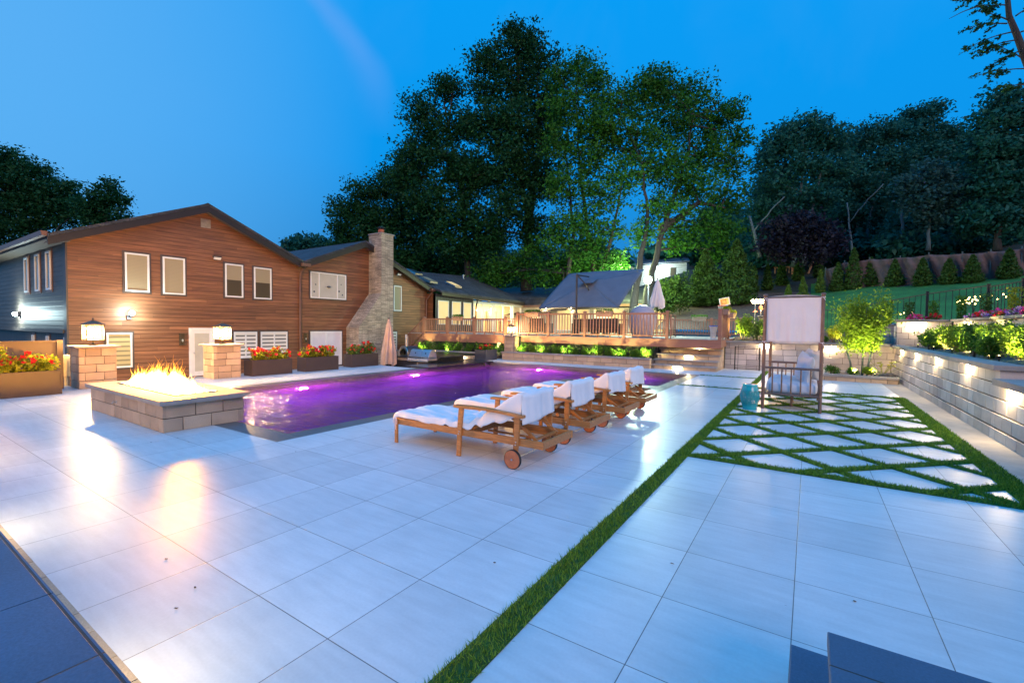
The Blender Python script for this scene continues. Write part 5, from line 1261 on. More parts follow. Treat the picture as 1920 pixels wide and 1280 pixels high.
mb = MB(); mb.tube([(Wd, 0, 0.78), (Wd, Ld, 0.78)], 0.02, 8); mb.tube([(Wd, 0, 0.29), (Wd, Ld, 0.29)], 0.02, 8); mb.tube([(0, 0, 0.29), (0, Ld, 0.29)], 0.02, 8)
for k in range(1, 9): mb.tube([(Wd, Ld * k / 9, 0.29), (Wd, Ld * k / 9, 0.78)], 0.011, 6)
mb.build('back_rail', 'bronze', db)
for (x, y) in ((Wd / 2, 0.6), (Wd / 2, 1.2)):
    mb = MB(); mb.tube([(x, y, 0.0), (x, y, 0.27)], 0.02, 8); mb.lathe([(0.001, 0), (0.032, 0), (0.028, 0.02), (0.001, 0.03)], (x, y, 0), 10); mb.build('leg', 'bronze', db)
mb = MB()
for k in range(9): mb.box(0.02, 0.1 + k * 0.18, 0.265, Wd - 0.02, 0.17 + k * 0.18, 0.285)
mb.build('bed_slats', 'bronze', db)
for (x0, y0, x1, y1) in ((0, 0, Wd, 0), (0, Ld, Wd, Ld), (0, 0, 0, Ld), (Wd, 0, Wd, Ld)):
    mb = MB(); mb.tube([(x0, y0, 2.09), (x1, y1, 2.09)], 0.014, 8); mb.build('canopy_rod', 'bronze', db)
cp = empty('canopy_cloth', 'pale linen cloth hung between the daybed posts', 'canopy', loc=(-0.71, 9.8, 0))
def sheet(ax, y, z0, z1, ph):
    def fn(u, v):
        s_ = 0.02 + u * (Wd - 0.04)
        return (s_, y + 0.010 * math.sin(u * 21 + ph + v) * (0.25 + 0.75 * (1 - v)) + 0.006 * math.sin(u * 47 + ph * 2) * (1 - v), z0 + (z1 - z0) * v - 0.012 * math.sin(u * 3.14) * (1 - v) * (1 if y == 0 else 1) )
    return fn
mb = MB(); mb.grid(sheet(0, 0.0, 1.27, 2.095, 1.0), 60, 24); mb.build('end_sheet', 'linen', cp, smooth=True, solid=0.003)
mb = MB(); mb.grid(sheet(0, Ld, 1.20, 2.095, 2.2), 60, 24); mb.build('end_sheet', 'linen', cp, smooth=True, solid=0.003)
mb = MB(); mb.grid(lambda u, v: (0.02 + (Wd - 0.04) * u, 0.01 + (Ld - 0.02) * v, 2.10 - 0.03 * math.sin(u * 3.14) * math.sin(v * 9.4) ** 2 + 0.03 * math.sin(u * 3.14)), 24, 40); mb.build('top_sheet', 'linen', cp, smooth=True, solid=0.003)
mb = MB()
for x_ in (0.0, Wd):
    for z_ in (1.27, 2.08): mb.tube([(x_ - 0.035, -0.03, z_), (x_, -0.036, z_ - 0.01), (x_ + 0.035, -0.03, z_ + 0.004)], 0.005, 5); mb.tube([(x_, -0.036, z_), (x_ + 0.03, -0.05, z_ - 0.06)], 0.004, 5)
mb.build('tie', 'linen', cp)
mt = empty('mattress', 'thick pale blue mattress lying in the daybed', 'mattress', loc=(-0.71, 9.8, 0))
def puff(w, l, h, z, e=0.3):
    def fn(u, v):
        # closed rounded slab as a superellipsoid
        a = (u - 0.5) * 2 * math.pi; b_ = (v - 0.5) * math.pi
        sg = lambda t_: (1 if t_ >= 0 else -1) * abs(t_) ** e
        x = w / 2 * sg(math.cos(b_)) * sg(math.cos(a)); y = l / 2 * sg(math.cos(b_)) * sg(math.sin(a))
        zz = h / 2 * (1 if math.sin(b_) >= 0 else -1) * abs(math.sin(b_)) ** 0.5
        return (w / 2 + x, l / 2 + y, z + h / 2 + zz + 0.012 * math.sin(x * 12 + y * 9) * (zz > 0))
    return fn
mb = MB(); mb.grid(puff(Wd - 0.07, Ld - 0.07, 0.235, 0.29, 0.22), 64, 24); o = mb.build('cushion', 'mattress', mt, smooth=True); o.location = (0.035, 0.035, 0)
def pillow(x, y, z, w, h, d, rot, mat, label):
    o = empty('pillow', label, 'pillow', 'pillows on the daybed', (-0.71 + x, 9.8 + y, z), 0)
    o.rotation_euler = rot
    def fn(u, v):
        a, b_ = (u - 0.5) * 2, (abs(v * 2 - 1) - 0.5) * 2; sgn = 1 if v > 0.5 else -1
        pinch = 1 - 0.10 * (a * a) * (1 - b_ * b_) ; pinch2 = 1 - 0.12 * (1 - a * a)
        th_ = max(0, (1 - a ** 4)) ** 0.6 * max(0, (1 - b_ ** 4)) ** 0.6
        return (a * w / 2 * (1 - 0.10 * (1 - b_ * b_)), sgn * d / 2 * th_ + 0.006 * math.sin(a * 7 + b_ * 5), (b_ * h / 2) * (1 - 0.10 * (1 - a * a)) + h / 2)
    mb = MB(); mb.grid(fn, 28, 56); mb.build('cushion', mat, o, smooth=True)
    return o
pillow(0.60, 0.42, 0.52, 0.56, 0.54, 0.20, (R(-8), R(10), R(-72)), 'mattress', 'gray-blue pillow, foremost in the pile on the daybed')
pillow(0.73, 0.62, 0.52, 0.60, 0.58, 0.20, (R(-6), R(-6), R(-60)), 'pillow_cream', 'cream pillow leaning against the right rail of the daybed')
pillow(0.66, 0.95, 0.52, 0.60, 0.60, 0.20, (R(-10), R(5), R(-80)), 'pillow_cream', 'striped cream pillow at the back of the daybed pile')
gs = empty('garden_stool', 'turquoise glazed drum stool with pierced sides beside the daybed', 'stool', loc=(-0.905, 9.55, 0))
m, n, b = MATS['teal_glaze'], MATS['teal_glaze'].node_tree, None
pm, n, b = newmat('teal_pierced')
t = n.nodes.new('ShaderNodeTexCoord'); s3 = n.nodes.new('ShaderNodeSeparateXYZ'); n.links.new(t.outputs['Object'], s3.inputs[0])
ang = mth(n, 'MULTIPLY', mth(n, 'ARCTAN2', s3.outputs['Y'], s3.outputs['X']), 0.17)
cv = n.nodes.new('ShaderNodeCombineXYZ'); n.links.new(ang, cv.inputs[0]); n.links.new(s3.outputs['Z'], cv.inputs[1])
vo = node(n, 'ShaderNodeTexVoronoi', Scale=30.0); vo.voronoi_dimensions = '2D'; vo.feature = 'DISTANCE_TO_EDGE'; vo.inputs['Randomness'].default_value = 0.45
n.links.new(cv.outputs[0], vo.inputs['Vector'])
hole = mth(n, 'GREATER_THAN', vo.outputs['Distance'], 0.19)
band = mth(n, 'MULTIPLY', mth(n, 'GREATER_THAN', s3.outputs['Z'], 0.085), mth(n, 'LESS_THAN', s3.outputs['Z'], 0.365))
n.links.new(mth(n, 'SUBTRACT', 1.0, mth(n, 'MULTIPLY', hole, band)), b.inputs['Alpha'])
b.inputs['Base Color'].default_value = (0.015, 0.38, 0.43, 1); b.inputs['Roughness'].default_value = 0.12
prof = [(0.115, 0.0), (0.12, 0.01), (0.118, 0.04), (0.14, 0.10), (0.162, 0.18), (0.168, 0.24), (0.160, 0.32), (0.138, 0.40), (0.128, 0.43), (0.13, 0.45)]
mb = MB(); mb.lathe(prof, n=48); mb.build('drum', 'teal_pierced', gs, smooth=True)
mb = MB(); mb.lathe([(r_ - 0.012, z_) for r_, z_ in prof], n=48); mb.build('inner_skin', 'teal_pierced', gs, smooth=True)
mb = MB(); mb.lathe([(0.131, 0.448), (0.128, 0.462), (0.11, 0.468), (0.02, 0.468), (0.02, 0.455), (0.11, 0.45)], n=48); mb.build('top', 'teal_glaze', gs, smooth=True)
# black gate frame leaning on the back wall
ga = empty('metal_gate', 'thin black metal gate frame leaning on the block wall beside the steps', 'gate')
mb = MB()
mb.tube([(-2.27, 18.42, 0.0), (-2.27, 18.50, 0.86)], 0.020, 8); mb.tube([(-1.47, 18.42, 0.0), (-1.47, 18.50, 0.86)], 0.020, 8)
mb.tube([(-2.27, 18.43, 0.05), (-1.47, 18.43, 0.05)], 0.011, 6); mb.tube([(-2.27, 18.49, 0.83), (-1.47, 18.49, 0.83)], 0.011, 6); mb.tube([(-2.27, 18.485, 0.77), (-1.47, 18.485, 0.77)], 0.008, 6); mb.build('frame', 'black_metal', ga)
mb = MB(); mb.tube([(-2.17, 18.44, 0.0), (-2.17, 18.52, 0.90), (-1.50, 18.52, 0.90), (-1.50, 18.47, 0.4)], 0.008, 6); mb.tube([(-2.17, 18.45, 0.12), (-1.5, 18.45, 0.12)], 0.007, 6); mb.build('wire_frame', 'black_metal', ga)

# ================================================================== OUTDOOR KITCHEN
bar = empty('swim_up_bar', 'dark granite bar counter overhanging the far edge of the pool', 'bar counter')
mb = MB(); mb.prism([(-10.88, 11.45, 0.005), (-10.88, 15.24, 0.005), (-12.1, 15.24, 0.005), (-12.1, 11.45, 0.005)], (0, 0, 0.045)); mb.build('counter_slab', 'granite', bar, bevel=0.004)
mb = MB(); mb.box(-11.9, 11.6, -0.6, -11.42, 15.2, 0.004); mb.build('base_wall', 'counter_stone', bar)
mb = MB(); mb.box(-11.03, 14.75, -0.11, -10.93, 14.83, 0.004); mb.build('bracket', 'steel', bar)
kc = empty('kitchen_counter', 'stone outdoor kitchen counter with a dark top, below the stairs', 'counter')
mb = MB(); mb.box(-14.6, 12.75, -0.6, -12.7, 13.4, 0.20); mb.box(-14.6, 13.41, -0.6, -13.3, 16.3, 0.20); mb.build('base_wall', 'counter_stone', kc)
mb = MB(); mb.box(-14.65, 12.70, 0.201, -12.4, 13.45, 0.245); mb.box(-14.65, 13.451, 0.201, -12.2, 16.4, 0.245); mb.build('counter_slab', 'granite', kc, bevel=0.004)
mb = MB(); mb.box(-14.55, 12.725, -0.35, -12.75, 12.748, 0.1); mb.build('door_panel', 'black_metal', kc)
# grill
gr = empty('gas_grill', 'built-in stainless steel grill with two lids and a row of knobs', 'grill', loc=(-13.2, 12.66, -0.02), rz=R(-90)); gr.scale = (0.85, 0.70, 0.95)
GLn = 1.55
mb = MB(); mb.box(-0.65, 0.0, 0.15, -0.05, GLn, 0.26); mb.build('firebox', 'steel_brushed', gr, bevel=0.01)
for (y0, y1) in ((0.02, 0.92), (0.94, GLn - 0.02)):
    mb = MB(); pr3 = [(-0.10, 0.27), (-0.08, 0.30), (-0.24, 0.56), (-0.34, 0.60), (-0.58, 0.58), (-0.64, 0.27)]
    mb.prism([(x, y0, z) for x, z in pr3], (0, y1 - y0, 0)); ld = mb.build('lid', 'steel_brushed', gr, bevel=0.012)
    mb = MB(); mb.tube([(-0.045, y0 + 0.06, 0.34), (-0.045, y1 - 0.06, 0.34)], 0.012, 8); mb.tube([(-0.09, y0 + 0.1, 0.33), (-0.045, y0 + 0.1, 0.34)], 0.008, 6); mb.tube([(-0.09, y1 - 0.1, 0.33), (-0.045, y1 - 0.1, 0.34)], 0.008, 6); mb.build('handle', 'steel', ld)
    mb = MB(); mb.lathe([(0.001, 0), (0.035, 0.0), (0.03, 0.01), (0.001, 0.012)], (0, 0, 0), 12); g_ = mb.build('gauge', 'black_metal', ld); g_.location = (-0.165, (y0 + y1) / 2, 0.455); g_.rotation_euler = (0, R(58), 0)
mb = MB(); mb.prism([(-0.05, 0.0, 0.26), (0.0, 0.0, 0.13), (-0.04, 0.0, 0.10), (-0.1, 0, 0.2)], (0, GLn, 0)); mb.build('control_panel', 'steel_brushed', gr)
for k in range(10):
    mb = MB(); y_ = 0.12 + k * 0.14 + (0.06 if k > 5 else 0); mb.tube([(-0.02, y_, 0.19), (0.02, y_, 0.205)], 0.026, 10); mb.build('knob', 'steel', gr)
# pizza oven
po = empty('pizza_oven', 'round-mouthed steel pizza oven with a dark barrel roof', 'oven', loc=(-13.72, 13.25, 0.247), rz=R(-90)); po.scale = (0.62, 0.66, 0.95)
mb = MB(); n_ = 16
def arch(r_, x, zc=0.10): return [(x, r_ * math.cos(math.pi * k / n_), zc + r_ * math.sin(math.pi * k / n_)) for k in range(n_ + 1)]
outer, inner = arch(0.40, 0.5, 0.03), arch(0.29, 0.5, 0.03)
mb.add([(x + dx, y, z) for (x, y, z) in outer for dx in (0,)] + inner, [(i, i + 1, n_ + 1 + i + 1, n_ + 1 + i) for i in range(n_)])
mb.add([(0.5, y, z) for _, y, z in inner] + [(0.15, y, z) for _, y, z in inner], [(i, i + 1, n_ + 1 + i + 1, n_ + 1 + i) for i in range(n_)])
mb.add([(0.5, y, z) for _, y, z in outer] + [(0.42, y, z) for _, y, z in outer], [(i, i + 1, n_ + 1 + i + 1, n_ + 1 + i) for i in range(n_)])
mb.box(0.1, -0.40, 0, 0.5, 0.40, 0.03); mb.build('mouth', 'steel', po)
mb = MB(); a1 = arch(0.38, 0.42, 0.03); a2 = arch(0.38, -0.6, 0.03)
mb.add(a1 + a2, [(i, i + 1, n_ + 1 + i + 1, n_ + 1 + i) for i in range(n_)]); mb.add(a2, [tuple(range(n_ + 1))]); mb.build('barrel', 'oven_black', po, smooth=True)
mb = MB(); mb.tube([(0.2, 0, 0.4), (0.2, 0, 0.75)], 0.06, 12); mb.build('flue', 'steel', po)
# closed peach umbrella
def closed_umbrella(name, label, x, y, z0, z1, zt_, r_, mat, pole, group=None, folds=8, seed=1, twist=0.0):
    o = empty(name, label, 'umbrella', group, (x, y, 0))
    rs = random.Random(seed)
    mb = MB(); mb.tube([(0, 0, z0), (0, 0, zt_)], 0.024, 10); mb.build('pole', pole, o)
    nn_, mm_ = 64, 26; vs = []
    ph = rs.random() * 6
    for i in range(mm_ + 1):
        t_ = i / mm_; z = zt_ - (zt_ - z1) * t_
        rr = r_ * (0.12 + 0.88 * math.sin(min(1, t_ * 1.1) * 1.57) ** 0.9) * (1 - 0.22 * max(0, math.sin(t_ * 3.14 * 1.6 - 0.6)) * 0.6)
        for k in range(nn_):
            a = 6.283 * k / nn_; f = 1 + 0.30 * t_ ** 0.5 * math.sin(a * folds + ph + t_ * (3 + twist)) + 0.08 * math.sin(a * folds * 2.3 + t_ * 5)
            zz = z - (0.10 * max(0, math.sin(a * folds / 2 + ph)) if i == mm_ else 0)
            vs.append((rr * f * math.cos(a), rr * f * math.sin(a), zz))
    mb = MB(); mb.add(vs, [(i * nn_ + k, i * nn_ + (k + 1) % nn_, (i + 1) * nn_ + (k + 1) % nn_, (i + 1) * nn_ + k) for i in range(mm_) for k in range(nn_)]); mb.build('canopy', mat, o, smooth=True)
    mb = MB(); mb.sphere((0, 0, zt_ + 0.03), 0.035, 10, 6); mb.build('finial', pole, o)
    return o
closed_umbrella('closed_umbrella', 'closed peach umbrella standing beside the stone chimney base', -14.0, 12.45, -0.6, -0.05, 1.72, 0.25, 'peach_canvas', 'brown_trim', seed=3)

# ================================================================== DECK
dk = empty('deck', 'raised wood deck with fascia and baluster railings beyond the pool', 'deck')
mb = MB()
y = 17.62
while y < 24.2: mb.box(-18.3, y + 0.003, 1.05, -2.66, y + 0.137, 1.088); y += 0.14
y = 24.2
while y < 30.9: mb.box(-19.25, y + 0.003, 1.05, -7.1, y + 0.137, 1.088); y += 0.14
mb.build('deck_boards', 'deck_floor', dk)
mb = MB(); mb.box(-17.2, 17.57, 0.68, -11.56, 17.612, 1.088); mb.box(-11.0, 17.57, 0.78, -2.62, 17.612, 1.088)
mb.box(-2.658, 17.613, 0.82, -2.62, 24.3, 1.086); mb.build('fascia', 'deck_board', dk)
mb = MB()
x = -17.15
while x < -4.95: mb.box(x, 17.66, 0.0, x + 0.03, 17.68, 0.74); x += 0.095
z = 0.05
while z < 0.74: mb.box(-17.15, 17.641, z, -4.95, 17.655, z + 0.03); z += 0.095
mb.box(-17.2, 17.80, -0.5, -4.9, 17.82, 1.04); mb.build('lattice_skirt', 'dark_lattice', dk)
def railing(p0, p1, z0, ztop, posts, mat='deck_board', spacing=0.125, parent=dk, endpost=True, bal=0.032):
    a = Vector((*p0, 0)); b_ = Vector((*p1, 0)); d = (b_ - a); L_ = d.length; d.normalize()
    ts = sorted(set([0, L_] + posts)) if endpost else posts
    for t_ in ts:
        c = a + d * t_
        mb = MB(); mb.box(c.x - 0.052, c.y - 0.052, z0, c.x + 0.052, c.y + 0.052, ztop + 0.05); mb.box(c.x - 0.07, c.y - 0.07, ztop + 0.051, c.x + 0.07, c.y + 0.07, ztop + 0.075)
        mb.add([(c.x - 0.065, c.y - 0.065, ztop + 0.0755), (c.x + 0.065, c.y - 0.065, ztop + 0.0755), (c.x + 0.065, c.y + 0.065, ztop + 0.0755), (c.x - 0.065, c.y + 0.065, ztop + 0.0755), (c.x, c.y, ztop + 0.11)], [(0, 1, 4), (1, 2, 4), (2, 3, 4), (3, 0, 4)]); mb.build('post', mat, parent)
    for s_, e_ in zip(ts, ts[1:]):
        A, B = a + d * (s_ + 0.054), a + d * (e_ - 0.054)
        mb = MB(); mb.bar((A.x, A.y, ztop), (B.x, B.y, ztop), 0.085, 0.035); mb.bar((A.x, A.y, ztop - 0.035), (B.x, B.y, ztop - 0.035), 0.035, 0.03); mb.bar((A.x, A.y, z0 + 0.10), (B.x, B.y, z0 + 0.10), 0.04, 0.055)
        n_ = max(1, int((e_ - s_ - 0.1) / spacing))
        for k in range(n_):
            c = A.lerp(B, (k + 0.5) / n_); mb.box(c.x - bal / 2, c.y - bal / 2, z0 + 0.128, c.x + bal / 2, c.y + bal / 2, ztop - 0.05)
        for k in (0.33, 0.67):
            c = A.lerp(B, k); mb.box(c.x - 0.02, c.y - 0.02, z0, c.x + 0.02, c.y + 0.02, z0 + 0.072)
        mb.build('rail_panel', mat, parent)
railing((-17.09, 17.64), (-11.92, 17.64), 1.088, 1.84, [1.60, 3.35])
railing((-11.92, 17.64), (-11.22, 17.64), 1.088, 1.84, [], endpost=False) if False else None
mb = MB(); mb.bar((-11.86, 17.64, 1.84), (-11.30, 17.64, 1.84), 0.085, 0.035); mb.bar((-11.86, 17.64, 1.19), (-11.30, 17.64, 1.19), 0.04, 0.055)
for k in range(4): mb.box(-11.79 + 0.125 * k, 17.625, 1.22, -11.76 + 0.125 * k, 17.655, 1.79)
mb.build('rail_panel', 'deck_board', dk)
railing((-11.24, 17.64), (-4.52, 17.64), 1.088, 2.06, [1.62, 3.34, 5.04])
mb = MB(); mb.box(-2.74, 17.60, 1.088, -2.62, 17.70, 2.18); mb.box(-2.76, 17.58, 2.181, -2.60, 17.72, 2.205); mb.build('post', 'deck_board', dk)
mb = MB(); mb.box(-4.42, 17.66, 1.10, -4.38, 17.70, 2.02); mb.tube([(-4.40, 17.68, 1.15), (-4.40, 18.4, 1.15), (-4.40, 18.4, 2.0), (-4.40, 17.68, 2.0)], 0.018, 6); mb.build('open_gate', 'deck_board', dk)
railing((-9.0, 24.1), (-2.75, 24.1), 1.12, 1.93, [3.1, 4.95], 'deck_board', 0.125)
railing((-2.68, 17.75), (-2.68, 19.6), 1.088, 2.08, [], 'deck_board', 0.125)
# stair on the left end
mb = MB()
for k in range(6): mb.box(-17.3 - 0.28 * (k + 1), 17.7, 0.82 - 0.24 * k, -17.3 - 0.28 * k, 18.9, 0.86 - 0.24 * k)
mb.prism([(-17.2, 17.66, 1.0), (-18.95, 17.66, -0.50), (-18.95, 17.66, -0.62), (-18.55, 17.66, -0.62), (-17.2, 17.66, 0.66)], (0, 0.035, 0)); mb.build('stair', 'deck_board', dk)
mb = MB(); mb.bar((-17.15, 17.64, 1.84), (-18.35, 17.64, 0.92), 0.085, 0.035, up=(0.6, 0, 0.8)); mb.bar((-17.15, 17.64, 1.16), (-18.35, 17.64, 0.22), 0.04, 0.05, up=(0.6, 0, 0.8))
for k in range(10):
    x_ = -17.24 - 0.115 * k; zt2 = 1.84 - (-17.15 - x_) * 0.767; mb.box(x_ - 0.015, 17.625, zt2 - 0.66, x_ + 0.015, 17.655, zt2 - 0.03)
mb.build('stair_rail', 'deck_board', dk)
mb = MB(); mb.box(-18.47, 17.58, -0.6, -18.36, 17.69, 0.98); mb.build('newel_post', 'white_trim', dk)
pb_ = MB(); pb_.box(-12.28, 17.50, 0.50, -12.10, 17.56, 0.72); o = pb_.build('outlet_cover', 'cream_box'); o.parent = dk

# boxes of plants hung on the railings
def railbox(x, y, z, L_, label, mat='terracotta', leafm='leaf_box', ry=0.0, lit=False):
    o = empty('rail_planter', label, 'planter', 'planters hooked on the deck railings', (x, y, z), ry)
    mb = MB(); mb.prism([(-L_ / 2, -0.07, 0), (L_ / 2, -0.07, 0), (L_ / 2 + 0.03, -0.10, 0.2), (-L_ / 2 - 0.03, -0.10, 0.2)], (0, 0.19, 0)); mb.build('pot', mat, o, bevel=0.01)
    mb = MB(); mb.box(-L_ / 2 - 0.035, -0.115, 0.17, L_ / 2 + 0.035, 0.105, 0.205); mb.build('rim', mat, o)
    n_ = 420; P = np.stack([(rng.random(n_) - .5) * (L_ + 0.12), (rng.random(n_) - .5) * 0.26, 0.2 + 0.11 * rng.random(n_)], 1); P[:, 2] -= 0.10 * (np.abs(P[:, 1]) > 0.1) * rng.random(n_)
    leaf_mesh('foliage', leafm, P, 0.05, o)
    return o
railbox(-14.75, 17.56, 1.74, 0.5, 'left planter box on the left railing, in front of the lit sunroom windows')
railbox(-11.3, 18.9, 1.95, 0.5, 'small golden-lit planter behind the railing corner', leafm='leaf_yellow')
railbox(-10.38, 17.56, 1.93, 0.6, 'planter box on the middle railing, left of the navy umbrella')
railbox(-7.0, 17.56, 1.93, 0.62, 'planter box on the middle railing, under the right side of the navy umbrella')
railbox(-4.6, 24.03, 1.86, 0.62, 'pale planter box on the rear railing', 'counter_stone')
railbox(-2.55, 18.2, 2.0, 0.45, 'yellow-lit planter box on the short side railing, nearer one', 'terracotta', 'leaf_yellow', R(90))
railbox(-2.5, 19.2, 1.9, 0.6, 'yellow-lit planter box on the short side railing, farther one', 'terracotta', 'leaf_yellow', R(90))

# big navy cantilever umbrella, square canopy tilted to the camera
um = empty('cantilever_umbrella', 'large square navy umbrella on a dark pole, tilted towards the pool', 'umbrella')
A, B, C_, D_ = (-11.35, 19.7, 2.38), (-10.9, 22.2, 4.35), (-6.85, 22.2, 4.35), (-7.2, 19.7, 2.38)
Pk = Vector((-9.1, 20.75, 3.75))
mb = MB()
def panel(p, q_):
    p, q_ = Vector(p), Vector(q_)
    def fn(u, v):
        base = p.lerp(q_, u); t_ = Pk.lerp(base, v)
        t_.z -= 0.07 * math.sin(v * 3.14) + 0.09 * math.sin(u * 3.14) * (v ** 2) * -0.4
        return t_
    return fn
for p, q_ in ((A, B), (B, C_), (C_, D_), (D_, A)): mb.grid(panel(p, q_), 14, 10)
mb.build('canopy', 'navy_canvas', um, smooth=True, solid=0.006)
mb = MB(); mb.add([Pk + Vector(v) for v in ((-0.38, -0.42, -0.14), (-0.32, 0.35, 0.14), (0.35, 0.35, 0.14), (0.38, -0.42, -0.14), (0, 0, 0.12))], [(0, 1, 4), (1, 2, 4), (2, 3, 4), (3, 0, 4)]); mb.build('vent', 'navy_canvas', um)
mb = MB(); mb.tube([(-9.1, 19.35, 1.1), (-9.1, 19.35, 3.95)], 0.045, 10); mb.box(-9.17, 19.28, 1.9, -9.03, 19.42, 2.15); mb.build('pole', 'dark_pole', um)
mb = MB(); mb.tube([(-9.1, 19.35, 3.92), (-8.72, 19.62, 3.42), (-8.66, 19.75, 3.2)], 0.03, 8); mb.tube([(-9.1, 19.35, 3.9), (-9.1, 20.7, 3.95)], 0.03, 8); mb.build('arm', 'dark_pole', um)
mb = MB(); mb.box(-9.6, 18.85, 1.09, -8.6, 19.85, 1.15); mb.build('base', 'black_metal', um)
for c_ in (A, B, C_, D_):
    mb = MB(); mb.bar(Pk - Vector((0, 0, 0.25)), Vector(c_) - Vector((0, 0, 0.06)), 0.02, 0.02); mb.build('rib', 'dark_pole', um)
closed_umbrella('closed_umbrella', 'closed white patterned umbrella behind the ball-shaped cover', -5.85, 21.0, 1.09, 2.45, 3.70, 0.26, 'linen', 'dark_pole', folds=9, seed=8)
# silvery ball shaped cover (hanging egg chair under a cover)
bc = empty('covered_egg_chair', 'round silvery cover over an egg chair at the end of the railing', 'covered chair', loc=(-6.3, 20.3, 1.09))
mb = MB()
mb.lathe([(0.38, 0.0), (0.44, 0.08), (0.56, 0.35), (0.62, 0.65), (0.60, 0.92), (0.50, 1.16), (0.33, 1.33), (0.12, 1.42), (0.001, 1.43)], n=36); mb.build('cover', 'silver_cover', bc, smooth=True)
mb = MB(); mb.lathe([(0.45, 0), (0.45, 0.03), (0.001, 0.03)], n=24); mb.build('base', 'black_metal', bc)
# wicker furniture
def chair(x, y, rz, label, w=0.8):
    o = empty('wicker_chair', label, 'chair', 'dark wicker seats behind the railing', (x, y, 1.09), rz)
    for nm, b_ in (('seat', (-w / 2 + 0.09, -0.38, 0.16, w / 2 - 0.09, 0.36, 0.34)), ('backrest', (-w / 2 + 0.09, 0.28, 0.345, w / 2 - 0.09, 0.40, 0.80)), ('arm', (-w / 2, -0.40, 0.08, -w / 2 + 0.088, 0.40, 0.58)), ('arm', (w / 2 - 0.088, -0.40, 0.08, w / 2, 0.40, 0.58))):
        mb = MB(); mb.box(*b_); mb.build(nm, 'wicker', o, bevel=0.02)
    mb = MB(); mb.box(-w / 2 + 0.1, -0.36, 0.342, w / 2 - 0.1, 0.27, 0.45); mb.build('cushion', 'cushion_gray', o, bevel=0.03)
    for sx in (-1, 1):
        for sy in (-1, 1):
            mb = MB(); mb.box(sx * w / 2 - 0.02 - sx * 0.03, sy * 0.36 - 0.02, 0, sx * w / 2 + 0.02 - sx * 0.03, sy * 0.36 + 0.02, 0.078); mb.build('foot', 'wicker', o)
chair(-10.9, 19.2, R(180), 'dark wicker armchair behind the first section of the middle railing', 0.95)
chair(-8.9, 20.6, R(180), 'wide dark wicker sofa under the navy umbrella, left one', 1.7)
chair(-7.6, 19.5, R(180), 'dark wicker seat under the right half of the navy umbrella', 1.3)
tb = empty('patio_table', 'long pale dining table behind the left railing', 'table', loc=(-15.4, 20.5, 1.09))
mb = MB(); mb.box(-1.6, -0.5, 0.70, 1.6, 0.5, 0.74); mb.build('tabletop', 'white_trim', tb)
for sx in (-1, 1):
    for sy in (-1, 1):
        mb = MB(); mb.box(sx * 1.5 - 0.03, sy * 0.42 - 0.03, 0, sx * 1.5 + 0.03, sy * 0.42 + 0.03, 0.70); mb.build('leg', 'black_metal', tb)
# toy basketball hoops
hp = empty('basketball_hoop', 'toy basketball hoop with a bright backboard, standing beyond the deck', 'basketball hoop', loc=(-3.35, 23.3, 1.3))
mb = MB(); mb.bar((0.22, 0.05, 0), (0.05, 0.05, 1.5), 0.09, 0.09); mb.build('pole', 'blue_plastic', hp)
mb = MB(); mb.bar((-0.24, 0, 1.42), (0.20, 0, 1.50), 0.03, 0.36, up=(-0.18, 0, 1)); mb.build('backboard', 'white_plastic', hp, bevel=0.01)
mb = MB(); mb.bar((-0.20, -0.017, 1.43), (0.16, -0.017, 1.495), 0.006, 0.29, up=(-0.18, 0, 1)); mb.build('backboard_face', 'yellow_plastic', hp)
mb = MB()
for (a_, b_) in (((-0.12, 1.34), (0.06, 1.37)), ((-0.15, 1.52), (0.03, 1.555)), ((-0.12, 1.34), (-0.15, 1.52)), ((0.06, 1.37), (0.03, 1.555))): mb.bar((a_[0], -0.025, a_[1]), (b_[0], -0.025, b_[1]), 0.006, 0.02)
mb.tube([(-0.10 + 0.17 * math.cos(k * 0.524), -0.2 + 0.17 * math.sin(k * 0.524), 1.26) for k in range(13)], 0.014, 6); mb.build('rim', 'red_plastic', hp)
mb = MB()
for k in range(12):
    a = k * 0.524; mb.tube([(-0.10 + 0.165 * math.cos(a), -0.2 + 0.165 * math.sin(a), 1.25), (-0.10 + 0.09 * math.cos(a + 0.4), -0.2 + 0.09 * math.sin(a + 0.4), 1.03)], 0.006, 4)
mb.build('net', 'net', hp)
hp2 = empty('toy_hoop', 'low toy hoop with a blue rim and white net beside the right deck post', 'toy hoop', loc=(-3.05, 18.6, 1.09))
mb = MB(); mb.tube([(0.15 * math.cos(k * 0.524), 0.15 * math.sin(k * 0.524), 0.50) for k in range(13)], 0.018, 6); mb.build('rim', 'blue_plastic', hp2)
mb = MB(); mb.lathe([(0.145, 0.49), (0.10, 0.25), (0.10, 0.05), (0.12, 0)], n=16); mb.build('net', 'net', hp2)

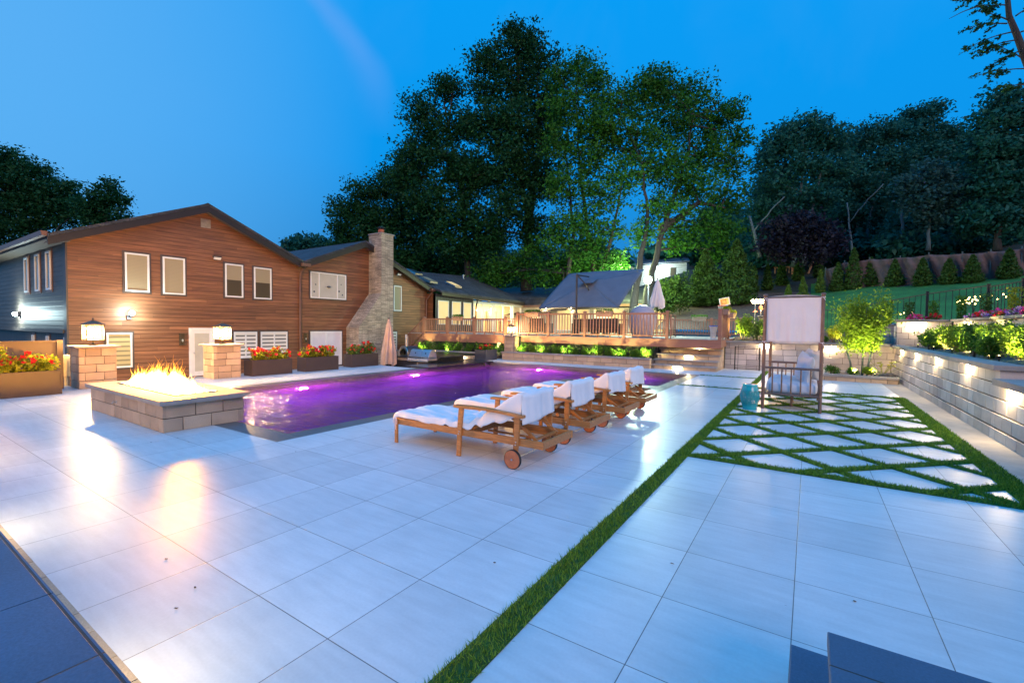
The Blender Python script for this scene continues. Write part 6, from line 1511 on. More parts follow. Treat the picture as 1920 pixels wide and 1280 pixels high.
# bird feeder poles with a ring of solar lamps
lc_ = empty('solar_lamp_cluster', 'bright cluster of small solar lamps on thin poles beside the gray pillar', 'garden lamp', loc=(-1.78, 21.2, 1.1))
for x_, h_ in ((-0.13, 1.45), (0.08, 1.5)):
    mb = MB(); mb.tube([(x_, 0, 0), (x_, 0, h_)], 0.014, 6); mb.build('pole', 'steel', lc_)
mb = MB()
for k in range(13):
    x_ = -0.26 + 0.52 * k / 12; mb.sphere((x_, 0.06 * math.sin(k * 2.3), 1.56 + 0.05 * math.sin(k * 1.9)), 0.032, 8, 6)
    mb.sphere((x_ * 0.85, 0.06 * math.cos(k * 2.3), 1.48), 0.03, 8, 6)
mb.build('bulbs', 'bulb_warm', lc_, smooth=True)
point((0, -0.1, 1.62), 150, (1, 0.74, 0.40), 0.15, lc_)
mb = MB(); mb.lathe([(0.001, 1.18), (0.10, 1.10), (0.09, 1.09), (0.001, 1.10)], (-0.13, 0, 0), 12); mb.box(0.02, -0.03, 1.2, 0.14, 0.03, 1.34); mb.build('feeder', 'clay_red', lc_)

# ================================================================== HILLSIDE
# far white house
fh = empty('white_house', 'pale clapboard house glimpsed uphill between the tree trunks', 'house')
mb = MB(); mb.box(-17.0, 50, 3.2, -10.95, 58, 8.35); mb.build('wall', 'siding_pale', fh)
mb = MB(); mb.prism([(-17.4, 49.6, 8.35), (-10.6, 49.6, 8.35), (-11.9, 54, 9.9), (-17.4, 54, 9.9)], (0, 0, 0.15)); mb.build('roof', 'cushion_gray', fh)
mb = MB(); mb.box(-12.6, 49.93, 6.9, -12.1, 49.99, 7.9); mb.build('window', 'window_glass', fh)
mb = MB(); mb.box(-13.3, 49.9, 5.0, -12.9, 49.99, 6.8); mb.box(-11.9, 49.9, 5.0, -11.4, 49.99, 6.8); mb.build('window', 'white_trim', fh)
mb = MB(); mb.box(-10.9, 52, 3.2, -8.6, 57, 7.3); mb.build('side_wing', 'siding_pale', fh)
mb = MB(); mb.prism([(-10.9, 51.5, 7.3), (-8.2, 51.5, 7.3), (-8.2, 54, 8.3), (-10.9, 54, 8.3)], (0, 0, 0.12)); mb.build('roof', 'shingles_flat', fh)
_s = (-7.21,24.08,4.01)
fl = empty('flood_lamp', 'dazzling white flood lamp by the tree trunks, next to the patterned umbrella', 'lamp', loc=_s)
mb = MB(); mb.tube([(0, 0.1, -_s[2] + 1.0), (0, 0.1, 0.1)], 0.04, 8); mb.build('pole', 'dark_pole', fl)
mb = MB(); mb.box(-0.2, 0.0, -0.16, 0.2, 0.12, 0.18); mb.build('housing', 'black_metal', fl)
mb = MB(); mb.sphere((0, -0.03, 0.0), 0.21, 16, 10); mb.build('bulb', 'bulb_flood', fl, smooth=True)
point((0, -0.5, 0.0), 1500, (0.70, 1.0, 0.92), 0.2, fl)
spot((0, 0.3, 0.2), (-_s[0] - 12.0, 0, 0) and (_s[0] + 3, _s[1] + 15, _s[2] + 6), 10, parent=fl) if False else None
point((0.3, 1.2, 0.6), 500, (0.86, 1.0, 0.45), 0.3, fl)  # added warm-green fill for the trees, no fixture of its own
mb = MB(); mb.sphere((-13.9, 49.3, 8.0), 0.12, 10, 8); pl_ = mb.build('outdoor_bulb', 'bulb_cool', fh, smooth=True); mb = MB(); mb.bar((-13.9, 49.99, 8.1), (-13.9, 49.35, 8.1), 0.08, 0.08); mb.build('added_lamp_arm', 'steel', fh); point((-13.9, 48.6, 7.6), 650, (0.8, 1.0, 0.95), 0.3, fh)  # bulb, arm and light added to brighten the pale house
point((-3.0, 5.0, 0.6), 1800, (0.80, 1.0, 0.45), 0.5, fl)  # second added tree fill, set back without any fixture

# black metal fence on the lawn edge
bf = empty('metal_fence', 'black picket fence running up the grass slope on the right', 'fence')
def fpath(pts, zoff, h, sp, posts=True):
    for (p, q_) in zip(pts, pts[1:]):
        p, q_ = Vector(p), Vector(q_); L_ = (q_ - p).length
        mb = MB()
        mb.bar((p.x, p.y, p.z + h), (q_.x, q_.y, q_.z + h), 0.03, 0.03); mb.bar((p.x, p.y, p.z + h - 0.14), (q_.x, q_.y, q_.z + h - 0.14), 0.02, 0.02) if sp < 0.2 else None; mb.bar((p.x, p.y, p.z + 0.08), (q_.x, q_.y, q_.z + 0.08), 0.03, 0.03)
        n_ = int(L_ / sp)
        for k in range(1, n_):
            c = p.lerp(q_, k / n_); mb.box(c.x - 0.008, c.y - 0.008, c.z + 0.02, c.x + 0.008, c.y + 0.008, c.z + h)
        mb.build('picket_panel', 'black_metal', bf)
        mb = MB(); mb.box(p.x - 0.035, p.y - 0.035, p.z - 0.1, p.x + 0.035, p.y + 0.035, p.z + h + 0.07); mb.box(p.x - 0.045, p.y - 0.045, p.z + h + 0.071, p.x + 0.045, p.y + 0.045, p.z + h + 0.09); mb.build('post', 'black_metal', bf)
fz = lambda x, y, z: (x, y, z)
fpath([(0.5, 24.6, 1.30), (1.75, 23.1, 1.42), (3.43, 21.4, 1.74), (4.58, 19.8, 1.86)], 0, 1.06, 0.20)
fpath([(4.58, 19.8, 1.86), (5.05, 18.8, 1.92), (5.6, 17.6, 1.95), (6.2, 16.4, 1.98)], 0, 1.02, 0.11)
# brown privacy fabric fence up the hill
ff = empty('fabric_fence', 'sagging brown fabric screen fence along the top of the lawn', 'fence')
FN = [(0.72,33.68,3.76,1.48), (1.65,33.33,3.77,1.81), (2.85,33.4,3.9,1.79), (4.17,32.83,3.89,1.72), (5.28,32.24,3.86,1.76), (6.52,31.86,3.89,1.63), (7.56,31.82,3.98,1.56), (8.64,31.82,4.09,1.51), (9.75,31.83,4.2,1.48)]
def ffn(u, v):
    t_ = u * (len(FN) - 1); i = min(len(FN) - 2, int(t_)); w_ = t_ - i
    x = FN[i][0] * (1 - w_) + FN[i + 1][0] * w_; y = FN[i][1] * (1 - w_) + FN[i + 1][1] * w_; h = FN[i][3] * (1 - w_) + FN[i + 1][3] * w_; z = FN[i][2] * (1 - w_) + FN[i + 1][2] * w_
    top = z + h - 0.05 * math.sin(w_ * 3.14)
    return (x, y + 0.7 + 0.10 * math.sin(u * 50 + v * 3) * math.sin(v * 3.14) + 0.06 * math.sin(u * 130 + v * 9), z - 0.05 + (top - z + 0.05) * v)
mb = MB(); mb.grid(ffn, 200, 14); mb.build('fabric', 'fence_fabric', ff, smooth=True, solid=0.01)
for p in FN:
    mb = MB(); mb.tube([(p[0], p[1] + 0.78, p[2] - 0.1), (p[0], p[1] + 0.78, p[2] + p[3] + 0.12)], 0.03, 6); mb.build('post', 'bark_pale', ff)
# playset
_p = (-1.61,42.11,5.8,1.41)
ply = empty('playset', 'wooden playset with a blue slanted roof among the young evergreens', 'playset', loc=(_p[0], _p[1], _p[2]))
h_ = _p[3]
for x_ in (-0.3, 0.35):
    mb = MB(); mb.box(x_ - 0.06, -0.06, 0, x_ + 0.06, 0.06, h_ * 0.95); mb.build('post', 'playset_wood', ply)
mb = MB(); mb.prism([(-1.75, -0.7, h_ * 0.42), (-1.75, 0.7, h_ * 0.42), (0.35, 0.7, h_), (0.35, -0.7, h_)], (0.03, 0, 0.06)); mb.build('roof', 'playset_roof', ply)
mb = MB(); mb.box(-0.9, -0.6, h_ * 0.38, 0.5, 0.6, h_ * 0.42)
for k in range(7): mb.box(-0.85 + 0.19 * k, -0.62, h_ * 0.05, -0.77 + 0.19 * k, -0.601, h_ * 0.38)
mb.build('platform', 'playset_wood', ply)
mb = MB(); mb.bar((1.2, 0, h_ * 0.85), (1.75, 0, h_ * 0.8), 0.1, 0.1); mb.bar((1.75, 0, h_ * 0.85), (1.4, -0.3, 0), 0.09, 0.09); mb.bar((1.75, 0, h_ * 0.85), (2.3, 0.3, 0), 0.09, 0.09); mb.build('swing_frame', 'playset_wood', ply)

# young evergreens
con_mid = [(8.11,32.19,4.13,1.41), (6.79,32.04,3.96,1.35), (6,32.36,3.96,1.28), (5,32.66,3.93,1.42), (3.91,33.39,4.01,1.45), (3.01,34.24,4.13,1.63)]
lb6 = ['rightmost', 'second from the right', 'third from the right', 'fourth from the right', 'fifth from the right', 'sixth from the right']
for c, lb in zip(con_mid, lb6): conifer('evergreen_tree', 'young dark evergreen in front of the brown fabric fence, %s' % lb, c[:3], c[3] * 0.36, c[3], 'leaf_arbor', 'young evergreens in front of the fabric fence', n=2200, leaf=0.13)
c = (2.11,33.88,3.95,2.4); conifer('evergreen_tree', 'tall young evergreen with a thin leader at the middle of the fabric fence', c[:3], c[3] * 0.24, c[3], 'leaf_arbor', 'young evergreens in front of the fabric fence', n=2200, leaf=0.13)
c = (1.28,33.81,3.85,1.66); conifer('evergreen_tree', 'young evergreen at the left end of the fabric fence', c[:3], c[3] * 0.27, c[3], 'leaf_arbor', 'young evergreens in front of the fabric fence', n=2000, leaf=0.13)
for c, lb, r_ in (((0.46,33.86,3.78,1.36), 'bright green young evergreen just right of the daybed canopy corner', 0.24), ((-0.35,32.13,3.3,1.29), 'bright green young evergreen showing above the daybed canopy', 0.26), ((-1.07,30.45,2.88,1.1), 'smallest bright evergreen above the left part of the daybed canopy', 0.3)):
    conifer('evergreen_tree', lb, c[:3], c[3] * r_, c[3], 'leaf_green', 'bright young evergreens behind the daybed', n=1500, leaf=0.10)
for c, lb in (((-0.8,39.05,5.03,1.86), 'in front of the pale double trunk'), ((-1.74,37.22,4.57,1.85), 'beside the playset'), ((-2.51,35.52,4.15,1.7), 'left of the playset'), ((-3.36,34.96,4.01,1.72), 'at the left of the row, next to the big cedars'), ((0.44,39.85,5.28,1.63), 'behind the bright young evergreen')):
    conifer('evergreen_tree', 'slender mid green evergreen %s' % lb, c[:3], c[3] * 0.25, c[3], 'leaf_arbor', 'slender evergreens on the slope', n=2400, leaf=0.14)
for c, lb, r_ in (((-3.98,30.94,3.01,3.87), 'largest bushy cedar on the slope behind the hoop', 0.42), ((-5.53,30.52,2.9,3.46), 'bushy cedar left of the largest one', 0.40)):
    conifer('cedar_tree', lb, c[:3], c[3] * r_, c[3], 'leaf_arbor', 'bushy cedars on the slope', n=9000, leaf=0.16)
for u_, lb in ((((-6.48,28.1,2.3,2.2)), 'broad feathery bush in front of the white house, right one'), (((-6.96,27.18,2.06,2.06)), 'broad feathery bush in front of the white house, left one')):
    bush('shrub', lb, u_[:3], 0.75, u_[3], 'leaf_arbor', n=2600, leaf=0.12, group='feathery bushes before the white house', lobes=7, tips=1)

# ------------------------------------------------------------------ garden plants
def uplight(x, y, z, power, target, label, col=(1, 0.86, 0.30), ang=110):
    o = empty('garden_spotlight', label, 'light', 'small spotlights among the plants', (x, y, z))
    mb = MB(); mb.tube([(0, 0, -0.02), (0, 0, 0.03)], 0.012, 6); mb.lathe([(0.018, 0.03), (0.03, 0.07), (0.03, 0.075), (0.015, 0.045)], n=12); mb.build('housing', 'black_metal', o)
    mb = MB(); mb.sphere((0, 0, 0.066), 0.018, 8, 6); mb.build('bulb', 'bulb_spot', o)
    l = spot((0, 0, 0.09), (target[0] - x, target[1] - y, target[2] - z), power * 6.0, col, ang, 0.7, 0.02, o)
    return o
zb_ = 0.29
nb = 13
for i in range(nb):
    x_ = -11.15 + 6.0 * i / (nb - 1)
    lb = '%s bush from the left in the row behind the long low wall' % ORD[i]
    bush('boxwood_bush', lb, (x_, 17.32 + 0.05 * math.sin(i * 2), zb_), 0.30, 0.38 + 0.05 * math.sin(i * 1.7), 'leaf_box', n=1100, leaf=0.045, group='bushes behind the long low wall', tips=0.5)
for i, (x_, lb) in enumerate(((-10.75, 'first'), (-9.75, 'second'), (-8.55, 'third'), (-7.35, 'fourth'), (-6.25, 'fifth'), (-5.15, 'sixth'))):
    uplight(x_, 16.90, zb_ + 0.085, 26, (x_ + 0.03, 17.35, zb_ + 0.42), '%s small spotlight from the left behind the long low wall' % lb)
for i in range(9):
    x_ = -17.0 + 5.1 * i / 8
    bush('boxwood_bush', '%s bush from the left in the row under the left part of the deck' % ORD[i], (x_, 17.3, 0.12), 0.32, 0.50, 'leaf_box', n=900, leaf=0.05, group='bushes under the left part of the deck', tips=0.5)
for x_, lb in ((-16.8, 'leftmost'), (-15.0, 'middle'), (-12.4, 'rightmost')): uplight(x_, 16.93, 0.16, 26, (x_ + 0.05, 17.3, 0.5), '%s small spotlight under the left part of the deck' % lb)
# bed right of the deck stairs
for (x_, y_, r_, h_, m_, lb, nn__) in ((-2.15, 19.5, 0.42, 0.85, 'leaf_bush', 'large yellow-lit leafy shrub right of the deck railing', 1900), (-1.62, 19.45, 0.34, 0.75, 'leaf_green', 'darker green shrub in front of the gray pillar', 1500), (-1.2, 19.3, 0.25, 0.55, 'leaf_bush', 'small bright shrub at the left daybed post', 900), (-0.5, 19.6, 0.4, 0.6, 'leaf_green', 'leafy shrub hidden behind the daybed canopy', 900)):
    bush('shrub', lb, (x_, y_, 1.06), r_, h_, m_, n=nn__, leaf=0.06, group='shrubs above the back wall', tips=1)
uplight(-2.4, 19.1, 1.08, 26, (-2.15, 19.6, 1.7), 'small spotlight at the foot of the large leafy shrub by the deck'); uplight(-1.35, 18.98, 1.08, 16, (-1.2, 19.4, 1.5), 'small spotlight at the left daybed post')
# corner tree and its planter
ct = empty('small_tree', 'small multi-stem tree lit golden in the corner planter', 'tree', loc=(0, 0, 0))
mb = MB(); base_ = Vector((1.38, 17.45, 0.1)); ends = []
for (dx, dy) in ((-0.25, 0.0), (0.0, 0.05), (0.12, -0.03)):
    b_ = base_ + Vector((dx, dy, 0)); m_ = b_ + Vector((dx * 0.6, 0, 0.75))
    mb.tube([b_, b_ + Vector((dx * 0.2, 0.01, 0.4)), m_], [0.032, 0.027, 0.024], 8)
    for k in range(10):
        a = random.uniform(0, 6.28); q_ = random.uniform(0.25, 0.66); e_ = Vector((1.35 + q_ * math.cos(a) , 17.45 + 0.5 * q_ * math.sin(a), random.uniform(1.4, 2.65)))
        limb(mb, m_, e_, 0.016, 0.004, n=5); ends.append((m_, e_))
mb.build('trunk', 'bark_pale', ct, smooth=True)
P = []
for m_, e_ in ends:
    t_ = rng.random(330)[:, None] ** 0.6 * 1.12
    P.append(np.array(m_) + (np.array(e_) - np.array(m_)) * t_ + rng.normal(size=(330, 3)) * np.array([0.14, 0.14, 0.10]))
for (x_, z_, r_) in ((1.1, 1.15, 0.22), (1.55, 1.1, 0.22), (1.35, 1.3, 0.3), (1.05, 1.65, 0.28), (1.65, 1.6, 0.25), (1.35, 1.9, 0.3)):
    u = rng.normal(size=(420, 3)); u /= np.linalg.norm(u, axis=1)[:, None]; P.append(np.array([x_, 17.45, z_]) + u * r_ * 1.2 * rng.random(420)[:, None] ** 0.4)
leaf_mesh('crown', 'leaf_bush', np.concatenate(P), 0.065, ct)
uplight(1.15, 16.85, 0.16, 70, (1.3, 17.45, 1.3), 'small spotlight at the left of the corner tree', ang=90); uplight(1.62, 16.8, 0.16, 60, (1.45, 17.5, 1.3), 'small spotlight at the right of the corner tree', ang=90)
for i, (x_, y_, r_, h_, m_, lb) in enumerate(((0.62, 17.0, 0.22, 0.40, 'leaf_box', 'leftmost round bush in the corner planter'), (1.12, 16.98, 0.17, 0.32, 'leaf_box', 'middle round bush in the corner planter'), (1.52, 17.0, 0.2, 0.34, 'leaf_bush', 'right bush in the corner planter, next to the rock'))):
    bush('boxwood_bush', lb, (x_, y_, 0.11), r_, h_, m_, n=900, leaf=0.04, group='bushes in the corner planter')
hs = empty('hosta', 'broad-leaved yellow-green plant in the corner of the planter', 'plant')
mb = MB(); P = []
for k in range(16):
    a = k * 0.9; q_ = 0.12 + 0.18 * random.random(); c = Vector((1.88, 17.6, 0.12)); t_ = c + Vector((q_ * 1.3 * math.cos(a), q_ * math.sin(a), 0.22 + 0.25 * random.random())); mb.tube([c, t_], 0.004, 4)
    d = Vector((math.cos(a), math.sin(a), -0.3)).normalized(); s_ = d.cross(Vector((0, 0, 1))).normalized(); L_ = 0.12
    mb.add([t_ - d * L_ * 0.5, t_ + s_ * L_ * 0.45, t_ + d * L_ * 0.6 - Vector((0, 0, 0.02)), t_ - s_ * L_ * 0.45], [(0, 1, 2, 3)])
mb.build('leaves', 'leaf_yellow', hs)
rk = MB(); rk.lathe([(0.001, 0), (0.16, 0.0), (0.21, 0.05), (0.20, 0.13), (0.15, 0.17), (0.001, 0.175)], (1.90, 16.85, 0.09), 11); o = rk.build('rock', 'rock', smooth=False, bevel=0.015); tag(o, 'dark flat-topped rock in the right corner of the planter', 'rock')
# right bed shrubs
bedz = lambda x, y: 0.93 + 0.30 * (x - 2.5) / 1.35
for i in range(11):
    y_ = 18.2 - 0.78 * i; x_ = 2.95 + 0.12 * math.sin(i * 2.1); m_ = ('leaf_box', 'leaf_bush')[i % 2]
    bush('shrub', '%s low shrub counted from the far end along the top of the right wall' % ORD[i], (x_, y_, bedz(x_, y_)), 0.32, 0.42 + 0.08 * (i % 2), m_, n=1300, leaf=0.045, group='low shrubs on the right wall', tips=0.6)
for i in range(9):
    y_ = 17.9 - 0.95 * i; x_ = 3.35
    bush('shrub', '%s tall feathery shrub counted from the far end, in front of the flower wall' % ORD[i], (x_, y_, bedz(x_, y_)), 0.33, 0.46 + 0.05 * math.sin(i * 3), ('leaf_bush', 'leaf_green')[i % 2], n=1700, leaf=0.05, group='tall shrubs in front of the flower wall', tips=1.6)
for i, y_ in enumerate((17.6, 15.6, 13.8, 12.2, 10.8)): uplight(2.66, y_, bedz(2.66, y_) + 0.06, 48, (3.2, y_ + 0.1, 1.4), '%s small spotlight in the right bed, counted from the far end' % ORD[i])
for i, y_ in enumerate((15.9, 12.0)):
    st_ = MB(); st_.lathe([(0.001, 0), (0.022, 0), (0.022, 0.16), (0.028, 0.165), (0.028, 0.185), (0.001, 0.19)], (2.62, y_, 0.95), 10); o = st_.build('bollard_light', 'black_metal'); tag(o, ('short black bollard light standing by the far part of the right wall cap', 'short black bollard light standing by the near part of the right wall cap')[i], 'light')
# petunias on the flower wall
for i in range(13):
    y_ = 19.2 - 0.55 * i if i > 1 else 19.9; x_ = 3.98 if i > 1 else (2.95 + 0.4 * i)
    pm_ = ('petal_pink', 'petal_purple', 'petal_red')[(i * 2) % 3]
    flowers((x_, y_, 1.80), 0.24, 0.32, 0.26, '%s %s petunia clump from the far end on top of the flower wall' % (ORD[i], ('pink', 'purple', 'red')[(i * 2) % 3]), 'leaf_green', pm_, nf=60, n=260, group='petunias on the flower wall', leaf=0.045, fs=0.05)
flowers((2.1, 20.6, 1.62), 0.2, 0.2, 0.15, 'few pink petunias on the stepped wall beside the corner tree', 'leaf_green', 'petal_pink', nf=10, n=160, group='petunias on the flower wall')
# upright plants along the fence
for i, (x_, y_, h_, m_) in enumerate(((2.45, 21.9, .75, 'leaf_box'), (2.95, 21.3, .8, 'leaf_arbor'), (3.5, 20.75, .8, 'leaf_box'), (4.05, 20.1, .85, 'leaf_box'), (4.4, 19.2, .85, 'leaf_arbor'), (4.75, 18.3, .95, 'leaf_yellow'), (4.8, 17.4, .85, 'leaf_bush'), (4.85, 16.6, .9, 'leaf_yellow'), (4.8, 15.6, .95, 'leaf_green'))):
    c = (x_, y_, max(1.72, hz(x_, y_)) if x_ < 3.9 else 1.79)
    o = empty('columnar_shrub', '%s narrow upright shrub counted from the far end along the black fence' % ORD[i], 'shrub', 'upright shrubs along the black fence')
    mb = MB(); mb.tube([c, (c[0], c[1], c[2] + h_)], [0.012, 0.005], 5); mb.build('stem', 'stem', o)
    k = 650; t_ = rng.random(k); a = rng.random(k) * 6.28; rr = 0.13 * (0.5 + t_) * rng.random(k) ** 0.5 * (1.25 - t_ * 0.5)
    leaf_mesh('foliage', m_, np.stack([c[0] + rr * np.cos(a), c[1] + rr * np.sin(a), c[2] + h_ * t_], 1), 0.06, o)
def firefly(x, y, z, n_, sp, label, s=0.02):
    o = empty('firefly_lights', label, 'garden lamp', 'small solar lights on thin wires', (x, y, z))
    mb = MB(); mb2 = MB()
    for k in range(n_):
        dx = (k / (n_ - 1) - 0.5) * sp; dz = 0.08 * math.sin(k * 2.4); t_ = (dx, 0.1 * math.sin(k * 1.7), 0.45 + dz)
        mb.tube([(0, 0, 0), (dx * 0.5, 0, 0.3), t_], 0.003, 4); mb2.sphere(t_, s, 8, 6)
    mb.build('wire', 'black_metal', o); mb2.build('bulbs', 'bulb_firefly', o, smooth=True)
    point((0, -0.1, 0.45), 5, (1, 0.72, 0.3), 0.05, o)
p = (3.42,24.97,1.94); firefly(p[0], p[1], p[2] - 0.20, 5, 0.48, 'five dim solar lights on wires left of the flower wall')
p = (1.09,25.82,1.66); firefly(p[0], p[1], p[2] - 0.42, 4, 0.2, 'four dim solar lights beside the right daybed post')
p = (4.44,21.48,2.5); firefly(p[0], p[1], p[2] - 0.45, 8, 0.42, 'bright solar lights in the left part of the flower bed', 0.024)
p = (4.51,20.92,2.54); firefly(p[0], p[1], p[2] - 0.42, 7, 0.28, 'bright solar lights just right of the left cluster in the flower bed', 0.022)
p = (4.81,19.92,2.58); firefly(p[0], p[1], p[2] - 0.45, 5, 0.4, 'sparse solar lights in the right part of the flower bed')

bush('shrub', 'loose golden shrub right of the daybed, above the back wall', (0.72, 19.3, 1.05), 0.3, 0.55, 'leaf_yellow', n=900, leaf=0.05, group='shrubs above the back wall', tips=1); bush('boxwood_bush', 'small dark round bush above the back wall, right of the daybed', (0.42, 19.0, 1.05), 0.16, 0.26, 'leaf_box', n=600, leaf=0.04, group='shrubs above the back wall')
for x_, y_, z_, r_, lb in ((1.9, 19.25, 1.05, 0.2, 'small dark bush on the back wall behind the corner tree'),): bush('boxwood_bush', lb, (x_, y_, z_), r_, 0.3, 'leaf_box', n=600, leaf=0.045, group='shrubs above the back wall')
uplight(0.9, 19.0, 1.07, 14, (0.75, 19.3, 1.6), 'small spotlight at the loose golden shrub above the back wall')

# ================================================================== BIG TREES
tree('oak_tree', 'tallest dark tree with a pointed top, behind the sunroom roof', (-19.94,32.51,4.47), [(-20.81,32.77,24.95,2.01), (-23.12,31.19,23.36,1.87), (-19.57,33.51,23.41,1.87), (-21.39,32.25,21.6,2.32), (-23.42,30.9,20.91,1.43), (-19.11,33.69,20.3,2.01), (-21.1,31.1,17.82,2.6), (-19.4,33.38,17.17,2.23), (-23.53,30.71,18.01,1.78), (-20.64,31.26,14.57,2.69), (-18.61,32.54,13.29,2.08), (-23.04,30.87,14,2.23), (-20.73,31.07,11.1,2.17), (-19.04,32.1,9.38,1.74), (-22.35,31.14,9.56,2.01), (-21.51,32.35,26.06,0.98), (-18.32,34.14,18.53,1.34)],
     'leaf_oak', dens=32, leaf=0.34, r0=0.42, trunks=[[(-19.86,32.56,4.47), (-19.94,32.73,10.04), (-20.81,32.45,17.15), (-21.15,32.5,23.83)], [(-19.93,32.72,9.59), (-19.3,33.41,16.28), (-19.62,33.44,22.52)]])
tree('oak_tree', 'tall dark tree left of the tallest one, with a small separate top', (-25.13,31.48,3.86), [(-27.6,30.6,22.12,1.5), (-26.83,31.12,22.6,1.03), (-29.12,29.53,20.22,1.78), (-28.28,30,18.36,2.25), (-26.33,31.3,18.86,1.88), (-29.41,29.19,16.47,2.11), (-26.35,29.95,15.21,2.52), (-24.79,30.93,14.32,2.06), (-30.13,28.63,14.11,1.97), (-27.41,29.12,11.99,2.52), (-25.09,30.61,11.11,2.29), (-23.86,31.3,8.38,2.2), (-26.17,29.81,8.81,2.29)],
     'leaf_oak', dens=30, leaf=0.34, r0=0.35, trunks=[[(-25.13,31.48,3.86), (-25.63,31.42,10.42), (-27.37,30.7,20.72)]])
tree('maple_tree', 'broad dark tree at the left of the group, above the chimney', (-32.85,31.26,5.06), [(-37.8,28.31,12.21,1.86), (-36.12,29.48,13.78,2.17), (-33.99,30.91,14.85,2.32), (-38.18,27.99,10.4,1.29), (-36.03,29.41,10.69,2.58), (-33.47,31.13,11.76,2.84), (-30.57,31.78,10.54,2.62), (-33.47,29.8,8.49,2.77), (-36.41,29.08,8.62,2.06), (-30.91,31.44,7.51,2.52), (-28.36,33.08,7.05,2.27), (-32.74,31.79,16.41,1.81), (-38.15,27.96,9.11,1.29), (-28.06,32,4.94,1.97)],
     'leaf_oak', dens=30, leaf=0.36, r0=0.35)
tree('maple_tree', 'largest maple, its green crown lit from below by the flood lamp', (-9.56,29.67,2.87), [(-9.45,35.19,19.42,1.68), (-11.1,34.08,18.6,1.79), (-12.38,32.01,17.69,1.74), (-7.76,36.26,18.45,1.79), (-6.38,37.1,16.87,1.68), (-5.23,37.88,17.68,1.12), (-4.84,38.05,15.7,1.12), (-8.78,34.31,16.38,2.13), (-10.69,31.81,14.96,2.06), (-6.77,35.53,14.09,1.94), (-5.29,37.68,13.7,1.4), (-12.96,31.53,15.17,1.74), (-8.78,31.77,12.57,2), (-10.88,30.36,11.81,1.64), (-6.91,32.93,11.14,1.75), (-5.23,35.21,10.72,1.35), (-8.41,30.68,9.4,1.48), (-6.32,32.01,8.37,1.48), (-5,34.06,8.25,1.27), (-7.47,31.21,7.3,1.23), (-5.57,33.63,6.79,1.02), (-9.54,29.87,7.62,0.99), (-10.3,34.65,20.01,1.2)],
     'leaf_maple', dens=30, leaf=0.30, r0=0.26, csize=0.45, trunks=[[(-8.74,26.59,2.1), (-9.22,28.79,5.38), (-9.14,30.19,9.03), (-10.02,31,13.64)], [(-8.29,26.88,2.1), (-8.53,29.23,5.05), (-8.1,30.86,8.7), (-7.51,33.84,13.69), (-7.52,35.18,17.56)], [(-8.37,30.65,7.99), (-6.57,33.11,10.05), (-5.04,34.09,9.71)]])
tree('maple_tree', 'bright green maple between the tallest tree and the largest maple', (-13.51,29.5,3.48), [(-15,31.62,20.94,1.4), (-16.14,30.83,19.93,1.4), (-13.73,31.2,19.41,1.55), (-15.29,30.1,17.46,1.74), (-13.24,30.19,16.24,1.69), (-15.54,29.82,14.74,1.74), (-13.47,29.92,13.24,1.69), (-14.67,29.06,11.34,1.69), (-12.37,29.33,10.34,1.53), (-13.68,28.39,8.5,1.53), (-11.7,29.68,8.16,1.27), (-15.2,28.58,7.96,1.31), (-12.87,28.85,6.69,1.38), (-10.96,28.87,5.84,0.99)],
     'leaf_maple', dens=28, leaf=0.30, r0=0.2, csize=0.45, trunks=[[(-12.64,30.09,4.05), (-13.34,29.82,8.74), (-14.37,30.54,13.6), (-14.69,30.55,19.01)], [(-12.73,30.03,3.87), (-11.6,29.7,7.07), (-10.88,30.36,11.81)], [(-14.9,29.79,3.53), (-14.11,29.3,8.35), (-15.2,30.03,14.36)]])
tree('maple_tree', 'low leafy tree behind the navy umbrella, with a leaning dark limb', (-13.41,34.33,3.12), [(-15.42,30.75,5.98,1.4), (-17.23,30.74,5.68,1.44), (-13.66,30.68,5.48,1.35), (-11.67,30.78,5.38,1.05), (-18.13,31.43,7.49,1.48), (-19.87,31.44,6.33,1.39), (-21.7,31.42,6,1.56), (-23.59,31.36,5.64,1.37)], 'leaf_maple', dens=30, leaf=0.30, r0=0.2, trunks=[[(-12.22,27.95,3.36), (-11.24,28.66,5.13), (-10.25,29.37,6.56)], [(-14.9,29.79,3.53), (-15.13,29.74,5.85)]])
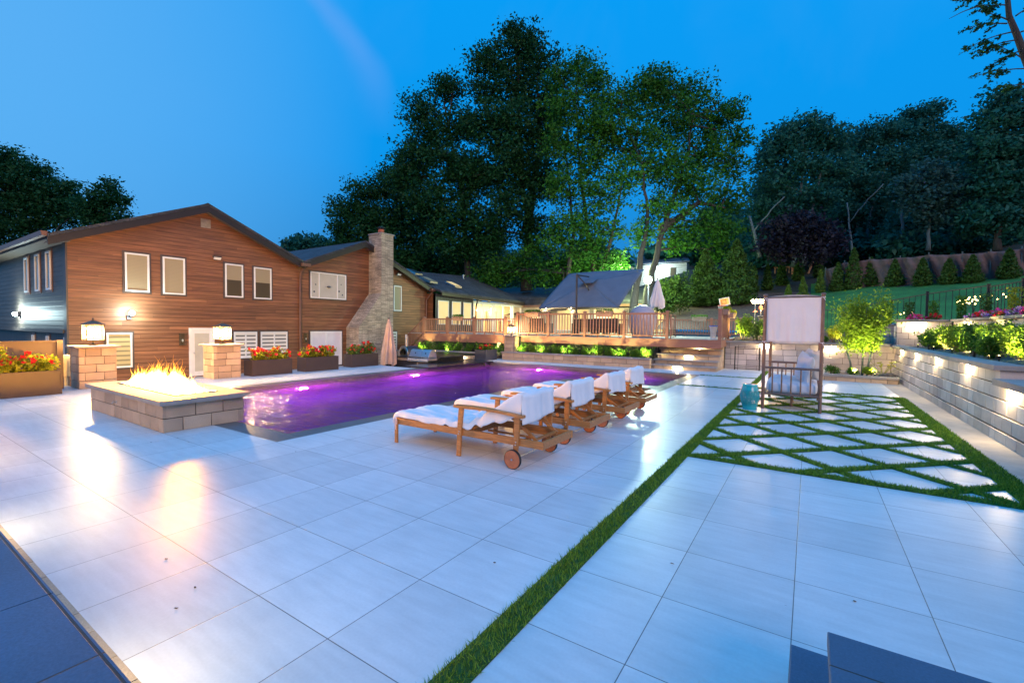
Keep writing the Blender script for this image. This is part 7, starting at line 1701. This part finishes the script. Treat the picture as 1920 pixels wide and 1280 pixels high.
for i, (base, lobes, mt_, lb, bk, r0_) in enumerate((
    ((-1.08,40.49,6.22), [(-0.71,42.71,16.84,1.75), (-2.09,41.78,16.2,1.59), (0.7,43.61,16.23,1.59), (-3.1,41.07,14.72,1.34), (-0.98,41.71,14.12,1.85), (1.1,43.05,13.73,1.56), (-2.65,40.56,12.66,1.44), (0.12,41.49,11.47,1.41), (-1.74,41.08,10.82,1.44), (-3.29,40.07,10.8,1.15)], 'leaf_far', 'round-crowned far tree with pale branching trunks, left in the right-hand wood', 'bark_pale', 0.45),
    ((2.99,46.43,7.52), [(2.64,48.15,17.15,1.57), (4.12,49.15,17.85,1.57), (5.62,50.13,18.09,1.44), (3.38,47.71,15.11,1.68), (5.21,48.93,15.58,1.68), (2.65,46.44,13.15,1.52), (4.48,47.61,12.74,1.65), (6.37,49.61,13.83,1.32), (2.35,46.15,10.98,1.3), (4.17,47.33,10.57,1.52)], 'leaf_far', 'far tree in the middle of the right-hand wood with a thin pale trunk', 'bark_pale', 0.3),
    ((6.65,50.41,8.23), [(7.32,52.89,20.3,1.16), (8.48,53.66,20.55,1.02), (7.36,52.86,18.91,1.49), (9.32,54.12,18.24,1.63), (7.67,52.13,16.56,1.6), (9.97,53.62,16.13,1.6), (10.89,54.27,17.51,1.37), (8.74,52.01,14.09,1.71), (10.65,53.22,13.22,1.57)], 'leaf_far', 'far tree with the highest jagged top in the right-hand wood', 'bark', 0.35),
    ((9.43,39.48,6.43), [(9.72,40.04,15.53,1.23), (8.94,39.48,14.22,1.14), (10.56,40.55,14.56,1.46), (8.71,39.26,12.59,1.23), (10.08,40.15,12.28,1.56), (9.04,39.4,10.65,1.36), (10.55,40.37,10.34,1.56), (8.82,39.18,8.69,1.3), (10.19,40.06,8.39,1.46), (11.45,41.03,11.98,1.62), (8.23,39.61,8.2,1)], 'leaf_far', 'dark tall tree at the right edge, behind the fabric fence', 'bark', 0.35),
    ((6.17,38.91,6.61), [(6.17,39.12,11.71,0.88), (4.92,38.26,10.84,0.68), (6.06,39,10.52,1.22), (7.34,39.84,10.71,0.75), (5.52,38.61,9.49,0.95), (6.95,39.54,9.51,0.95), (6.4,39.15,8.65,0.75)], 'leaf_spruce', 'bluish silvery spruce with bare lower branches behind the fabric fence', 'bark_pale', 0.22),
    ((-1.25,34.89,6.28), [(-1.88,34.54,8.01,0.98), (-0.72,35.31,8.38,1.05), (0.46,36.06,7.87,1.05), (-2.43,34.14,6.96,0.77), (-1.26,34.9,6.8,1.05), (0.2,35.85,6.65,1.05), (1.09,37.29,7.32,0.86)], 'leaf_purple', 'low purple-leaved tree behind the playset', 'bark', 0.2),
    )):
    tree('forest_tree', lb, base, lobes, mt_, dens=44, leaf=0.34, bark=bk, r0=r0_ * 0.5, group='trees in the right-hand wood', csize=0.42,
         trunks=[[base, (base[0], base[1], base[2] + 2.6), tuple(lobes[0][:3])], [(base[0] + 0.5, base[1], base[2]), (base[0] + 0.8, base[1], base[2] + 3.3), tuple(lobes[2][:3])]] if bk == 'bark_pale' and i != 4 else None)
# dead pale snags
for (a_, b_, r_, lb) in (((-2.85,33.83,6.19), (-3.59,34.3,9.03), 0.13, 'pale bare leaning trunk at the left of the right-hand wood'), ((2.34,39.64,6.73), (1.96,40.26,10.53), 0.08, 'thin pale bare trunk near the middle of the right-hand wood'), ((5.17,40.66,6.94), (5.09,41.6,10.78), 0.13, 'mossy bare trunk left of the silvery spruce')):
    mb = MB(); limb(mb, a_, b_, r_, r_ * 0.5, 0.06); limb(mb, Vector(a_).lerp(Vector(b_), 0.6), Vector(b_) + Vector((2, 0, 1)), r_ * 0.4, 0.04, 0.1); o = mb.build('bare_tree', 'bark_pale', smooth=True); tag(o, lb, 'tree', 'bare trunks in the right-hand wood')
# the woods behind, one mass
fo = []
for u_ in range(560, 2060, 34):
    pass
WB = [(-9.01,54.27,10.92,1.99), (-11.44,52.64,10,1.64), (-14.43,53.06,9.7,1.71), (-18.48,50.36,8.42,1.71), (-56.43,47.07,8.74,4.93), (-49.56,51.57,8.84,4.93), (-42.74,56.1,10.57,4.93), (-35.82,60.57,9.03,4.93), (-29,65.1,10.76,4.93), (-16.39,79.42,13.39,3.96), (-10.53,83.3,14.35,4.4), (-13.72,87.41,19.86,3.75), (-75.63,46.72,14.79,2.06), (-73.67,48.01,15.09,2.06), (-71.69,49.28,14.37,2.35), (-76.82,45.96,15.24,1.13)]
P, T = lobe_points(WB, 13, 1.1, 9)
o = leaf_mesh('woods', 'leaf_far', P, 0.75, None, flat=0.2, tint=T * 0.7); tag(o, 'dark mass of distant woods behind the tall trees and the white house', 'woods'); o['kind'] = 'stuff'
WN = [(-3.96,55.2,11.45,3.94), (0.25,58,12.63,4.5), (4.5,60.76,12.13,4.5), (8.73,63.55,12.75,4.5), (12.94,66.35,13.93,4.79), (17.18,69.12,13.99,5.07), (20.47,71.28,14.04,5.07), (-3.84,59.08,16.86,2.99), (2.65,63.35,17.55,3.59), (7.64,66.64,18.21,3.59), (12.16,69.58,17.68,3.59), (13.68,59.76,16.35,3.45), (16.95,61.94,17.38,3.94), (-4.23,47.71,8.22,2.46), (-0.95,49.88,8.76,2.96), (3.17,52.58,8.82,2.96), (7.29,55.28,8.88,2.96), (11.4,57.99,9.42,2.96), (15.51,60.7,9.97,2.96), (-3.29,41.14,7.69,1.27), (-2.92,43.85,9.56,1.43), (-2.02,41.97,7.75,1.27), (-1.58,44.73,9.62,1.43), (-0.75,42.81,7.82,1.27), (-0.23,45.61,9.69,1.43), (0.52,43.64,7.88,1.27), (1.11,46.49,9.76,1.43), (1.79,44.47,7.94,1.27), (2.45,47.37,9.82,1.43), (3.07,45.31,8.01,1.27), (3.79,48.25,9.89,1.43), (4.34,46.14,8.07,1.27), (5.13,49.13,9.96,1.43), (4.83,40.45,7.21,1.09), (5.62,43.43,8.9,1.24), (5.92,41.17,7.26,1.09), (6.79,44.19,8.96,1.24), (7.02,41.88,7.32,1.09), (7.95,44.96,9.02,1.24), (8.11,42.6,7.37,1.09), (9.12,45.72,9.08,1.24), (9.2,43.32,7.43,1.09), (10.28,46.48,9.13,1.24), (10.3,44.04,7.48,1.09), (11.44,47.25,9.19,1.24), (11.39,44.76,7.54,1.09), (12.61,48.01,9.25,1.24), (12.49,45.47,7.59,1.09), (13.77,48.78,9.31,1.24), (13.58,46.19,7.65,1.09), (14.94,49.54,9.36,1.24)]
P, T = lobe_points(WN, 26, 0.6, 10)
o = leaf_mesh('woods', 'leaf_far', P, 0.36, None, flat=0.2, tint=T * 0.7); tag(o, 'dark undergrowth and woods right behind the brown fabric fence', 'woods'); o['kind'] = 'stuff'
# left trees behind the house
tree('maple_tree', 'large dark tree behind the roof at the left edge', (-60, 12, -0.6), [(-74.02,12.05,18.52,2.23), (-76.49,10.46,19.08,2.64), (-71.54,13.63,17.39,2.05), (-73.45,12.31,15.6,2.82), (-70.49,14.22,15.06,2.35), (-75.89,10.69,14.98,2.93), (-68.54,15.52,15.67,1.64), (-71.9,13.21,12.69,2.64), (-68.97,15.15,13.32,2.05), (-74.81,11.26,11.48,2.64), (-66.15,15.8,13.39,1.44)], 'leaf_oak', dens=24, leaf=0.42, r0=0.5, group='trees behind the house', csize=0.55)
tree('maple_tree', 'smaller tree to the right of the left-edge tree, ending above the gutter', (-52, 17, -0.6), [(-62.49,17.05,14.58,1.69), (-63.87,16.1,13.44,1.69), (-61.54,17.66,14.32,1.13), (-62.29,17.23,15.99,0.79), (-63.36,16.38,12.04,1.58), (-61.49,17.62,12.63,1.13)], 'leaf_oak', dens=26, leaf=0.40, r0=0.3, group='trees behind the house', csize=0.5)
# overhanging branch at the top right
nb_ = empty('overhanging_tree', 'near tree reaching in at the top right corner with layered twigs', 'tree')
mb = MB()
tr_ = [(5.72,18.2,4.36), (5.04,17.88,7.45), (4.55,17.62,8.78), (4.34,17.5,9.38), (4.17,17.41,9.83), (4.1,17.39,10.53), (3.98,17.35,11.51)]
mb.tube([Vector(p) for p in tr_], [0.16, 0.12, 0.085, 0.07, 0.06, 0.05, 0.03], 9)
tw = [((4.15,17.39,9.72), (3.5,16.97,9.93)), ((3.5,16.97,9.93), (3.61,17.05,10.1)), ((3.61,17.05,10.1), (2.85,16.54,9.73)), ((4.13,17.37,9.62), (3.39,16.89,9.54)), ((4.28,17.46,9.41), (3.29,16.8,8.97)), ((4.38,17.52,9.2), (3.58,16.99,8.91)), ((4.47,17.57,8.92), (3.77,17.1,8.49)), ((4.72,17.71,8.43), (3.64,17,8.3)), ((4.16,17.42,10.11), (3.67,17.09,10.07)), ((4.32,17.51,9.83), (4.96,17.94,10.26)), ((4.45,17.58,9.41), (5.1,18,9.56)), ((4.13,17.41,10.39), (3.08,16.71,10.18)), ((4.41,17.53,8.99), (5.24,18.07,8.86)), ((4.79,17.74,8.01), (4.02,17.24,7.93)), ((4.11,17.39,10.25), (4.24,17.49,10.81)), ((4.59,17.64,8.64), (3.81,17.15,9.09))]
P = []
for k, (a_, b_) in enumerate(tw):
    limb(mb, a_, b_, 0.02, 0.006, 0.05, 6)
    if k in (1, 2): continue
    a_, b_ = np.array(a_), np.array(b_)
    for s_ in range(7):
        t_ = 0.25 + 0.75 * random.random(); c = a_ + (b_ - a_) * t_; dv_ = (b_ - a_) / np.linalg.norm(b_ - a_)
        sd2 = dv_ * random.uniform(0.1, 0.32) + np.array([random.uniform(-.16, .16), random.uniform(-.25, .25), random.uniform(-.10, .02)])
        mb.tube([Vector(c), Vector(c + sd2)], 0.005, 4)
        q_ = rng.random(26)[:, None]; P.append(c + sd2 * q_ * 1.1 + rng.normal(size=(26, 3)) * 0.028)
mb.build('trunk', 'bark', nb_, smooth=True); leaf_mesh('crown', 'leaf_oak', np.concatenate(P), 0.075, nb_, flat=0.3)
print('objects', len(bpy.data.objects), 'polys', sum(len(m_.polygons) for m_ in bpy.data.meshes))
